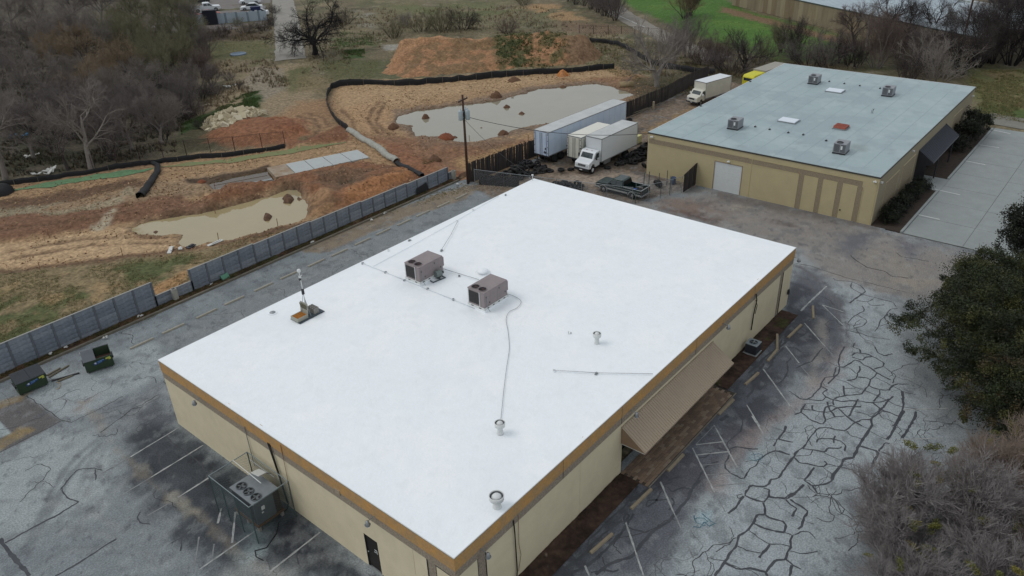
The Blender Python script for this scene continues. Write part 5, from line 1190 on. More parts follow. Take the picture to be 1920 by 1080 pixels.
pwall('grey precast concrete wall left of the gap, behind the two green dumpsters', -8.6, 10, lambda i: 2.30, ncourse=6)
pwall('low part of the grey precast wall with a hollow block pillar', 6.98, 2, lambda i: 1.02, 1.62, 3)
pwall('long grey precast concrete wall right of the gap, stepping down towards the wooden pole', 10.25, 20, lambda i: 2.05 - .09 * (i // 4) - .003 * i, 1.56, 5)
pwall('last low piece of grey precast wall next to the wooden pole', 41.5, 1, lambda i: .95, 1.0, 3)
for x, y, h, lb in ((8.5, WY - .22, 1.35, 'pale hollow concrete block pillar in the gap of the precast wall'), (42.1, WY - .3, 1.4, 'pale hollow concrete block pillar beside the wooden utility pole')):
    t = empty('block_pillar', lb, 'pillar', (x, y, -.05), 0, 'hollow block pillars of the wall')
    nb_ = int(h / .2)
    for k in range(nb_):
        b = MB(); s_ = .2
        b.bb((-s_, -s_, k * .2 + .004), (s_, -s_ + .05, k * .2 + .196)).bb((-s_, s_ - .05, k * .2 + .004), (s_, s_, k * .2 + .196)).bb((-s_, -s_ + .05, k * .2 + .004), (-s_ + .05, s_ - .05, k * .2 + .196)).bb((s_ - .05, -s_ + .05, k * .2 + .004), (s_, s_ - .05, k * .2 + .196))
        b.build('block', mat('pale_block', (156, 154, 146), .95, var=.12, scale=6, bump=.4), t)
t = tag(MB().prism([(0, 0), (1.9, 0), (1.7, 1.05), (.25, .8)], -.03, .03).build('rubber_sheet', mat('black_sheet', (30, 30, 32), .7), loc=(36.3, WY - .28, 0), rot=(-.12, 0, 0)), 'black sheet leaning against the far end of the precast wall', 'sheet')
t = tag(MB().box((0, 0, .22), (.75, .12, .42), .15, -.5).box((0, -.16, .05), (.75, .25, .03), .15).build('crate', mat('mint_plastic', (90, 140, 116), .6), loc=(tuple(at(423, 524)[:2]) + (.08,))), 'small mint green plastic crate lying at the foot of the precast wall', 'crate')
rl = random.Random(77)
m_lit = mat('litter_white', (196, 196, 190), .8); m_lit2 = mat('litter_tan', (150, 138, 118), .9)
LB = ['by the wall', 'in the weeds']
for k, (px, py, s_) in enumerate([(264, 596, .3), (197, 637, .25), (150, 667, .25), (118, 646, .3), (397, 537, .22), (587, 457, .3), (722, 402, .25), (697, 416, .25), (858, 347, .3), (80, 660, .35)]):
    q = at(px, py); b = MB()
    for j in range(4): b.box((rl.uniform(-.2, .2), rl.uniform(-.1, .1), .05 + rl.random() * .06), (s_ * rl.uniform(.4, .9), s_ * .5, .04), rl.random() * 3, rl.uniform(-.5, .5), rl.uniform(-.5, .5))
    tag(b.build('litter', m_lit, loc=(q.x, min(q.y, 40.3), .12)), 'scrap of white litter, %s counted from the left along the planting strip' % ORD[[9, 3, 2, 1, 5, 6, 8, 7, 4, 0].index(k)], 'litter', 'white litter along the wall')

# ================================================================= WHEEL STOPS
m_stop = mat('wheel_stop', (148, 144, 132), .9, var=.15, scale=4, bump=.4, bscale=20)
m_stop2 = mat('wheel_stop_tan', (138, 126, 106), .9, var=.15, scale=4, bump=.4, bscale=20)
def stop(x, y, rz, label, m, grp, l=1.83):
    t = MB().prism([(-.11, 0), (.11, 0), (.07, .12), (-.07, .12)], -l / 2, l / 2, 'xz').build('wheel_stop', m, loc=(x, y, .003), rot=(0, 0, rz - math.pi / 2), bevel=.012)
    tag(t, label, 'wheel stop', grp)
for i in range(14):
    stop(3.25 + i * 2.745 + rl.uniform(-.12, .12), 36.33 + rl.uniform(-.08, .08), rl.uniform(-.02, .02), 'weathered concrete wheel stop in the west lane, %s from the dumpsters' % ORD[i], m_stop, 'wheel stops in the west lane')
RS = [((990, 1150), (1030, 1112)), ((1107, 1038), (1148, 1002)), ((1183, 955), (1221, 918)), ((1252, 884), (1281, 853)), ((1347, 778), (1375, 750)), ((1397, 722), (1422, 700)), ((1439, 678), (1458, 655)), ((1477, 634), (1502, 610))]
NM = ['nearest the lower picture edge', 'beside the second bay line from the near corner', 'beside the mulch end', 'in front of the awning entrance', 'opposite the far end of the awning', 'opposite the small dark condenser', 'short one laid at an angle against the mulch', 'furthest along the east wall']
for i, (a, b) in enumerate(RS):
    A_, B_ = at(*a), at(*b); c = (A_ + B_) / 2; d = B_ - A_
    stop(c.x, c.y, math.atan2(d.y, d.x), 'tan concrete wheel stop ' + NM[i], m_stop2, 'wheel stops along the east wall', d.length)
for a, b, lb in (((1457, 628), (1457, 656), 'tan concrete wheel stop pushed up against the mulch beside the condenser'), ((1524, 575), (1525, 598), 'tan concrete wheel stop standing alone beside the striped corner')):
    A_, B_ = at(*a), at(*b); c = (A_ + B_) / 2; d = B_ - A_
    stop(c.x, c.y, math.atan2(d.y, d.x), lb, m_stop2, 'wheel stops along the east wall', d.length)

# ================================================================= DUMPSTERS
m_dg = mat('dumpster_green', (48, 64, 46), .55, .1, var=.18, scale=2.5, bump=.1)
m_lid = mat('dumpster_lid', (44, 48, 54), .6, var=.1)
m_lid2 = mat('dumpster_lid_grey', (86, 90, 96), .6, var=.1)
def dumpster(x, y, rz, label, open_):
    t = empty('dumpster', label, 'dumpster', (x, y, 0), rz, 'green dumpsters')
    w_, d_, h_ = 1.85, 1.15, 1.15
    for xx in (-w_ / 2 + .15, w_ / 2 - .15):
        for yy in (-d_ / 2 + .2, d_ / 2 - .2): MB().tube((xx - .03, yy, .07), (xx + .03, yy, .07), .07, n=10).build('wheel', m_black, t)
    b = MB()
    # sloped front (-y), open box with thickness
    P_ = [(-d_ / 2 + .06, .12), (d_ / 2, .12), (d_ / 2, h_ + .15), (-d_ / 2 - .05, h_ - .12)]
    for x_ in (-w_ / 2, w_ / 2 - .03): b.prism(P_, x_, x_ + .03, 'yz')
    b.bb((-w_ / 2 + .03, -d_ / 2 + .06, .12), (w_ / 2 - .03, d_ / 2, .15))
    b.bb((-w_ / 2 + .03, d_ / 2 - .03, .15), (w_ / 2 - .03, d_ / 2, h_ + .15))
    b.prism([(-d_ / 2 + .06, .15), (-d_ / 2 + .09, .15), (-d_ / 2 - .02, h_ - .12), (-d_ / 2 - .05, h_ - .12)], -w_ / 2 + .03, w_ / 2 - .03, 'yz')
    b.build('bin', m_dg, t)
    MB().bb((-w_ / 2 - .03, -d_ / 2 - .07, h_ - .16), (w_ / 2 + .03, -d_ / 2 - .02, h_ - .09)).build('front_rail', m_dg, t)
    for x_ in (-w_ / 2 - .09, w_ / 2 + .0): MB().bb((x_, -.35, .62), (x_ + .09, .35, .78)).build('fork_pocket', m_dark, t)
    st = MB()
    for k in range(5): st.bb((-w_ / 2 + .04 + k * .44, -d_ / 2 - .0, .22), (-w_ / 2 + .04 + k * .44 + .012, -d_ / 2 + .03, .30))
    sl_ = math.atan2(.27, d_)
    def lid(x0, x1, m, nm='lid'):
        L_ = MB(); L_.prism([(-d_ / 2 - .09, h_ - .11), (d_ / 2 + .02, h_ + .16), (d_ / 2 + .02, h_ + .19), (-d_ / 2 - .09, h_ - .08)], x0, x1, 'yz')
        o = L_.build(nm, m, t)
        for k in range(6):
            xx = x0 + .06 + k * (x1 - x0 - .12) / 5.4
            MB().prism([(-d_ / 2 - .02, h_ - .08), (d_ / 2 - .06, h_ + .17), (d_ / 2 - .06, h_ + .20), (-d_ / 2 - .02, h_ - .05)], xx, xx + .05, 'yz').build('lid_rib', m, o)
    if open_:
        lid(-w_ / 2 - .02, -.12, m_lid2)
        MB().bb((-w_ / 2 + .04, -d_ / 2 + .1, .15), (w_ / 2 - .04, d_ / 2 - .04, .62)).build('rubbish', mat('brown_rubbish', (96, 72, 60), .95, rgb2=(60, 46, 42), scale=5, bump=.8, bscale=8), t)
        MB().prism([(d_ / 2 + .04, h_ + .16), (d_ / 2 + .10, h_ + .16), (d_ / 2 + .3, .55), (d_ / 2 + .24, .55)], -.08, w_ / 2, 'yz').build('open_lid', m_lid2, t)
    else:
        lid(-w_ / 2 - .02, -.01, m_lid); lid(.01, w_ / 2 + .02, m_lid)
    def yf(z): return -d_ / 2 + .06 - .11 * (z - .12) / (h_ - .24) - .004
    # printed logo: white star, blue swash, two lines of tiny blurred lettering ; yellow stickers
    c_ = Vector((-.22, 0, .72)); pts = []
    for k in range(10):
        r_ = .11 if k % 2 == 0 else .05; a_ = math.pi / 2 + k * math.pi / 5
        pts.append((c_.x + r_ * math.cos(a_), c_.z + r_ * math.sin(a_)))
    rot_ = math.atan2(-.11, h_ - .24)
    MB().add([(a_, yf(z_) - .004, z_) for a_, z_ in pts], [tuple(range(10))]).build('logo_star', mat('logo_white', (196, 200, 216), .5), t)
    MB().add([(a_, yf(z_) - .001, z_) for a_, z_ in ((-.36, .56), (-.02, .60), (.42, .74), (.42, .90), (-.1, .84), (-.36, .74))], [tuple(range(6))]).build('logo_swash', mat('logo_blue', (36, 62, 110), .5), t)
    tx = MB()
    for row, (z0, n_, s_) in enumerate(((.77, 7, .055), (.67, 6, .04))):
        for k in range(n_):
            x_ = -.06 + k * s_ * 1.15; z_ = z0 + k * .008
            tx.add([(x_, yf(z_) - .004, z_), (x_ + s_ * .8, yf(z_) - .004, z_), (x_ + s_ * .8, yf(z_ + s_) - .004, z_ + s_), (x_, yf(z_ + s_) - .004, z_ + s_)], [(0, 1, 2, 3)])
    tx.build('logo_lettering', mat('logo_pale_blue', (120, 160, 210), .5), t)
    MB().add([(x_, yf(z_) - .003, z_) for x_, z_ in ((.48, .80), (.80, .84), (.80, .98), (.48, .94))], [(0, 1, 2, 3)]).build('sticker', mat('sticker_yellow', (176, 178, 84), .6), t)
    MB().add([(x_, yf(z_) - .005, z_) for x_, z_ in ((.66, .72), (.82, .74), (.82, .85), (.66, .83))], [(0, 1, 2, 3)]).build('sticker', _M['sticker_yellow'], t)
    return t
dumpster(-4.24, 37.12, math.radians(-4), 'green dumpster with both black lids shut, at the left edge', False)
dumpster(-.06, 35.80, math.radians(-17), 'green dumpster with its right lid open, beside the first wheel stop', True)
m_log = mat('weathered_post', (112, 104, 88), .95, var=.25, scale=3, stretch=(1, 6, 6), bump=.4)
for a, b, lb in (((88, 704), (113, 690), 'upper weathered fence post lying beside the dumpsters'), ((92, 707), (129, 685), 'second weathered fence post lying beside the dumpsters'), ((97, 714), (149, 699), 'dark bent post lying between the dumpsters'), ((108, 715), (136, 704), 'short weathered post lying between the dumpsters')):
    A_, B_ = at(*a, .06), at(*b, .06)
    tag(MB().tube((0, 0, 0), B_ - A_, .07, .06, 8).build('fence_post', m_dark if 'dark' in lb else m_log, loc=A_), lb, 'post', 'posts lying by the dumpsters')
P_ = [at(x, y, .03) for x, y in ((106, 717), (112, 718), (113, 724), (109, 729), (106, 729))]
tag(MB().path([p - P_[0] for p in P_], .03).build('hose', mat('tan_hose', (166, 150, 124), .7), loc=P_[0], smooth=True), 'short pale curved hose on the lane below the posts', 'hose')

# ================================================================= UTILITY POLE AND WIRES
t = empty('utility_pole', 'tall brown wooden pole with transformers at the end of the precast wall', 'utility pole', (42.2, 38.25, 0), .2)
m_pole = mat('pole_wood', (72, 52, 42), .9, var=.25, scale=2, stretch=(5, 5, .5), bump=.3)
MB().tube((0, 0, -.3), (0, 0, 9.9), .16, .11, 12).build('pole', m_pole, t, True)
MB().bb((-.9, -.06, 9.3), (.9, .06, 9.42)).build('crossarm', m_pole, t)
for x in (-.8, -.35, .35, .8): MB().lathe([(.02, 9.42), (.05, 9.46), (.03, 9.5), (.05, 9.54), (.02, 9.6)], (x, 0, 0), 8).build('insulator', m_galv, t, True)
for k, (dx, dy) in enumerate(((-.42, .12), (.42, .0), (.05, -.45))):
    u_ = MB().lathe([(.001, 7.3), (.24, 7.32), (.25, 7.4), (.25, 8.25), (.22, 8.32), (.08, 8.36), (.05, 8.55), (.001, 8.56)], (dx, dy, 0), 18).build('transformer', mat('transformer_grey', (156, 168, 172), .45, .1, var=.08), t, True)
MB().bb((-.5, -.1, 8.1), (.5, .1, 8.2)).bb((-.5, -.1, 7.5), (.5, .1, 7.56)).build('bracket', m_galv, t)
MB().tube((.16, 0, .0), (.13, 0, 7.2), .025).build('riser', m_galv, t)
def wire(pts, sag, label, r=.018):
    b = MB(); c = Vector(pts[0]); Q = []
    for a, d in zip(pts[:-1], pts[1:]):
        a = Vector(a); d = Vector(d)
        for k in range(13):
            s_ = k / 12; p = a.lerp(d, s_); p.z -= sag * 4 * s_ * (1 - s_); Q.append(p - c)
    tag(b.path(Q, r, 5).build('wire', mat('wire', (44, 44, 46), .6), loc=c), label, 'wire')
wire([(42.3, 38.2, 7.6), (56.4, 24.0, 4.5)], .9, 'black wire sagging from the pole across the trucks to the beige workshop', .03)
wire([(42.3, 38.2, 7.2), (46.5, 31.5, 3.0), (37.6, 24.8, 4.9)][::2], .5, 'thin pale wire from the pole down to the white roof')
wire([(42.2, 38.3, 7.0), (45.8, 41.5, 0)], 0, 'guy wire from the pole down to the ground behind the wooden fence', .012)

# ================================================================= WOODEN FENCE, dark weathered pickets
FP = [(42.5, 38.35), (52.4, 37.85), (68.5, 37.3), (84, 37.0), (97.5, 37.6)]
t = empty('wooden_fence', 'long dark weathered wooden picket fence behind the parked trailers', 'fence', (42.5, 38.35, 0))
m_pick = [mat('picket_%d' % k, c, .95, var=.3, scale=1.5, stretch=(4, 4, .6), bump=.3) for k, c in enumerate(((64, 58, 56), (50, 46, 46), (80, 72, 66), (58, 53, 50)))]
bs = [MB() for _ in range(4)]; rp = random.Random(21); npk = 0; org = Vector((42.5, 38.35, 0)); near = 0
pkm = []
for k in range(4):
    mm_ = MB().bb((-.0735, -.011, 0), (.0735, .011, 1)).mesh('picket'); mm_.materials.append(m_pick[k]); pkm.append(mm_)
for a, b in zip(FP[:-1], FP[1:]):
    a = Vector(a); b = Vector(b); n = int((b - a).length / .142); d = (b - a).normalized(); an = math.atan2(d.y, d.x)
    for i in range(n):
        if rp.random() < .004: continue
        p = a + d * (i * .142 + .07); h = 2.15 + rp.uniform(-.09, .06) + .25 * (vnoise(np.array(p.x * .3), np.array(0.), 5) - .5)
        k = rp.choice((0, 0, 1, 1, 3, 3)); lean = rp.uniform(-.03, .03)
        if near < 290:
            o = bpy.data.objects.new('picket', pkm[k]); COL.objects.link(o); o.parent = t; o.location = (p.x - org.x, p.y - org.y, -.1); o.rotation_euler = (rp.uniform(-.03, .03), lean * .3, an); o.scale = (1, 1, h + .1); near += 1
        else:
            bs[k].box((p.x - org.x, p.y - org.y, h / 2), (.147, .022, h), an, rp.uniform(-.03, .03), lean * .3)
    rr = MB()
    for z in (.4, 1.1, 1.8): rr.tube((a.x - org.x - d.y * .04, a.y - org.y + d.x * .04 + .03, z), (b.x - org.x - d.y * .04, b.y - org.y + d.x * .04 + .03, z), .035, n=4)
    rr.build('rail', m_pick[1], t)
    for i in range(int((b - a).length / 2.4)):
        p = a + d * i * 2.4; MB().bb((p.x - org.x - .05, p.y - org.y + .05, -.2), (p.x - org.x + .05, p.y - org.y + .15, 2.0)).build('post', m_pick[2], t)
allb = MB()
for k in range(4): allb.add(bs[k].v, bs[k].f)
o = allb.build('pickets', m_pick[0], t); o['kind'] = 'stuff'

# ================================================================= CHAIN LINK, gate and screen in the yard
def chain(name, label, pts, h, step=2.4, mesh_=.16, post=.03, wire_r=.005, screen=None, mpost=None, origin=None):
    o0 = Vector((*pts[0], 0)); t = empty(name, label, 'fence', o0)
    mp_ = mpost or m_galv
    for a, b in zip(pts[:-1], pts[1:]):
        a = Vector((*a, 0)) - o0; b = Vector((*b, 0)) - o0; Ln = (b - a).length; d = (b - a) / Ln; n = max(1, round(Ln / step))
        gz = [tz(*(a + o0 + d * Ln * i / n)[:2]) if (a + o0).y > 41.2 else 0 for i in range(n + 1)]
        z0 = sum(gz) / len(gz)
        for i in range(n + 1):
            p = a + d * Ln * i / n; MB().tube((p.x, p.y, -.2), (p.x, p.y, z0 + h + .08), post, n=7).build('post', mp_, t)
        MB().tube((a.x, a.y, z0 + h), (b.x, b.y, z0 + h), .022, n=6).build('top_rail', mp_, t)
        g = MB(); nK = int((Ln + h) / mesh_)
        for i in range(nK + 1):
            s = i * mesh_
            for sg in (1, -1):
                xa, xb = (s, s - h) if sg > 0 else (s - h, s)
                lo, hi = sorted(((0 - xa) / (xb - xa), (Ln - xa) / (xb - xa))); lo = max(0, lo); hi = min(1, hi)
                if hi <= lo: continue
                g.tube(a + d * (xa + (xb - xa) * lo) + Vector((0, 0, z0 + h * lo)), a + d * (xa + (xb - xa) * hi) + Vector((0, 0, z0 + h * hi)), wire_r, n=3, cap=False)
        g.build('wire_mesh', mp_, t)
    return t
YF = [(42.6, 37.6), (43.6, 34.2), (45.4, 28.4), (47.9, 20.6)]
chain('chain_link_fence', 'galvanised chain link fence between the white building and the tyre yard', YF, 1.7, 2.6)
t = chain('chain_link_gate', 'half open chain link gate with tall posts beside the dark slatted screen', [(48.0, 20.3), (50.6, 18.9), (53.2, 17.9)], 1.8, 1.3)
for x, y, h in ((48.0, 20.3, 2.2), (50.9, 21.1, 2.3), (52.0, 18.6, 2.1), (53.0, 20.5, 1.7), (54.2, 20.2, 1.7), (52.8, 21.6, 1.7)): MB().tube((x - 48.0, y - 20.3, 0), (x - 48.0, y - 20.3, h), .04, n=7).build('post', m_frame, t)
t = empty('slat_screen', 'dark slatted screen fence joined to the front wall of the workshop', 'fence', (53.3, 17.75, 0))
for i in range(17):
    h = 2.05 + i * .03; MB().bb((i * .16, -.02, .05), (i * .16 + .145, .02, h)).build('slat', m_pick[(i * 7) % 3 if i % 2 else 1], t)
MB().tube((0, .05, 1.9), (2.7, .05, 2.3), .03).build('rail', m_frame, t)
# fallen mesh with dark screen close to the pole
t = tag(MB().box((0, 0, .5), (4.6, .04, 1.1), -1.16, -.12).build('shade_cloth', mat('dark_cloth', (40, 36, 36), .9, var=.3, scale=2, bump=.6, bscale=4), loc=(43.7, 35.0, .05)), 'dark sagging cloth on the chain link fence near the pole', 'cloth')

# ================================================================= TYRES
m_tyre = [mat('tyre_%d' % k, c, .8, var=.25, scale=5, bump=.3, bscale=20) for k, c in enumerate(((26, 26, 27), (34, 33, 33), (44, 42, 41)))]
tym = []
for k in range(3):
    b = MB().lathe([(.20, -.09), (.27, -.11), (.34, -.10), (.36, -.05), (.36, .05), (.34, .10), (.27, .11), (.20, .09)], (0, 0, 0), 16, closed=True).mesh('tyre', True); b.materials.append(m_tyre[k]); tym.append(b)
rt = random.Random(33)
def tyre(x, y, z, tilt, az, s, label, grp):
    o = bpy.data.objects.new('tyre', tym[rt.choice((0, 0, 1, 2))]); COL.objects.link(o); o.location = (x, y, z); o.rotation_euler = (tilt, rt.uniform(-.2, .2), az); o.scale = (s, s, s)
    tag(o, label, 'tyre', grp)
def pile(poly, n, hmax, label, grp, smin=.8, smax=1.25):
    P_ = np.array(poly); x0, y0 = P_.min(0); x1, y1 = P_.max(0); c = P_.mean(0); k = 0; R_ = max(x1 - x0, y1 - y0) / 2
    while k < n:
        x = rt.uniform(x0, x1); y = rt.uniform(y0, y1)
        if sdist(np.array([x]), np.array([y]), P_)[0] > 0: continue
        e = -sdist(np.array([x]), np.array([y]), P_)[0]; hz = min(hmax, e * .9) * rt.random() + .1
        tyre(x, y, hz, rt.choice((rt.uniform(-.4, .4), rt.uniform(-.5, .5), rt.uniform(.8, 1.6))), rt.random() * 6.3, rt.uniform(smin, smax), label, grp); k += 1
pile([(55.8, 28.0), (57.5, 26.6), (60.5, 26.0), (64.5, 26.2), (65.6, 28.2), (63.5, 28.6), (58, 28.4)], 120, 1.3, 'black tyre in the heap between the white box truck and the workshop', 'tyres heaped beside the box truck')
pile([(44.4, 36.9), (50.5, 37.2), (51.2, 34.2), (50.3, 32.8), (48.5, 34.0), (46.0, 34.2)], 70, 1.0, 'black tyre in the heap in front of the long trailer', 'tyres heaped below the wooden fence')
pile([(45.9, 30.8), (47.4, 30.4), (48.9, 27.6), (47.8, 26.8), (46.4, 28.0)], 26, .5, 'black tyre in the row behind the chain link fence', 'tyres along the chain link fence')
pile([(61, 36.4), (72, 36.4), (72, 35.9), (61, 36.0)], 14, .3, 'black tyre lying between the long trailer and the wooden fence', 'tyres behind the long trailer')
for k, (px, py, z, lb) in enumerate([(1052, 318, .12, 'bottom tyre of the small stack between the two trucks'), (1052, 318, .35, 'middle tyre of the small stack between the two trucks'), (1052, 318, .58, 'top tyre of the small stack between the two trucks'),
        (1070, 317, .12, 'tyre lying flat just left of the box truck bumper'), (1139, 314, .12, 'tyre lying flat just right of the box truck front wheel'), (1128, 309, .12, 'tyre lying behind the front wheel of the box truck'),
        (1233, 345, .35, 'large tyre lying near the slatted screen'), (1236, 342, .3, 'second tyre propped beside the slatted screen'), (1208, 310, .3, 'tyre leaning on the corner of the workshop'), (1213, 290, .3, 'upper tyre leaning on the corner of the workshop'), (1040, 300, .15, 'tyre under the rear doors of the long trailer')]):
    q = at(px, py, z); tyre(q.x, q.y, z, 0 if k < 6 else 1.0, 1.2, 1.1 if k != 6 else 1.5, lb, 'single tyres in the yard')
for k, (px, py) in enumerate([(1262, 345), (1275, 338), (1290, 340)]):
    q = at(px, py); t = tag(MB().lathe([(.001, 0), (.24, 0), (.27, .1), (.27, .75), (.24, .8), (.2, .8), (.2, .1), (.001, .1)], n=16).build('drum', mat('blue_drum', (58, 74, 104), .5), loc=(q.x, q.y, 0), smooth=True), ['dented dark blue drum nearest the gate', 'dark blue drum between two others by the screen', 'dark blue drum closest to the slatted screen'][k], 'drum', 'blue drums by the slatted screen')
# ================================================================= VEHICLES
m_vw = mat('vehicle_white', (206, 210, 212), .35, var=.03, scale=1.2, spec=.5)
m_vw2 = mat('vehicle_white_dirty', (198, 196, 184), .5, var=.10, scale=1.0)
m_tw = mat('trailer_white', (176, 192, 212), .5, rgb2=(194, 204, 216), scale=.5, fine=.04)
m_tr = mat('trailer_roof', (166, 168, 166), .6, rgb2=(190, 192, 190), scale=.6, fine=.06)
m_cr = mat('chrome', (170, 172, 174), .25, .8, var=.05)
m_chas = mat('chassis', (30, 30, 32), .7, var=.2)
m_win = mat('car_glass', (40, 52, 54), .06, var=.15, spec=.7)
def wheel(t, x, y, r, w_=.24, rim=None):
    o = MB().lathe([(r * .55, -w_ / 2), (r * .9, -w_ / 2), (r, -w_ * .32), (r, w_ * .32), (r * .9, w_ / 2), (r * .55, w_ / 2)], (x, y, r), 22, 'y', True).build('wheel', m_tyre[0], t, True)
    MB().lathe([(.001, -w_ * .40), (r * .3, -w_ * .44), (r * .56, -w_ * .34), (r * .56, w_ * .34), (r * .3, w_ * .44), (.001, w_ * .40)], (x, y, r), 18, 'y').build('rim', rim or m_cr, o, True)
def box_body(t, x0, x1, w_, z0, z1, mb_, mr_, rails=True, name='cargo_box'):
    o = MB().bb((x0, -w_ / 2, z0), (x1, w_ / 2, z1)).build(name, mb_, t, bevel=.03)
    MB().bb((x0 + .02, -w_ / 2 + .02, z1 - .01), (x1 - .02, w_ / 2 - .02, z1 + .012)).build('box_roof', mr_, o)
    e = MB()
    for y in (-w_ / 2, w_ / 2): e.bb((x0, y - .015, z1 - .08), (x1, y + .015, z1 + .02)).bb((x0, y - .015, z0 - .02), (x1, y + .015, z0 + .08))
    for x in (x0, x1):
        e.bb((x - .016, -w_ / 2, z1 - .08), (x + .016, w_ / 2, z1 + .02))
        for y in (-w_ / 2, w_ / 2): e.bb((x - .03, y - .02, z0), (x + .03, y + .02, z1))
    e.build('edge_trim', mat('trim_grey', (140, 144, 146), .4, .4), o)
    return o
def rear_doors(t, x, w_, z0, z1, mb_):
    for s in (-1, 1):
        d = MB().bb((x - .03, min(s * .01, s * w_ / 2 - s * .05), z0 + .05), (x - .004, max(s * .01, s * w_ / 2 - s * .05), z1 - .1)).build('rear_door', mb_, t)
        MB().tube((x - .06, s * .14, z0 + .05), (x - .06, s * .14, z1 - .15), .02, n=6).tube((x - .06, s * w_ * .38, z0 + .05), (x - .06, s * w_ * .38, z1 - .15), .018, n=6).build('lock_rod', m_dark, d)
        hg = MB()
        for k in range(4): hg.bb((x - .045, s * w_ / 2 - .08 * s - .06, z0 + .3 + k * (z1 - z0 - .6) / 3), (x - .03, s * w_ / 2 - .08 * s + .06, z0 + .36 + k * (z1 - z0 - .6) / 3))
        hg.build('hinge', m_dark, d)
        MB().bb((x - .05, s * .3 - .06, z0 - .12), (x - .02, s * .3 + .06, z0 - .04)).build('tail_light', mat('red_lens', (120, 30, 24), .3), t)
# long trailer; local x runs away from its rear doors
t = empty('semi_trailer', 'long white semi-trailer with a dirty bluish side, parked along the wooden fence', 'trailer', (52.0, 35.55, 0), math.radians(-2.0))
box_body(t, 0, 15.7, 2.1, 1.05, 3.88, m_tw, m_tr)
rear_doors(t, -.0, 2.1, 1.05, 3.88, m_tw)
MB().bb((-.05, -1.05, .92), (-.0, 1.05, 1.06)).bb((-.1, -1.0, .35), (-.04, 1.0, .45)).bb((-.1, -.6, .35), (-.04, -.52, .95)).bb((-.1, .52, .35), (-.04, .6, .95)).build('bumper', m_chas, t)
MB().bb((.2, -.5, .8), (15.4, -.38, 1.05)).bb((.2, .38, .8), (15.4, .5, 1.05)).build('chassis', m_chas, t)
for x in (1.3, 2.5):
    for y in (-.85, .85): wheel(t, x, y, .48, .45, m_dark)
for y in (-.7, .7): MB().bb((11.4, y - .06, .0), (11.6, y + .06, .95)).build('landing_leg', m_chas, t)
sp_ = MB(); rs = random.Random(5)
for k in range(8):
    xx, zz = 1.06 + rs.uniform(-.02, .02), 0
MB().add([(-.035, -.35, 1.35), (-.035, -.62, 1.30), (-.035, -.86, 1.42), (-.035, -.80, 1.62), (-.035, -.6, 1.55), (-.035, -.45, 1.68)], [(0, 1, 2, 3, 4, 5)]).add([(-.035, -.5, 1.8), (-.035, -.72, 1.75), (-.035, -.78, 1.98), (-.035, -.6, 2.06)], [(0, 1, 2, 3)]).build('torn_decal', mat('decal_grey', (66, 68, 76), .7), t)
for k in range(1, 13):
    MB().bb((k * 1.2, -1.058, 1.12), (k * 1.2 + .02, -1.051, 3.80)).build('panel_seam', mat('seam_blue', (160, 172, 190), .5), t)
# short trailer
t = empty('cargo_trailer', 'short cream-white box trailer between the semi-trailer and the box truck', 'trailer', (53.5, 31.95, 0), math.radians(-1))
box_body(t, 0, 6.0, 1.95, .95, 3.5, m_vw2, mat('trailer_roof_bright', (206, 204, 194), .6, var=.05))
rear_doors(t, 0, 1.95, .95, 3.5, m_vw2)
MB().bb((-.06, -1.0, .82), (0, 1.0, .95)).build('bumper', m_dark, t)
for y in (-.8, .8): wheel(t, 1.2, y, .42, .3, m_dark)
for s in (-1, 1): MB().bb((-.2, s * .95 - .03, 2.2), (-.0, s * .95 + .03, 2.3)).build('door_catch', m_dark, t)
# box truck, facing -x (front towards the white building)
t = empty('box_truck', 'white box truck with a long cargo box parked nose towards the white building', 'truck', (51.7, 29.62, 0), math.radians(-1.0))
box_body(t, 2.25, 9.6, 2.2, 1.0, 3.7, m_vw, m_tr)
MB().bb((2.0, -.45, .55), (9.4, -.33, .95)).bb((2.0, .33, .55), (9.4, .45, .95)).build('chassis', m_chas, t)
cab = MB()
w2 = .98
prof = [(0.0, .75), (.05, 1.28), (.12, 1.38), (.82, 1.62), (1.22, 2.30), (1.40, 2.40), (2.05, 2.42), (2.1, 2.3), (2.1, .75), (1.25, .7), (1.15, .98), (.95, 1.12), (.72, 1.12), (.52, .98), (.42, .7)]
cab.prism(prof, -w2, w2)
cb = cab.build('cab', m_vw, t, bevel=.05, seg=3)
MB().prism([(.86, 1.665), (1.195, 2.245), (1.215, 2.235), (.88, 1.655)], -.82, .82).build('windscreen', m_win, t) if 0 else None
wsn = Vector((-(2.30 - 1.62), 0, (1.22 - .82))).normalized()
def slab(pts, n, th, name, m, parent):
    n = Vector(n) * th; v = [Vector(p) for p in pts]; k = len(v)
    return MB().add([p for p in v] + [p + n for p in v], [tuple(range(k - 1, -1, -1)), tuple(range(k, 2 * k))] + [(i, (i + 1) % k, k + (i + 1) % k, k + i) for i in range(k)]).build(name, m, parent)
slab([(.87, -.80, 1.70), (.87, .80, 1.70), (1.18, .72, 2.235), (1.18, -.72, 2.235)], wsn, .006, 'windscreen', m_win, t)
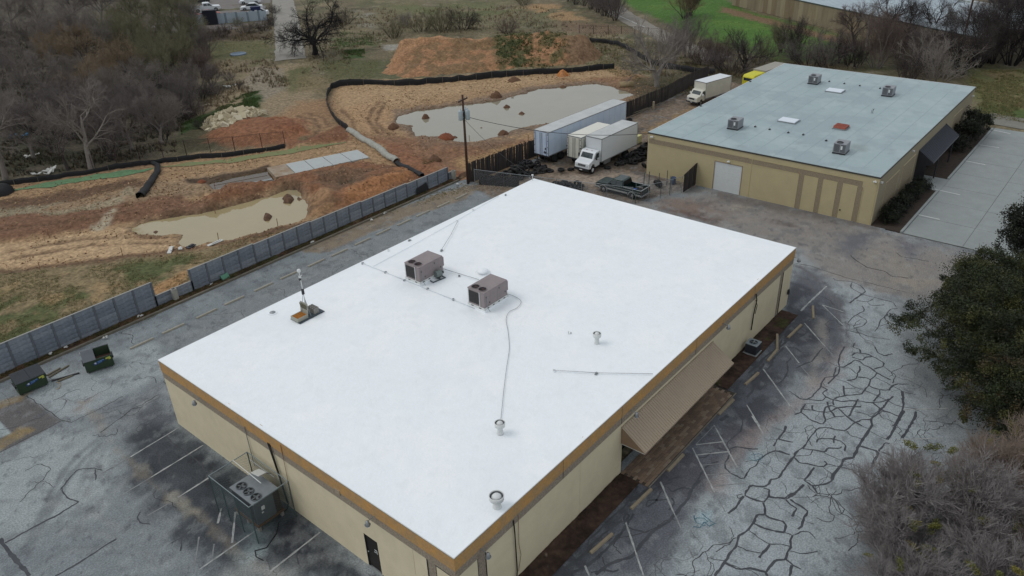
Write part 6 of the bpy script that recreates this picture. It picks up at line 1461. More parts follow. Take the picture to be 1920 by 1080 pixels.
for s in (-1, 1):
    slab([(1.16, s * w2, 1.66), (1.95, s * w2, 1.66), (1.92, s * w2, 2.24), (1.42, s * w2, 2.24)], (0, s, 0), .008, 'side_window', m_win, t)
    d = slab([(1.08, s * w2, .95), (2.0, s * w2, .95), (2.0, s * w2, 1.58), (1.08, s * w2, 1.58)], (0, s, 0), .006, 'door', m_vw, t)
    MB().bb((1.8, s * w2 + s * .005, 1.42), (1.95, s * w2 + s * .03, 1.46)).build('door_handle', m_dark, d)
    MB().bb((1.1, s * (w2 + .12), 1.6), (1.18, s * (w2 + .32), 2.0)).tube((1.2, s * w2, 1.7), (1.15, s * (w2 + .2), 1.75), .02, n=5).build('mirror', m_dark, t)
    MB().bb((-.02, s * .66 - .12, 1.0), (.04, s * .66 + .12, 1.16)).build('headlight', mat('headlamp', (190, 198, 200), .2), t)
    MB().tube((1.45, s * .35, 2.41), (1.45, s * .35, 2.47), .05, n=8).build('marker_light', mat('amber', (150, 92, 40), .3), t)
    wheel(t, .84, s * .82, .46, .28, m_vw)
    wheel(t, 7.6, s * .78, .46, .5, m_dark)
MB().bb((-.015, -.5, .98), (.03, .5, 1.24)).build('grille', mat('grille_grey', (150, 154, 156), .4, .3), t)
gl = MB()
for k in range(4): gl.bb((-.025, -.46, 1.0 + k * .06), (-.014, .46, 1.025 + k * .06))
gl.build('grille_bars', m_dark, t)
MB().bb((-.14, -1.0, .50), (.02, 1.0, .78)).build('bumper', m_chas, t, bevel=.03)
MB().bb((-.15, -.18, .58), (-.142, .18, .68)).build('number_plate', m_wh, t)
MB().bb((3.0, -1.05, .5), (4.2, -.75, .95)).build('fuel_tank', m_galv, t, bevel=.05)
# van-cab truck behind the workshop
t = empty('box_truck', 'older cream van-nosed box truck parked beyond the workshop roof edge', 'truck', (82.6, 32.5, 0), math.radians(-12))
box_body(t, 1.6, 7.2, 2.1, .85, 3.1, m_vw2, m_vw)
cab = MB().prism([(0, .62), (.0, 1.18), (.12, 1.3), (.72, 1.42), (1.12, 1.98), (1.3, 2.06), (1.7, 2.08), (1.7, .62), (1.3, .58), (1.18, .85), (1.0, .92), (.82, .85), (.7, .58)], -.92, .92).build('cab', m_vw2, t, bevel=.05, seg=3)
slab([(.77, -.76, 1.48), (.77, .76, 1.48), (1.09, .70, 1.93), (1.09, -.70, 1.93)], Vector((-.56, 0, .40)).normalized(), .006, 'windscreen', m_win, t)
for s in (-1, 1):
    slab([(1.0, s * .92, 1.42), (1.62, s * .92, 1.42), (1.6, s * .92, 1.92), (1.24, s * .92, 1.92)], (0, s, 0), .008, 'side_window', m_win, t)
    MB().bb((-.02, s * .62 - .13, .92), (.03, s * .62 + .13, 1.08)).build('headlight', _M['headlamp'], t)
    MB().bb((.95, s * 1.0, 1.42), (1.02, s * 1.22, 1.68)).build('mirror', m_wh, t)
    wheel(t, 1.0, s * .78, .38, .24, m_cr); wheel(t, 5.6, s * .75, .38, .4, m_dark)
MB().bb((-.02, -.46, .9), (.02, .46, 1.12)).build('grille', m_dark, t); MB().bb((-.1, -.95, .48), (.02, .95, .64)).build('bumper', m_dark, t, bevel=.02); MB().bb((-.105, -.15, .52), (-.101, .15, .62)).build('number_plate', m_wh, t)
# yellow truck corner beyond
q = at(1395, 148, 1.9); t = empty('yellow_truck', 'bright yellow vehicle mostly hidden behind the workshop roof edge', 'truck', (q.x, q.y - .6, 0), math.radians(-8))
MB().prism([(0, .9), (0, 2.2), (.3, 2.5), (3.0, 2.55), (3.0, .9)], -.95, .95).build('body', mat('yellow_paint', (196, 190, 40), .5, var=.1), t, bevel=.12, seg=3)
MB().bb((3.0, -1.1, .9), (9.0, 1.1, 2.75)).build('load_cover', mat('grey_tarp', (150, 146, 136), .8, var=.1), t)
for s in (-1, 1): wheel(t, 1.2, s * .8, .45, .3); wheel(t, 6.5, s * .8, .45, .3)
slab([(-.004, -.7, 1.7), (-.004, .7, 1.7), (-.004, .7, 2.1), (-.004, -.7, 2.1)], (-1, 0, 0), .01, 'windscreen', m_win, t)
# pickup
def pickup(loc, rz, label, mu, ml, open_bed=True, grp=None, cat='pickup truck', scale=1):
    t = empty('pickup_truck', label, cat, loc, rz, grp, scale)
    w_ = .93
    # lower body with arches
    def arch(x): return [(x + .46, .42), (x + .40, .66), (x + .2, .80), (x - .2, .80), (x - .40, .66), (x - .46, .42)]
    low = [(0, .42), (0, .95), (.05, 1.0), (1.45, 1.08), (5.45, 1.08), (5.5, .9), (5.5, .42)] + arch(4.45) + arch(.95)
    # front part to cab rear
    f_ = [(0, .42), (0.0, .88), (.10, 1.02), (1.5, 1.10), (3.35, 1.10), (3.35, .42)] + arch(.95)
    MB().prism(f_, -w_, w_).build('body', mu, t, bevel=.04, seg=2)
    r_ = [(3.35, .42), (3.35, 1.12), (5.5, 1.12), (5.5, .42)] + arch(4.45)
    bb_ = MB()
    for s in (-1, 1): bb_.prism(r_, s * w_ - (.07 if s > 0 else 0), s * w_ + (.07 if s < 0 else 0))
    bb_.bb((3.35, -w_ + .07, .62), (5.44, w_ - .07, .68)).bb((5.43, -w_ + .07, .5), (5.5, w_ - .07, 1.12)).build('cargo_bed', mu, t)
    MB().bb((3.36, -w_ + .08, .681), (5.42, w_ - .08, .69)).build('bed_liner', m_black, t)
    cabp = [(1.38, 1.06), (1.98, 1.66), (2.15, 1.74), (3.15, 1.76), (3.32, 1.66), (3.42, 1.08)]
    v = []; n_ = len(cabp)
    b_ = MB(); vv = [(x, -w_ + (.0 if z < 1.2 else .16), z) for x, z in cabp] + [(x, w_ - (.0 if z < 1.2 else .16), z) for x, z in cabp]
    b_.add(vv, [(i, (i + 1) % n_, n_ + (i + 1) % n_, n_ + i) for i in range(n_)] + [tuple(range(n_ - 1, -1, -1)), tuple(range(n_, 2 * n_))])
    b_.build('cab', mu, t, bevel=.05, seg=3)
    slab([(1.47, -.76, 1.15), (1.47, .76, 1.15), (1.95, .68, 1.62), (1.95, -.68, 1.62)], Vector((-.6, 0, .6)).normalized(), .008, 'windscreen', m_win, t)
    slab([(3.405, -.70, 1.18), (3.405, .70, 1.18), (3.325, .64, 1.62), (3.325, -.64, 1.62)], (1, 0, .17), .006, 'rear_window', m_black, t)
    for s in (-1, 1):
        nn_ = Vector((0, s, .25)).normalized()
        def yy(z): return s * (w_ - .16 * max(0, min(1, (z - 1.08) / .58)) + .004)
        slab([(1.62, yy(1.17), 1.17), (2.45, yy(1.17), 1.17), (2.45, yy(1.62), 1.62), (2.02, yy(1.62), 1.62)], nn_, .012, 'side_window', m_win, t)
        slab([(2.52, yy(1.17), 1.17), (3.25, yy(1.17), 1.17), (3.18, yy(1.62), 1.62), (2.52, yy(1.62), 1.62)], nn_, .012, 'side_window', m_win, t)
        MB().bb((1.42, s * w_, .50), (3.9, s * (w_ + .012), .66)).bb((4.92, s * w_, .5), (5.5, s * (w_ + .012), .66)).bb((.0, s * w_, .5), (.48, s * (w_ + .012), .66)).build('lower_panel', ml, t)
        if ml is not mu:
            MB().bb((.1, s * w_, .86), (5.45, s * (w_ + .012), .90)).bb((3.4, s * (w_ - .06), 1.12), (5.48, s * (w_ + .01), 1.15)).build('side_stripe', ml, t)
        for ax_x in (.95, 4.45):
            ar = MB(); P2 = [(ax_x + math.cos(a_) * .50, .38 + math.sin(a_) * .48) for a_ in [math.pi * k_ / 10 for k_ in range(11)]]
            P3 = [(ax_x + math.cos(a_) * .43, .38 + math.sin(a_) * .41) for a_ in [math.pi * k_ / 10 for k_ in range(11)]]
            for k_ in range(10): ar.prism([P3[k_], P2[k_], P2[k_ + 1], P3[k_ + 1]], s * w_, s * (w_ + .03))
            ar.build('wheel_arch', ml, t); wheel(t, ax_x, s * .80, .36, .24)
        MB().bb((1.72, s * (w_ + .02), 1.12), (1.82, s * (w_ + .2), 1.28)).build('mirror', m_dark, t)
        MB().bb((-.02, s * .70 - .14, .78), (.03, s * .70 + .14, .92)).build('headlight', _M['headlamp'], t)
        MB().bb((5.49, s * .86 - .05, .75), (5.51, s * .86 + .05, 1.02)).build('tail_light', _M['red_lens'], t)
    MB().bb((-.02, -.5, .74), (.02, .5, .94)).build('grille', m_dark, t)
    MB().bb((-.12, -.95, .42), (.02, .95, .58)).build('front_bumper', m_cr, t, bevel=.03)
    MB().bb((5.48, -.95, .42), (5.64, .95, .58)).build('rear_bumper', m_cr, t, bevel=.03)
    MB().bb((5.44, -w_ + .05, 1.10), (5.52, w_ - .05, 1.14)).build('tailgate_cap', ml, t)
    return t
m_gr = mat('dark_green_paint', (24, 44, 42), .22, .2, var=.08, spec=.6)
m_sil = mat('silver_paint', (172, 174, 174), .35, .4, var=.05)
pk = pickup((49.55, 25.65, 0), math.radians(-90 + 1), 'dark green and silver pickup truck parked behind the chain link fence', m_gr, m_sil)
tag(MB().box((0, 0, .1), (.5, .4, .18), .3).build('tool_bag', mat('blue_bag', (36, 70, 140), .6), loc=(49.5, 21.3, .69), bevel=.04), 'small blue bag in the bed of the green pickup', 'bag')
# tote
q = at(1194, 262); t = empty('ibc_tote', 'pale yellow caged liquid tote behind the box truck', 'tank', (64.3, 30.3, 0))
MB().bb((-.5, -.6, .0), (.5, .6, .14)).build('pallet', m_log, t); MB().bb((-.48, -.58, .16), (.48, .58, 1.1)).build('bottle', mat('tote_plastic', (196, 190, 130), .5, var=.1), t, bevel=.08, seg=3)
for z in (.4, .7, 1.0): MB().path([(-.5, -.6, z), (.5, -.6, z), (.5, .6, z), (-.5, .6, z), (-.5, -.6, z)], .012, 4).build('cage_bar', m_galv, t)
for k in range(5): MB().path([(-.5, -.6 + k * .3, .14), (-.5, -.6 + k * .3, 1.12)], .012, 4).build('cage_bar', m_galv, t)
# lumber in the yard, timber rail
for a, b, lb in (((1185, 213), (1215, 202), 'long pale beam lying in the yard behind the trailers, upper one'), ((1184, 218), (1238, 193), 'long pale beam lying in the yard behind the trailers, lower one')):
    A_, B_ = at(*a, .1), at(*b, .1); tag(MB().tube((0, 0, 0), B_ - A_, .07, n=4).build('beam', m_log, loc=A_), lb, 'beam', 'beams in the yard')
q = at(1225, 205); tag(MB().bb((-.12, -.12, 0), (.12, .12, 1.1)).build('bollard', m_lit2, loc=(q.x, q.y, 0), bevel=.02), 'short pale post standing in the yard behind the trailers', 'post')
MBp = [at(1200, 352, 0), at(1140, 345, 0)]

# ================================================================= BUILDING SITE
m_silt = mat('silt_fabric', (28, 28, 30), .75, var=.3, scale=2, bump=.5, bscale=6)
def silt(pts, h, label, wav=.12, seed=1, post=True):
    P_ = [Vector(p) for p in W2(pts)]; Q = [P_[0]]
    for a, b in zip(P_[:-1], P_[1:]):
        n = max(1, int((b - a).length / .5))
        for i in range(1, n + 1): Q.append(a.lerp(b, i / n))
    r = random.Random(seed); o0 = Vector((Q[0].x, Q[0].y, 0)); V = []; F = []
    for i, q in enumerate(Q):
        z = tz(q.x, q.y); hh = h * (1 + .35 * (float(vnoise(np.array(i * .35), np.array(0.), seed)) - .5)); off = .18 * (float(vnoise(np.array(i * .6), np.array(3.), seed)) - .5)
        d = (Q[min(i + 1, len(Q) - 1)] - Q[max(0, i - 1)]).normalized(); nn = Vector((-d.y, d.x))
        for k, (zz, oo) in enumerate(((z - .15, .0), (z + hh * .5, off * .7), (z + hh, off), (z + hh, off + .02), (z + hh * .5, off * .7 + .02), (z - .15, .02))):
            V.append((q.x - o0.x + nn.x * oo, q.y - o0.y + nn.y * oo, zz))
    for i in range(len(Q) - 1):
        for k in range(5): a = i * 6 + k; F.append((a, a + 6, a + 7, a + 1))
    t = empty('silt_fence', label, 'silt fence', o0)
    link('fabric', np_mesh('fabric', V, F, None, True), m_silt, t)
    if post:
        for i in range(0, len(Q), 5):
            q = Q[i]; z = tz(q.x, q.y); MB().bb((q.x - o0.x - .02, q.y - o0.y - .02, z - .2), (q.x - o0.x + .02, q.y - o0.y + .02, z + h * 1.1)).build('stake', m_log, t)
silt([(622, 166), (640, 162), (700, 158), (740, 160), (780, 160), (800, 157), (860, 153), (900, 150), (950, 144), (1000, 140), (1060, 136), (1110, 133), (1152, 128)], .95, 'long black silt fence running below the big dirt mound to the pond')
silt([(622, 166), (614, 178), (613, 196), (620, 214), (634, 232), (654, 246)], .85, 'black silt fence curving down from the corner to the white wattle', seed=2)
silt([(1105, 80), (1140, 82), (1160, 87), (1182, 97), (1205, 112), (1240, 126), (1280, 134), (1340, 142)], .9, 'black silt fence curving behind the bare tree by the road', seed=3)
silt([(-60, 352), (0, 348), (90, 338), (170, 327), (230, 317), (290, 307), (360, 300), (440, 292), (500, 283), (535, 278)], .6, 'low black silt fence along the edge of the wood', seed=4)
def sock(pts, r, m, name, label, seed=1, n=10, r1=None):
    P_ = W2(pts); rr = random.Random(seed); Q = []
    for a, b in zip(P_[:-1], P_[1:]):
        a = Vector(a); b = Vector(b); k = max(1, int((b - a).length / .4))
        for i in range(k): Q.append(a.lerp(b, i / k))
    Q.append(Vector(P_[-1])); o0 = Vector((Q[0].x, Q[0].y, 0)); b_ = MB(); V = []; F = []; rng = np.random.default_rng(seed)
    for i, q in enumerate(Q):
        d = (Q[min(i + 1, len(Q) - 1)] - Q[max(0, i - 1)]).normalized(); nn = Vector((-d.y, d.x)); z = tz(q.x, q.y); R = (r + ((r1 or r) - r) * i / len(Q))
        for j in range(n):
            a = 2 * math.pi * j / n; w_ = R * (1 + rng.uniform(-.13, .13)); V.append((q.x - o0.x + nn.x * math.cos(a) * w_, q.y - o0.y + nn.y * math.cos(a) * w_, z + R * .55 + math.sin(a) * w_ * .8))
    for i in range(len(Q) - 1):
        for j in range(n): F.append((i * n + j, i * n + (j + 1) % n, (i + 1) * n + (j + 1) % n, (i + 1) * n + j))
    me = np_mesh(name, V, F, None, True); bm = bmesh.new(); bm.from_mesh(me); bmesh.ops.recalc_face_normals(bm, faces=bm.faces); bm.to_mesh(me); bm.free()
    tag(link(name, me, m, None, o0), label, 'wattle')
sock([(654, 246), (680, 263), (705, 278), (725, 296), (744, 308)], .44, mat('white_gravel_bag', (168, 168, 160), .95, rgb2=(134, 132, 122), scale=3, bump=1.0, bscale=6), 'gravel_sock', 'fat grey-white gravel sock leading down from the black silt fence', 3)
sock([(745, 309), (760, 318), (778, 327), (792, 334)], .32, m_silt, 'black_sock', 'black erosion sock between the gravel sock and the precast wall', 4)
sock([(286, 307), (297, 314), (296, 326), (285, 344), (272, 362), (264, 374)], .30, m_silt, 'black_sock', 'black erosion sock crossing the green mat and bending towards the pond', 5, r1=.48)
tag(MB().lathe([(.001, 1.0), (.9, .85), (1.3, .45), (1.4, -.1)], n=18).build('tarp_heap', m_silt, loc=(*at(2, 362)[:2], 0), smooth=True), 'black tarp covered heap at the left picture edge', 'tarp')
# chain link along the wood
fp = [at(a, b)[:2] for a, b in ((176, 320), (263, 300), (350, 291), (441, 284), (492, 278), (535, 274))]
chain('chain_link_fence', 'rusty chain link fence along the edge of the wood', [tuple(p) for p in fp], 1.9, 3.0, .3, .045, .007, mpost=mat('rusty_fence', (66, 52, 48), .8))
chain('field_fence', 'thin wire fence across the dry field beyond the dirt mound', [tuple(at(a, b)[:2]) for a, b in ((1086, 62), (1140, 64), (1190, 66), (1240, 70))], 1.5, 3.4, .45, .06, .008, mpost=_M['rusty_fence'])
# rubble heap
m_rub = [mat('rubble_%d' % k, c, .95, var=.1, scale=3, bump=.4) for k, c in enumerate(((176, 164, 136), (156, 144, 118), (188, 178, 154)))]
rbm = []
for k in range(3):
    b = MB(); r_ = random.Random(50 + k)
    b.add([(x * r_.uniform(.3, .5), y * r_.uniform(.3, .5), z * r_.uniform(.15, .3)) for z in (-1, 1) for x, y in ((-1, -1), (1, -1), (1, 1), (-1, 1))], [(3, 2, 1, 0), (4, 5, 6, 7), (0, 1, 5, 4), (1, 2, 6, 5), (2, 3, 7, 6), (3, 0, 4, 7)])
    me = b.mesh('stone'); me.materials.append(m_rub[k]); rbm.append(me)
RB = W2([(384, 242), (400, 226), (420, 214), (480, 208), (494, 218), (470, 222), (430, 246)]); P_ = np.array(RB)
t = empty('rubble_heap', 'heap of pale broken stones beside the strip of green grass', 'rubble', (*P_.mean(0), 0))
k = 0; r_ = random.Random(8); c = P_.mean(0)
while k < 260:
    x = r_.uniform(P_[:, 0].min(), P_[:, 0].max()); y = r_.uniform(P_[:, 1].min(), P_[:, 1].max()); e = -float(sdist(np.array([x]), np.array([y]), P_)[0])
    if e < -.3: continue
    o = bpy.data.objects.new('stone', rbm[r_.randrange(3)]); COL.objects.link(o); o.parent = t
    o.location = (x - c[0], y - c[1], tz(x, y) + .1 + max(0, e) * .55 * r_.random()); o.rotation_euler = (r_.uniform(-.7, .7), r_.uniform(-.7, .7), r_.random() * 6); s_ = r_.uniform(.6, 1.35); o.scale = (s_, s_, s_); k += 1
# concrete walk above the cut
TLc, TR_, BR_, BL_ = [at(*q, .2) for q in ((500, 316), (671, 282), (693, 296), (517, 334))]
t = bpy.data.objects.new('sidewalk', None); COL.objects.link(t); t['kind'] = 'structure'
m_walk = mat('new_concrete', (166, 170, 168), .8, var=.06, scale=1.2, fine=.05)
for k in range(5):
    a0, a1 = k / 5 + .004, (k + 1) / 5 - .004
    A_, B_ = TLc.lerp(TR_, a0), TLc.lerp(TR_, a1); C_, D_ = BL_.lerp(BR_, a1), BL_.lerp(BR_, a0)
    v = [A_, B_, C_, D_]; MB().add([(p.x, p.y, -.4) for p in v] + [(p.x, p.y, .30 + .004 * (k % 2)) for p in v], [(0, 1, 2, 3), (7, 6, 5, 4), (0, 4, 5, 1), (1, 5, 6, 2), (2, 6, 7, 3), (3, 7, 4, 0)]).build('slab', m_walk if k else mat('muddy_concrete', (160, 152, 138), .9, rgb2=(130, 104, 78), scale=.9), t)
A_, B_ = at(404, 357, .1), at(510, 336, .1); tag(MB().tube((0, 0, 0), B_ - A_, .14, n=4).build('form_board', m_walk, loc=A_), 'pale form board along the near edge of the water-filled trench', 'board')
A_, B_ = at(399, 341, .1), at(500, 322, .1); tag(MB().tube((0, 0, 0), B_ - A_, .03, n=4).build('form_board', m_log, loc=A_), 'thin string board along the far edge of the water-filled trench', 'board')
# stakes, debris, stumps, culvert
for k, (px, py) in enumerate([(92, 443), (403, 398), (410, 452), (521, 424), (230, 480), (75, 505), (404, 357), (424, 352), (990, 265), (880, 262)]):
    q = at(px, py); z = tz(q.x, q.y); t = tag(MB().bb((-.025, -.025, -.2), (.025, .025, .85)).build('survey_stake', mat('stake_wood', (124, 92, 68), .9), loc=(q.x, q.y, z), rot=(.05 * (k % 3 - 1), .06, 0)), 'thin wooden survey stake in the mud, %s from the left edge' % ORD[[2, 4, 5, 7, 1, 0, 3, 6, 9, 8][k]], 'stake', 'survey stakes')
for px, py, l, wd, rz, m, lb in ((320, 471, 1.5, .35, .9, m_lit, 'long white board lying in the grass above the precast wall'), (404, 457, 1.6, .3, .0, m_lit, 'white board lying at the edge of the flooded cut'), (358, 463, .9, .5, .3, m_dark, 'dark plastic piece at the edge of the flooded cut'), (339, 469, .5, .35, 1, m_lit, 'small white lump beside the long board')):
    q = at(px, py); tag(MB().box((0, 0, .08), (l, wd, .08), rz, .05).box((l * .1, .05, .15), (l * .6, wd * .5, .05), rz + .1, -.1).build('debris', m, loc=(q.x, q.y, tz(q.x, q.y))), lb, 'debris')
m_mud = mat('mud_clod', (96, 70, 52), .95, var=.3, scale=3, bump=.8, bscale=8)
def clod(px, py, s, label, h=1.0, m=None):
    q = at(px, py); r_ = random.Random(int(px)); bm = bmesh.new(); bmesh.ops.create_icosphere(bm, subdivisions=3, radius=1)
    for v in bm.verts:
        n = 1 + .35 * (float(vnoise(np.array(v.co.x * 2.3 + px), np.array(v.co.y * 2.3 + v.co.z * 2), 9)) - .5) + r_.uniform(-.05, .05); v.co *= n; v.co.z *= h
        if v.co.z > 0: v.co.x *= 1 - .35 * v.co.z / h; v.co.y *= 1 - .35 * v.co.z / h
    me = bpy.data.meshes.new('mud_clump'); bm.to_mesh(me); bm.free(); me.shade_smooth()
    o = link('mud_clump', me, m or m_mud, None, (q.x, q.y, min(tz(q.x, q.y), 0) + .02), (0, 0, r_.random() * 6), (s, s, s)); tag(o, label, 'mud clump', 'mud clumps in and around the pond')
m_clod2 = mat('mud_clod_red', (118, 68, 44), .95, var=.3, scale=3, bump=.8, bscale=8)
for a in ((798, 220, .62, 'tall brown mud clump at the left end of the big pond', 1.5), (738, 240, .75, 'dark mud clump on the shore left of the big pond', .9), (836, 258, 1.1, 'wide red mud clump at the near shore of the pond', .6, m_clod2), (853, 256, .6, 'small dark mud clump next to the wide red one', .7),
          (930, 182, .9, 'weedy mud clump at the far shore of the pond', .9), (950, 200, .65, 'brown mud clump in the middle of the pond, upper left', 1.0), (978, 212, .62, 'brown mud clump in the middle of the pond, lower right', .9), (902, 238, .42, 'smallest mud clump, right of the utility pole', .8), (944, 250, .7, 'square mud clump at the near shore right of the pole', .8),
          (814, 303, .9, 'dark bushy mud clump below the pond', .9), (1055, 142, 1.0, 'orange dirt clump in front of the silt fence', .9, mat('orange_dirt', (168, 108, 54), .95, var=.2)), (964, 152, 1.1, 'brown overgrown clump on the far bank', .6), (961, 182, .5, 'low clump at the far edge of the pond', .5), (1055, 162, .6, 'small clump on the far bank of the pond', .5), (378, 342, .5, 'reddish clump at the left end of the trench', .6, m_clod2)): clod(*a)
q = at(1161, 163); t = empty('culvert_pipe', 'short pale concrete culvert pipe at the far right end of the pond', 'pipe', (q.x, q.y, .35), math.radians(-52))
MB().lathe([(.36, 0), (.46, 0), (.46, 2.2), (.36, 2.2)], (0, 0, 0), 18, 'x', True).build('pipe', mat('culvert', (150, 132, 100), .9, var=.1), t, True)
MB().tube((.3, 0, 0), (.32, 0, 0), .36, n=16).build('pipe_end', m_black, t)
# ---------------- far yard, top left
m_sheet = mat('sheet_fence', (160, 172, 180), .6, var=.1, scale=.4)
A_, B_ = at(360, 48), at(505, 38); t = empty('sheet_fence', 'pale metal sheet fence in front of the parked cars, far top left', 'fence', A_, math.atan2(B_.y - A_.y, B_.x - A_.x)); Ln = (B_ - A_).length
for k in range(int(Ln / .5)): MB().bb((k * .5, -.03 - .02 * (k % 2), 0), (k * .5 + .49, .0, 2.3 + .1 * math.sin(k * 1.7))).build('sheet', m_sheet if k % 5 else mat('sheet_fence_dark', (120, 132, 140), .6), t)
for px, py, w_, h_, m, lb in ((397, 46, 3.0, 3.1, mat('navy_box', (26, 28, 40), .6), 'tall dark box standing at the pale sheet fence'), (483, 38, 2.2, 3.0, mat('navy_blue', (28, 36, 74), .6), 'dark blue portable cabin with a white sign by the sheet fence')):
    q = at(px, py); t = empty('cabin', lb, 'cabin', (q.x, q.y, 0), math.atan2(B_.y - A_.y, B_.x - A_.x))
    MB().bb((-w_ / 2, -.6, 0), (w_ / 2, .9, h_)).build('shell', m, t, bevel=.05); MB().bb((-w_ / 2 - .05, -.65, h_), (w_ / 2 + .05, .95, h_ + .1)).build('roof', m, t)
    if 'blue' in lb: MB().bb((-.25, -.62, 1.6), (.3, -.605, 2.4)).bb((-.4, -.62, 1.3), (.1, -.605, 1.6)).build('sign', m_wh, t)
def sedan(loc, rz, label, m, grp, s=1.0):
    t = empty('parked_car', label, 'car', loc, rz, grp, s)
    def arch(x): return [(x + .38, .25), (x + .3, .55), (x - .3, .55), (x - .38, .25)]
    MB().prism([(0, .25), (0, .65), (.15, .78), (1.1, .88), (4.4, .9), (4.5, .6), (4.5, .25)] + arch(3.6) + arch(.9), -.88, .88).build('body', m, t, bevel=.06)
    MB().prism([(1.05, .86), (1.75, 1.36), (3.1, 1.40), (3.95, .9)], -.74, .74).build('cabin', m_win, t, bevel=.05)
    MB().bb((1.8, -.68, 1.36), (3.05, .68, 1.42)).build('roof', m, t, bevel=.03)
    for x in (.9, 3.6):
        for y in (-.78, .78): wheel(t, x, y, .32, .2)
    for y in (-.6, .6): MB().bb((-.02, y - .15, .58), (.03, y + .15, .70)).build('headlight', _M['headlamp'], t)
    return t
g_ = 'vehicles parked in the far yard'
yr = drape('car_park', W2([(380, 60), (400, 20), (440, -15), (480, -40)]), 26, mat('car_park_gravel', (112, 106, 102), .9, var=.15, scale=.5), .05, 9, 2.0, .05, level=True)
q = at(414, 19); pickup((q.x, q.y, 0), math.radians(155), 'white pickup truck in the far yard, behind the red car', m_vw, m_vw, grp=g_, scale=1.25)
q = at(414, 30); sedan((q.x, q.y, 0), math.radians(160), 'red car in the far yard behind the pale sheet fence', mat('red_car', (150, 66, 48), .4), g_, 1.25)
q = at(450, 8); sedan((q.x, q.y, 0), math.radians(-40), 'white car at the top edge, furthest of the right hand row', m_vw, g_, 1.2)
q = at(452, 20); sedan((q.x, q.y, 0), math.radians(-40), 'white car in the middle of the right hand row in the far yard', m_vw, g_, 1.2)
q = at(462, 31); sedan((q.x, q.y, 0), math.radians(-36), 'white car closest to the blue cabin in the far yard', m_vw, g_, 1.2)
q = at(394, 4); sedan((q.x, q.y, 0), math.radians(150), 'dark car at the top edge beside the white pickup', m_dark, g_, 1.2)
for k, (px, py) in enumerate([(447, 103)]):
    q = at(px, py); tag(MB().lathe([(.001, .1), (1.2, .12), (1.35, .25), (1.5, .25), (1.5, 0)], n=24).build('paddling_pool', mat('slate_blue_pool', (92, 108, 124), .5), loc=(q.x, q.y, .05), smooth=True), 'round grey-blue basin lying on the ground near the wood', 'basin')
for px, py, m, lb, s_ in ((36, 258, mat('blue_tarp', (70, 130, 170), .5), 'crumpled light blue tarp on the wood floor', 1.3), (285, 122, m_lit, 'white rubbish at the edge of the wood', 1.0), (60, 295, m_lit, 'white scrap on the wood floor near the left edge', .8), (85, 325, m_lit, 'scatter of white rubbish along the silt fence', 1.4), (430, 163, m_lit, 'white debris on the dark brush pile', 1.0), (385, 200, m_lit2, 'pale scrap beside the green grass strip', .6)):
    q = at(px, py); b = MB(); r_ = random.Random(int(px))
    for j in range(9): b.box((r_.uniform(-1, 1) * s_, r_.uniform(-.5, .5) * s_, .15 + r_.random() * .2), (r_.uniform(.2, .7) * s_, r_.uniform(.2, .4) * s_, .08), r_.random() * 3, r_.uniform(-.5, .5), r_.uniform(-.5, .5))
    tag(b.build('tarp' if 'tarp' in lb else 'rubbish', m, loc=(q.x, q.y, tz(q.x, q.y))), lb, 'tarp' if 'tarp' in lb else 'rubbish')
# far poles
for (px, py, h, lb) in ((1722, 52, 9.5, 'bare wooden pole before the pale roof, left one'), (1797, 110, 11.5, 'thick leaning wooden pole before the pale roof, right one'), (1535, 118, 1.6, 'short pale marker post behind the grey roof')):
    q = at(px, py); tag(MB().tube((0, 0, 0), (-.1 * 0, 0, h), .17 if h > 5 else .12, .13, 10).build('utility_pole' if h > 5 else 'marker_post', m_pole if h > 5 else m_lit2, loc=(q.x, q.y, 0), rot=(0, .03, 0)), lb, 'pole' if h > 5 else 'post')
# stone litter at the end of the wall
b = MB(); r_ = random.Random(71)
for k in range(260):
    q = at(r_.uniform(862, 965), r_.uniform(341, 360)); s_ = r_.uniform(.03, .09)
    if q.y < 34 or q.x > 46: continue
    b.box((q.x, q.y, s_ * .4), (s_, s_ * 1.3, s_), r_.random() * 3, .3)
o = b.build('gravel', m_lit2); o['kind'] = 'stuff'; o['label'] = 'scattered pale stones at the foot of the wooden pole'
# ================================================================= TREES AND BUSHES
def seg_mesh(name, segs, n, col=None):
    A_ = np.array(segs, np.float64)
    P0, P1, R0, R1 = A_[:, 0:3], A_[:, 3:6], A_[:, 6], A_[:, 7]
    D = P1 - P0; D /= np.linalg.norm(D, axis=1)[:, None] + 1e-9
    ref = np.where(np.abs(D[:, 2:3]) > .9, np.array([[1., 0, 0]]), np.array([[0, 0, 1.]]))
    U = np.cross(D, ref); U /= np.linalg.norm(U, axis=1)[:, None]; W_ = np.cross(D, U)
    V = []
    for P, R in ((P0, R0), (P1, R1)):
        for k in range(n):
            t = 2 * math.pi * k / n
            V.append(P + (U * math.cos(t) + W_ * math.sin(t)) * R[:, None])
    V = np.stack(V, 1).reshape(-1, 3); b = np.arange(len(A_))[:, None] * 2 * n
    F = np.stack([np.concatenate([b + k, b + (k + 1) % n, b + n + (k + 1) % n, b + n + k], 1) for k in range(n)], 1).reshape(-1, 4)
    return np_mesh(name, V, F, None, n > 3)
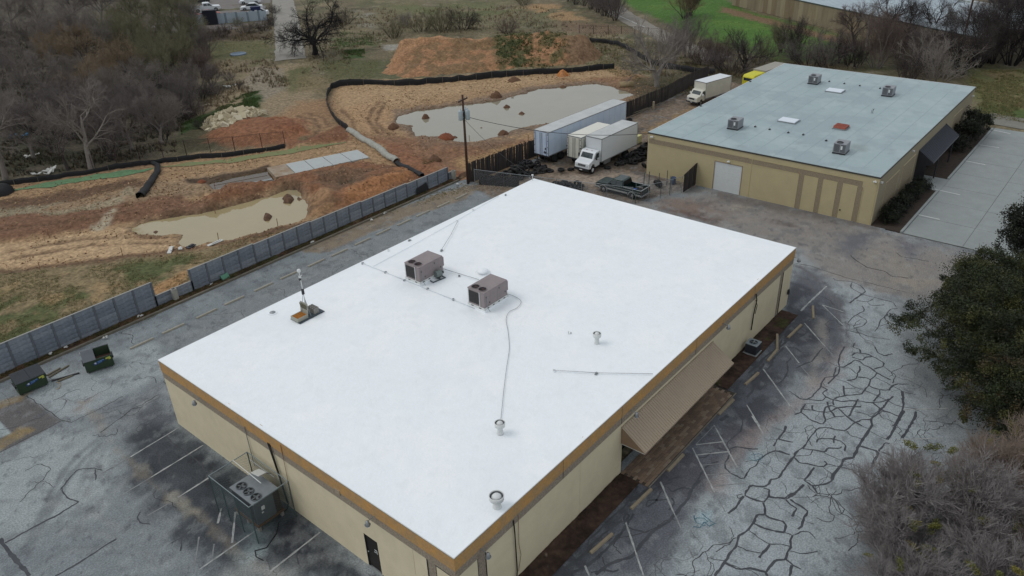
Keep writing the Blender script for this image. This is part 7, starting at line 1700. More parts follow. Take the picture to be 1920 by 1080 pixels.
def grow(seed, spec, stems=1, base_spread=0.0):
    """spec per level: (length, radius, segments, children, angle, wobble, up, first) -> list of segment lists by level"""
    r = random.Random(seed); out = [[] for _ in spec]
    def branch(p, d, lv, ls, rs):
        Ln, R, ns, nc, ang, wob, up, first = spec[lv]; Ln *= ls; R *= rs
        pts = []
        for i in range(ns):
            d = Vector((d.x + r.gauss(0, wob), d.y + r.gauss(0, wob), d.z + r.gauss(0, wob) + up)).normalized()
            q = p + d * (Ln / ns); r0 = R * (1 - .75 * i / ns); r1 = R * (1 - .75 * (i + 1) / ns)
            out[lv].append((p.x, p.y, p.z, q.x, q.y, q.z, r0, r1)); pts.append((p, q, d, (i + 1) / ns)); p = q
        if lv + 1 < len(spec):
            for k in range(nc):
                t = first + (1 - first) * (k + r.random()) / nc; t = min(t, .999); i = min(int(t * ns), ns - 1); a, b, dd, _ = pts[i]
                o = a.lerp(b, t * ns - i)
                s = dd.cross(Vector((r.gauss(0, 1), r.gauss(0, 1), r.gauss(0, 1)))).normalized(); an = ang * r.uniform(.6, 1.35)
                nd = dd * math.cos(an) + s * math.sin(an)
                branch(o, nd, lv + 1, (1 - .45 * (t - first) / (1 - first + 1e-6)) * r.uniform(.7, 1.2), r.uniform(.8, 1.1) * (1 - .4 * t))
    for s in range(stems):
        a = r.random() * 6.28; e = base_spread * r.uniform(.3, 1)
        branch(Vector((math.cos(a) * .25 * (stems > 1), math.sin(a) * .25 * (stems > 1), -.2)), Vector((math.cos(a) * e, math.sin(a) * e, 1)).normalized(), 0, r.uniform(.8, 1.1) if stems > 1 else 1, r.uniform(.6, 1) if stems > 1 else 1)
    return out
PROTO = {}
def proto(key, seed, spec, stems=1, base_spread=0.0, split=2, thick=1.0):
    L_ = grow(seed, spec, stems, base_spread)
    tr = [s for l in L_[:split] for s in l]; tw = [s for l in L_[split:] for s in l]
    PROTO[key] = (seg_mesh('trunk', tr, 7), seg_mesh('crown', tw, 3))
# length, radius, segs, children, angle, wobble, up, first
for k in range(3):
    proto('wood%d' % k, 10 + k, [(4.5, .28, 4, 7, .75, .12, .08, .35), (5.2, .13, 5, 8, .7, .16, .05, .2), (2.6, .05, 4, 8, .7, .2, .05, .15), (1.3, .022, 3, 9, .7, .22, .06, .1), (.75, .011, 2, 0, .6, .2, .08, 0)], split=3)
proto('tall0', 31, [(6.5, .38, 5, 6, .6, .07, .05, .3), (6.5, .17, 6, 9, .7, .17, .02, .2), (3.0, .06, 4, 8, .75, .2, .03, .15), (1.5, .024, 3, 7, .7, .22, .03, .1), (.7, .011, 2, 0, .6, .2, .05, 0)], split=3)
for k in range(2):
    proto('brush%d' % k, 50 + k, [(4.2, .07, 5, 7, .5, .14, .05, .2), (2.4, .028, 4, 8, .6, .2, .06, .15), (1.2, .013, 3, 6, .6, .22, .08, .1), (.6, .009, 2, 0, .6, .2, .1, 0)], stems=13, base_spread=.55, split=1)
proto('oak', 71, [(2.4, .50, 3, 7, .95, .12, .10, .55), (6.0, .24, 7, 9, .7, .24, .02, .2), (3.2, .09, 5, 8, .8, .28, .02, .15), (1.5, .035, 3, 7, .8, .28, .02, .1), (.7, .016, 2, 2, .7, .25, .02, 0), (.4, .010, 1, 0, .7, .2, .0, 0)], split=3)
proto('sapling', 81, [(2.0, .26, 3, 8, .75, .1, .1, .15), (4.8, .12, 5, 9, .55, .14, .06, .15), (2.3, .04, 4, 7, .55, .2, .06, .15), (1.1, .017, 3, 5, .6, .2, .06, .1), (.55, .009, 2, 0, .6, .2, .05, 0)], split=3)
for k in range(2):
    proto('bush%d' % k, 91 + k, [(1.6, .03, 4, 7, .5, .18, .04, .15), (.9, .013, 3, 6, .6, .25, .05, .1), (.45, .007, 2, 4, .7, .25, .05, .1), (.2, .005, 1, 0, .6, .2, 0, 0)], stems=16, base_spread=.8, split=1)
proto('near0', 111, [(3.3, .10, 5, 9, .6, .15, .07, .2), (2.3, .044, 4, 7, .6, .19, .09, .12), (1.4, .024, 3, 6, .55, .2, .12, .1), (.8, .016, 2, 4, .5, .18, .15, .0), (.5, .012, 1, 0, .5, .1, .1, 0)], stems=8, base_spread=.95, split=2)
def bark(key, c, c2=None):
    return mat('bark_' + key, c, .95, rgb2=c2, var=.25, scale=2.5, bump=.3, bscale=10)
BK = {'grey': bark('grey', (134, 126, 119), (106, 99, 94)), 'purple': bark('purple', (116, 107, 103), (92, 85, 83)), 'ochre': bark('ochre', (142, 124, 98), (116, 100, 82)), 'olive': bark('olive', (124, 120, 92), (98, 94, 74)), 'lilac': bark('lilac', (160, 154, 152), (108, 101, 99)), 'warm': bark('warm', (158, 142, 128), (120, 106, 96)),
      'dark': bark('dark', (76, 68, 65), (54, 48, 47)), 'pale': bark('pale', (146, 140, 132), (112, 104, 98)), 'black': bark('black', (44, 38, 38), (26, 24, 26)), 'rose': bark('rose', (112, 96, 88), (86, 72, 68))}
def tree(key, x, y, s, label, mt='grey', mc='grey', cat='tree', name='bare_tree', grp=None, rz=None, z=None):
    r_ = random.Random(int(x * 31 + y * 17)); rz = r_.random() * 6.28 if rz is None else rz
    t = empty(name, label, cat, (x, y, tz(x, y) - .05 if z is None else z), rz, grp, s)
    a, b = PROTO[key]
    for me, nm, m in ((a, 'trunk' if 'b' != key[0] else 'stems', BK[mt]), (b, 'crown' if 'b' != key[0] else 'twigs', BK[mc])):
        if not me.materials: me.materials.append(m)
        o = bpy.data.objects.new(nm, me); COL.objects.link(o); o.parent = t
        o.material_slots[0].link = 'OBJECT'; o.material_slots[0].material = m
    return t
def tp(px, py, *a, **k):
    q = at(px, py); return tree(a[0], q.x, q.y, *a[1:], **k)
# the named ones
tp(590, 102, 'oak', 1.38, 'large black gnarled bare oak beside the pale track', 'black', 'black', name='bare_oak')
tp(1232, 162, 'sapling', 1.85, 'grey bare tree with fanned limbs behind the end of the wooden fence', 'pale', 'grey')
tp(172, 318, 'tall0', 1.05, 'tall pale-trunked bare tree at the edge of the wood beside the silt fence', 'pale', 'grey')
tp(10, 335, 'tall0', 1.0, 'thick bare tree at the left picture edge by the silt fence', 'grey', 'grey')
tp(128, 318, 'wood1', .8, 'slim bare tree just left of the pale-trunked one', 'dark', 'grey')
tp(740, 70, 'bush0', 2.2, 'round olive-brown bush beyond the left end of the dirt mound', 'dark', 'olive', 'bush', 'bush')
tp(757, 50, 'bush1', 1.8, 'thin bare bush beside the round olive one', 'grey', 'grey', 'bush', 'bush')
tp(790, 58, 'bush1', 2.4, 'left part of the long dark thicket behind the dirt mound', 'dark', 'olive', 'bush', 'bush')
tp(830, 58, 'bush0', 2.9, 'middle of the long dark thicket behind the dirt mound', 'dark', 'olive', 'bush', 'bush')
tp(868, 55, 'bush1', 2.7, 'right part of the long dark thicket behind the dirt mound', 'dark', 'dark', 'bush', 'bush')
tp(950, 62, 'bush0', 1.9, 'brownish bush behind the right half of the dirt mound', 'dark', 'rose', 'bush', 'bush')
tp(982, 10, 'bush0', 1.7, 'olive bush in the dry field near the top edge', 'dark', 'olive', 'bush', 'bush')
tp(648, 45, 'bush1', 2.0, 'dark bush to the right of the gnarled oak', 'dark', 'dark', 'bush', 'bush')
tp(1284, 34, 'brush0', 1.5, 'round bare many-stemmed tree alone on the green lawn', 'dark', 'ochre')
tp(1294, 30, 'brush1', 1.2, 'smaller dark tree touching the round one on the lawn', 'dark', 'dark')
for k, (px, py, s) in enumerate([(1080, 8, 1.0), (1095, 12, 1.05), (1108, 18, 1.0), (1120, 23, 1.1), (1132, 29, 1.15), (1143, 33, 1.1), (1153, 38, 1.2), (1066, 2, 1.0)]):
    tp(px, py, 'brush%d' % (k % 2), s, 'leafless tree in the row beside the old road, %s from the right' % ORD[[6, 5, 4, 3, 2, 1, 0, 7][k]], 'dark', 'purple', grp='row of bare trees along the old road')
# trees behind and beside the workshop
BH = [(1262, 118, 'brush1', 1.0, 'grey', 'grey', 'grey brush between the forked tree and the road'), (1290, 108, 'brush0', 1.1, 'grey', 'purple', 'purple-grey brush near the road bend'), (1320, 120, 'bush0', 2.0, 'dark', 'rose', 'brown bush left of the cream truck'),
      (1395, 132, 'sapling', 1.05, 'dark', 'dark', 'dark spreading bare tree above the yellow vehicle'), (1370, 138, 'bush1', 2.4, 'dark', 'purple', 'dark bush above the yellow vehicle'), (1345, 128, 'brush1', .9, 'dark', 'rose', 'brown brush above the cream truck'),
      (1425, 118, 'bush0', 2.0, 'dark', 'olive', 'olive bush on the lawn edge, left one'), (1490, 112, 'brush0', 1.05, 'dark', 'dark', 'dark bare tree behind the back left corner of the grey roof'), (1465, 100, 'brush1', .9, 'dark', 'olive', 'olive-brown brush behind the back left corner of the grey roof'),
      (1515, 122, 'bush1', 2.5, 'dark', 'purple', 'purple thicket right behind the grey roof edge, first'), (1550, 124, 'bush0', 2.2, 'dark', 'purple', 'purple thicket right behind the grey roof edge, second'), (1573, 118, 'sapling', .8, 'black', 'dark', 'small black leaning tree in front of the lawn'),
      (1600, 122, 'bush1', 2.6, 'dark', 'dark', 'purple thicket right behind the grey roof edge, third'), (1642, 128, 'brush0', 1.35, 'grey', 'rose', 'tall reddish-grey upright tree behind the grey roof'), (1625, 95, 'tall0', .72, 'grey', 'grey', 'bare tree in front of the pale roof, left one'),
      (1600, 88, 'wood0', .85, 'dark', 'rose', 'bare tree against the stained panel wall'), (1660, 85, 'tall0', .85, 'dark', 'dark', 'dark bare tree in front of the pale roof, middle'), (1700, 90, 'wood1', 1.0, 'dark', 'dark', 'spreading bare tree in front of the pale roof, second'),
      (1740, 92, 'tall0', .8, 'dark', 'dark', 'bare tree between the two poles'), (1770, 95, 'wood2', .8, 'dark', 'purple', 'low bare tree left of the thick pole'), (1685, 110, 'brush1', 1.0, 'dark', 'dark', 'dark brush below the spreading bare tree'),
      (1720, 122, 'brush0', .95, 'dark', 'purple', 'brush left of the pale grey shrub'), (1752, 150, 'bush0', 3.0, 'grey', 'pale', 'pale grey rounded shrub behind the back edge of the grey roof'), (1700, 150, 'bush1', 2.2, 'dark', 'dark', 'dark shrub left of the pale grey one'),
      (1800, 138, 'brush1', 1.1, 'black', 'dark', 'dark thicket right of the pale grey shrub'), (1760, 112, 'bush0', 3.0, 'dark', 'dark', 'dark thicket under the thick pole'), (1830, 125, 'brush0', 1.25, 'black', 'dark', 'blackish brush, first from the thick pole'),
      (1860, 118, 'brush1', 1.35, 'black', 'dark', 'blackish brush, second from the thick pole'), (1895, 122, 'brush0', 1.4, 'black', 'black', 'blackish brush, third from the thick pole'), (1925, 115, 'brush1', 1.5, 'black', 'black', 'blackish brush, fourth from the thick pole'),
      (1850, 75, 'wood0', 1.0, 'dark', 'purple', 'purple bare tree at the end of the pale roof'), (1885, 65, 'wood2', 1.15, 'dark', 'purple', 'purple bare tree near the right edge, left one'), (1920, 70, 'wood1', 1.2, 'dark', 'dark', 'dark bare tree at the right picture edge'),
      (1880, 30, 'wood0', .9, 'dark', 'purple', 'bare tree behind the end of the pale roof'), (1820, 95, 'wood1', .8, 'dark', 'purple', 'bare tree just right of the thick pole'), (1915, 20, 'brush0', 1.2, 'dark', 'olive', 'brush in the top right corner'), (1860, 2, 'brush1', 1.0, 'dark', 'olive', 'brush above the skylight row')]
for px, py, k, s, a, b, lb in BH: tp(px, py, k, s * (1.4 if px > 1780 else (1.12 if k[0] in 'tw' else 1.22)), lb, a, b, cat='bush' if k.startswith('bush') else 'tree', name='bush' if k.startswith('bush') else 'bare_tree')
# the wood at the left: individual trees, denser towards the back
WOOD = [(60, 300), (105, 288), (215, 300), (255, 285), (310, 270), (30, 270), (140, 262), (190, 255), (235, 248), (290, 240), (340, 240), (5, 245), (75, 240), (120, 222), (170, 215), (225, 210), (275, 205), (325, 208),
        (365, 205), (45, 205), (-30, 230), (10, 185), (90, 185), (145, 178), (200, 172), (250, 170), (300, 165), (345, 168), (-20, 160), (60, 155), (115, 148), (170, 142), (225, 138), (275, 132), (320, 135), (360, 128), (20, 128), (85, 122),
        (140, 115), (195, 108), (245, 104), (295, 100), (340, 95), (0, 100), (55, 92), (110, 86), (165, 80), (220, 76), (270, 72), (315, 68), (350, 60), (25, 66), (80, 58), (140, 52), (195, 46), (250, 44), (300, 38), (345, 30), (0, 36), (60, 28), (120, 22), (180, 18), (240, 14), (300, 8), (350, 2), (30, 0), (100, -6), (170, -10), (240, -14), (310, -18)]
rr = random.Random(606)
BANDS = [280, 252, 228, 196, 160, 138, 112, 84, 64, 42, 18, -100]
RN = ['nearest', 'second', 'third', 'fourth', 'fifth', 'sixth', 'seventh', 'eighth', 'ninth', 'tenth', 'eleventh', 'rearmost']
WOOD += [(130, 235), (250, 225), (185, 190), (35, 165), (310, 150), (95, 100), (280, 118), (215, 95), (130, 65), (330, 45)]
rows = {}
for px, py in WOOD: rows.setdefault(next(i_ for i_, b_ in enumerate(BANDS) if py >= b_), []).append((px, py))
for row, lst in sorted(rows.items()):
    for n_, (px, py) in enumerate(sorted(lst)):
        px += rr.uniform(-8, 8); py += rr.uniform(-3, 3); q = at(px, py)
        och = 60 < px < 270 and 110 < py < 215; oli = 215 < px < 370 and py < 185
        if py > 225: key, a, b = rr.choice((('wood0', 'grey', 'grey'), ('wood1', 'dark', 'grey'), ('brush0', 'dark', 'purple'), ('wood2', 'grey', 'purple')))
        elif och: key, a, b = rr.choice((('wood0', 'dark', 'ochre'), ('wood1', 'grey', 'ochre'), ('wood2', 'grey', 'grey'), ('brush0', 'grey', 'grey')))
        elif oli: key, a, b = rr.choice((('brush0', 'dark', 'olive'), ('brush1', 'dark', 'olive'), ('wood2', 'dark', 'olive')))
        elif px > 330: key, a, b = rr.choice((('brush0', 'dark', 'purple'), ('brush1', 'dark', 'rose')))
        else: key, a, b = rr.choice((('wood0', 'grey', 'purple'), ('wood1', 'grey', 'grey'), ('wood2', 'grey', 'grey'), ('brush1', 'grey', 'grey')))
        s = rr.uniform(.8, 1.05) * (1.0 if key[0] == 'w' else 1.35)
        if py < 110: s *= 1.15
        if px > 330 and py > 120: s *= .6
        shade = {'grey': 'grey', 'purple': 'purple-grey', 'ochre': 'ochre-tipped', 'olive': 'olive-tinged', 'dark': 'dark', 'rose': 'reddish', 'lilac': 'pale grey'}[b]
        tree(key, q.x, q.y, s, '%s %s, %s from the left in the %s row of the wood' % (shade, 'bare tree' if key[0] == 'w' else 'many-stemmed thicket', ORD[n_], RN[row]), a, b, grp='bare trees of the wood at the left')
for k, (px, py, s, kk, b) in enumerate([(388, 108, 1.1, 'brush0', 'purple'), (378, 145, 1.0, 'brush1', 'rose'), (398, 160, .7, 'brush0', 'purple'), (366, 172, 1.0, 'brush1', 'purple'), (352, 196, .95, 'brush0', 'grey'), (338, 222, .9, 'brush1', 'purple'), (370, 92, 1.3, 'brush1', 'olive'), (352, 118, 1.3, 'brush0', 'olive'), (310, 262, .8, 'brush1', 'grey'), (362, 66, 1.3, 'brush0', 'purple')]):
    tp(px, py, kk, s, '%s thicket on the right edge of the wood, %s counted from the far end' % ({'purple': 'purple-grey', 'rose': 'reddish', 'grey': 'grey', 'olive': 'olive'}[b], ORD[[2, 4, 5, 6, 7, 8, 1, 3, 9, 0][k]]), 'dark', b, grp='bare trees of the wood at the left')
for k, (px, py, s, b) in enumerate([(400, 178, 1.3, 'purple'), (445, 168, 1.1, 'dark'), (430, 150, .9, 'purple'), (398, 140, 1.2, 'rose'), (378, 185, 1.6, 'dark'), (375, 120, 1.8, 'rose'), (420, 70, 1.7, 'dark'), (460, 62, 1.6, 'purple'), (495, 58, 1.4, 'dark'), (392, 72, 1.7, 'rose'), (350, 222, 1.5, 'dark'), (380, 240, .9, 'dark'), (446, 48, 1.2, 'olive'), (508, 48, 1.5, 'dark'), (515, 25, 1.3, 'dark'), (375, 215, 1.2, 'rose')]):
    w_ = {'purple': 'purple-grey', 'dark': 'dark', 'rose': 'reddish-brown', 'olive': 'olive'}[b]
    where = ['on the dark litter right of the wood', 'next to the strip of green grass', 'above the dark brush pile', 'at the corner of the wood above the basin', 'at the wood edge by the brush pile', 'at the wood edge left of the basin', 'below the dark box of the sheet fence', 'below the pale sheet fence', 'below the blue cabin', 'in front of the sheet fence left end', 'at the wood edge by the green grass', 'at the lower end of the green grass', 'against the sheet fence', 'between blue cabin and track', 'right of the parked cars', 'just above the green grass end'][k]
    tp(px, py, 'bush%d' % (k % 2), s, '%s low bush %s' % (w_, where), 'dark', b, 'bush', 'bush', grp='low bushes at the wood edge')

# ---- leafy crowns: leaf clumps on a branch frame
def leafy(name, seed, clumps, per, size, spread, cols, name_part='crown'):
    rng = np.random.default_rng(seed); C_ = np.array(clumps, float)       # x,y,z,r
    n = len(C_); P = np.repeat(C_, per, 0)
    g = rng.normal(size=(n * per, 3)); g /= np.linalg.norm(g, axis=1)[:, None]; g *= (rng.random((n * per, 1)) ** .45)
    ax_ = np.repeat(rng.normal(size=(n, 3)) * np.array([1, 1, .35]), per, 0); ax_ /= np.linalg.norm(ax_, axis=1)[:, None]; ax_[:, 2] -= .15
    pos = P[:, :3] + (g * .62 + ax_ * rng.uniform(-1.25, 1.25, (n * per, 1)) * (1 - .4 * np.abs(g[:, 2:3]))) * P[:, 3:4] * spread
    nrm = rng.normal(size=(n * per, 3)) + g * .6 + np.array([0, 0, .5]); nrm /= np.linalg.norm(nrm, axis=1)[:, None]
    ref = rng.normal(size=(n * per, 3)); U = np.cross(nrm, ref); U /= np.linalg.norm(U, axis=1)[:, None]; W_ = np.cross(nrm, U)
    s = size * rng.uniform(.6, 1.4, (n * per, 1))
    V = np.stack([pos - U * s * .45, pos + W_ * s, pos + U * s * .45, pos - W_ * s * .6], 1).reshape(-1, 3)
    F = np.arange(len(V)).reshape(-1, 4)
    cc = np.array([lin(c) for c in cols]); ci = rng.integers(0, len(cols), n); jit = rng.uniform(.75, 1.25, (n * per, 1))
    col = np.repeat(cc[ci], per, 0) * jit; col = np.repeat(col, 4, 0)
    return np_mesh(name_part, V, F, col)
m_leaf = bpy.data.materials.new('foliage'); m_leaf.use_nodes = True
_n = m_leaf.node_tree; _b = _n.nodes['Principled BSDF']; _a = _n.nodes.new('ShaderNodeAttribute'); _a.attribute_name = 'Col'
_n.links.new(_a.outputs[0], _b.inputs['Base Color']); _b.inputs['Roughness'].default_value = .6; _b.inputs['Specular IOR Level'].default_value = .25
def evergreen(x, y, r, h, seed, label, cols, nclump=260, per=130, size=.085, name='evergreen_tree', rz=0.0, cr=.75, zb=.28):
    rng = random.Random(seed); t = empty(name, label, 'tree' if h > 3 else 'bush', (x, y, 0), rz)
    cl = []
    lobes = [(rng.uniform(-.55, .55) * r, rng.uniform(-.55, .55) * r, h * rng.uniform(.36, .84), r * rng.uniform(.35, .55)) for _ in range(15)]
    while len(cl) < nclump:
        lx, ly, lz, lr = rng.choice(lobes); v = Vector((rng.gauss(0, 1), rng.gauss(0, 1), rng.gauss(0, .8))).normalized() * rng.uniform(.65, 1.08)
        p = (lx + v.x * lr, ly + v.y * lr, lz + v.z * lr * .8)
        if p[2] < h * zb * .5 or p[2] > h: continue
        cl.append((*p, cr * rng.uniform(.55, 1.2)))
    for k in range(nclump // 6):
        a = rng.random() * 6.28; rr_ = r * rng.uniform(.8, 1.08); cl.append((math.cos(a) * rr_ * .92, math.sin(a) * rr_ * .92, h * rng.uniform(.3, .62), cr * rng.uniform(.4, .75)))
    o = link('crown', leafy('crown', seed, cl, per, size, 1.0, cols), m_leaf, t)
    b = MB(); b.tube((0, 0, -.1), (0, 0, h * .4), r * .07 + .08, r * .05 + .05, 9)
    for (lx, ly, lz, lr) in lobes: b.tube((0, 0, h * .3), (lx * .7, ly * .7, lz), r * .03 + .03, .03, 6)
    for c_ in cl[::6]: b.tube((c_[0] * .55, c_[1] * .55, c_[2] * .75), c_[:3], .03, .012, 4)
    b.build('trunk', BK['dark'], t)
    return t
GR = [(44, 52, 28), (36, 42, 24), (56, 60, 30), (30, 36, 22), (74, 74, 38), (42, 48, 27)]
GD = [(34, 38, 26), (28, 32, 24), (42, 46, 30), (30, 34, 28)]
evergreen(35.6, -13.4, 5.3, 6.6, 401, 'large dark olive evergreen tree at the right edge over the cracked lot', GR, 640, 190, .07)
evergreen(42.5, -13.2, 4.2, 6.0, 402, 'second olive evergreen crown just behind the large one', GR, 420, 190, .07)
evergreen(30.6, -16.4, 4.0, 5.8, 404, 'near olive evergreen crown below the large one at the right edge', GR + [(70, 60, 40)], 360, 200, .066)
evergreen(51.5, -14.6, 3.5, 7.6, 403, 'very dark dense evergreen tree at the right edge before the concrete forecourt', GD, 260, 170, .09)
# hedges of the workshop
HG = [(57.8, .9), (59.4, 1.0), (61.0, 1.0), (62.7, .95), (64.4, .95), (66.0, .9), (67.6, .8)]
for k, (x, s) in enumerate(HG):
    evergreen(x, -1.55, .98, 1.25 + .25 * (k % 3) * .6, 420 + k, 'dark clipped shrub along the workshop east wall, %s from the near corner' % ORD[k], GD, 46, 90, .07, 'hedge_shrub', cr=.42, zb=.2)
evergreen(82.5, -1.7, 1.3, 1.8, 431, 'low dark shrub right behind the charcoal awning', GD, 50, 90, .08, 'hedge_shrub', cr=.5)
evergreen(86.0, -1.9, 1.6, 2.9, 432, 'tall dark shrub behind the charcoal awning', GD, 80, 100, .09, 'hedge_shrub', cr=.6)
evergreen(89.3, -1.9, 1.7, 3.4, 433, 'tallest dark bushy shrub at the far end of the workshop wall', GD, 90, 100, .09, 'hedge_shrub', cr=.6)
# ---- bare trees with mistletoe, near right corner
def near_tree(x, y, s, rz, label, mcol, seed, nm_):
    t = tree('near0', x, y, s, label, 'lilac' if mcol != 'warm' else 'warm', mcol, name='bare_tree', rz=rz, z=0)
    r_ = random.Random(seed)
    for k in range(nm_):
        a = r_.random() * 6.28; d = math.sqrt(r_.random()) * 2.2; z = 3.25 + r_.random() * 1.1 - d * .35; R = r_.uniform(.14, .30)
        cl = [(0, 0, 0, R)]
        o = link('mistletoe', leafy('mistletoe', seed + k, cl, 300, .045, 1.0, [(104, 104, 50), (88, 90, 44), (118, 112, 56)]), m_leaf, t, (math.cos(a) * d, math.sin(a) * d, z))
near_tree(18.6, -15.2, 1.22, .3, 'wide lilac-grey bare tree with mistletoe clumps in the lower right corner', 'lilac', 501, 18)
near_tree(14.2, -14.8, 1.0, 2.1, 'grey bare tree with mistletoe at the lower picture edge', 'lilac', 502, 8)
near_tree(23.6, -17.6, 1.1, 4.0, 'pinkish-brown bare tree at the right picture edge below the evergreens', 'warm', 503, 9)
near_tree(14.2, -19.2, 1.1, 5.0, 'bare tree in the extreme lower right corner', 'lilac', 504, 5)
near_tree(19.5, -20.6, 1.15, 1.0, 'bare tree behind the lilac-grey one at the right edge', 'grey', 505, 4)
# ---- grass and weeds, nobody could count them
def tufts(name, regs, n, h, cols, seed, label, blades=7, w_=.013, zoff=0.0, gate=.42):
    rng = np.random.default_rng(seed); V = []; C = []
    tot = 0
    for reg, sh in regs:
        P_ = np.array(W2(reg) if not isinstance(reg, np.ndarray) else reg); x0, y0 = P_.min(0); x1, y1 = P_.max(0); m_ = int(n * sh)
        x = rng.uniform(x0, x1, m_ * 3); y = rng.uniform(y0, y1, m_ * 3)
        ok = (sdist(x, y, P_) < 0) & (fbm(x, y, 2.6, seed + 7) > gate); x = x[ok][:m_]; y = y[ok][:m_]
        z = np.array([tz(a, b) if b > 41 or a > 98 else zoff for a, b in zip(x, y)])
        k = len(x); X_ = np.repeat(x, blades) + rng.normal(0, .06, k * blades); Y_ = np.repeat(y, blades) + rng.normal(0, .06, k * blades); Z_ = np.repeat(z, blades) - .02
        a = rng.uniform(0, 6.28, k * blades); hh = h * rng.uniform(.5, 1.3, k * blades); le = rng.uniform(.2, .8, k * blades) * hh
        dx, dy = np.cos(a), np.sin(a); ww = w_ * rng.uniform(.7, 1.4, k * blades)
        p0 = np.stack([X_ - dy * ww, Y_ + dx * ww, Z_], -1); p1 = np.stack([X_ + dy * ww, Y_ - dx * ww, Z_], -1); p2 = np.stack([X_ + dx * le, Y_ + dy * le, Z_ + hh], -1)
        V.append(np.stack([p0, p1, p2], 1).reshape(-1, 3)); cc = np.array([lin(c) for c in cols])[rng.integers(0, len(cols), k)]; C.append(np.repeat(cc, blades * 3, 0))
    V = np.concatenate(V); C = np.concatenate(C)
    o = link(name, np_mesh(name, V, np.arange(len(V)).reshape(-1, 3), C), m_leaf); o['kind'] = 'stuff'; o['label'] = label
DRY = [(150, 134, 98), (132, 116, 82), (120, 110, 74), (104, 102, 64), (90, 98, 56)]
tufts('dry_grass', [([(-60, 520), (240, 490), (360, 474), (420, 460), (400, 530), (280, 600), (0, 690), (-60, 710)], .4), ([(420, 460), (640, 402), (880, 345), (870, 360), (640, 430), (420, 510)], .15), ([(620, 60), (1000, 50), (1150, 80), (1150, 120), (700, 90), (620, 130)], .25), ([(380, 70), (510, 70), (510, 110), (380, 160)], .1), ([(560, 110), (710, 110), (700, 145), (560, 165)], .1)], 15000, .13, DRY, 611, 'dry and green grass tufts on the waste ground')
tufts('green_grass', [([(460, 175), (490, 168), (488, 210), (340, 248), (338, 232), (400, 208)], .35), ([(640, 60), (700, 65), (700, 85), (620, 90)], .1), ([(640, 95), (684, 92), (684, 108), (645, 110)], .1), ([(930, 75), (995, 75), (1000, 126), (935, 130)], 0.0)], 9000, .24, [(62, 84, 36), (52, 72, 30), (76, 92, 40)], 612, 'bright green grass patches beside the dirt')
tufts('wood_undergrowth', [([(-60, 340), (170, 315), (330, 285), (360, 200), (360, 60), (-60, 60)], 1.0)], 15000, .5, [(74, 66, 50), (58, 56, 40), (90, 78, 58), (50, 52, 36)], 613, 'dead undergrowth on the wood floor', w_=.03)
tufts('planting_weeds', [(np.array([(-8, 39.85), (41.5, 39.85), (41.5, 40.5), (-8, 40.5)]), 1.0)], 3800, .13, [(66, 72, 38), (84, 74, 48), (58, 62, 34), (104, 88, 60)], 614, 'weeds in the strip below the precast wall', zoff=.12)
tufts('verge_grass', [([(1815, 132), (1960, 132), (1960, 236), (1840, 220)], .5), ([(1040, 100), (1180, 150), (1290, 180), (1380, 130), (1250, 80), (1100, 70)], .5)], 11000, .25, DRY + [(64, 84, 34)], 615, 'rough grass beyond the workshop and by the old road')
tufts('mound_weeds', [([(925, 72), (992, 72), (1000, 126), (935, 130)], .7), ([(1005, 82), (1060, 84), (1068, 120), (1010, 126)], .3)], 0, .4, [(66, 78, 36)], 616, 'weeds on the dirt mound') if 0 else None
# green weeds growing on the spoil heap
b = []; rng = np.random.default_rng(618)
dg = bpy.context.evaluated_depsgraph_get(); hm = bpy.data.objects['dirt_mound']; hv = np.empty(len(hm.data.vertices) * 3, np.float32); hm.data.vertices.foreach_get('co', hv); hv = hv.reshape(-1, 3)
sel = (sdist(hv[:, 0], hv[:, 1], np.array(W2([(925, 66), (995, 68), (1003, 124), (938, 130)], 1.0))) < 0) | ((sdist(hv[:, 0], hv[:, 1], np.array(W2([(1005, 78), (1062, 82), (1070, 118), (1010, 124)], 1.0))) < 0) & (rng.random(len(hv)) < .5))
sv = hv[sel & (fbm(hv[:, 0], hv[:, 1], 1.6, 90) > .42)]
sv = sv[rng.permutation(len(sv))[:900]]
link('weeds', leafy('weeds', 619, [(*p, .42) for p in sv], 16, .14, 1.0, [(70, 82, 42), (56, 68, 34), (92, 92, 52)], 'weeds'), m_leaf)['kind'] = 'stuff'

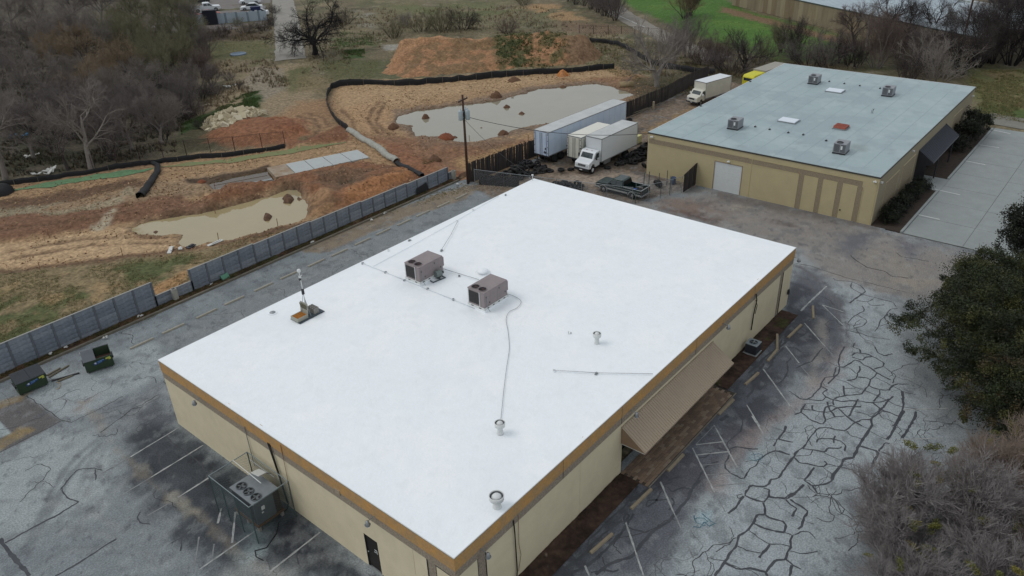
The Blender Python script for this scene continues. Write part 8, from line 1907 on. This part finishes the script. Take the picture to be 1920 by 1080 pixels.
# clods and stones strewn over the site
rng = np.random.default_rng(640); V = []; F = []; C = []
SP = np.array(W2(SITE)); x = rng.uniform(-5, 110, 60000); y = rng.uniform(41.2, 100, 60000)
ok = (sdist(x, y, SP) < -.3) & (fbm(x, y, 3.5, 641) > .47) & (sdist(x, y, np.array(W2(POND1))) > .1) & (sdist(x, y, np.array(W2(POND2))) > .1); x = x[ok][:14000]; y = y[ok][:14000]
z = np.array([tz(a, b) for a, b in zip(x, y)]); n = len(x); sz = .035 + .11 * rng.random(n) ** 4
base = np.array([(1, 0, 0), (0, 1, 0), (-1, 0, 0), (0, -1, 0), (0, 0, 1), (0, 0, -1)], float)
V = (np.stack([x, y, z + .01], -1)[:, None, :] + base[None] * (sz[:, None, None] * rng.uniform(.5, 1.3, (n, 6, 1)))).reshape(-1, 3)
fb = np.array([(0, 1, 4), (1, 2, 4), (2, 3, 4), (3, 0, 4)]); F = (np.arange(n)[:, None, None] * 6 + fb[None]).reshape(-1, 3)
cc = np.array([lin(c) for c in ((112, 82, 58), (138, 108, 78), (92, 66, 50), (158, 132, 100))])[rng.integers(0, 4, n)]
o = link('clods', np_mesh('clods', V, F, np.repeat(cc, 6, 0)), m_soil); o['kind'] = 'stuff'; o['label'] = 'clods of earth strewn over the building site'

tufts('dry_scrub', [([(620, 20), (1000, 10), (1150, 60), (1230, 120), (1150, 118), (1060, 70), (760, 60), (640, 130), (560, 140)], .5), ([(380, 115), (510, 112), (545, 160), (470, 175), (380, 230)], .2), ([(370, 55), (510, 50), (510, 75), (372, 80)], .1), ([(1180, 120), (1400, 110), (1600, 130), (1500, 128), (1290, 170)], .2)], 7000, .55, [(112, 98, 78), (92, 80, 62), (128, 110, 82), (84, 78, 52)], 651, 'dead scrub scattered over the dry field', blades=9, w_=.02, gate=.5)
tufts('site_weeds', [([(0, 360), (330, 330), (540, 290), (620, 250), (640, 300), (420, 360), (0, 430)], .5), ([(640, 205), (760, 200), (1000, 140), (1150, 135), (900, 160), (700, 200)], .3), ([(680, 290), (760, 280), (880, 320), (860, 335)], .2)], 2500, .2, [(112, 98, 70), (90, 92, 54), (128, 108, 76)], 652, 'sparse weeds on the building site', blades=6, gate=.55)
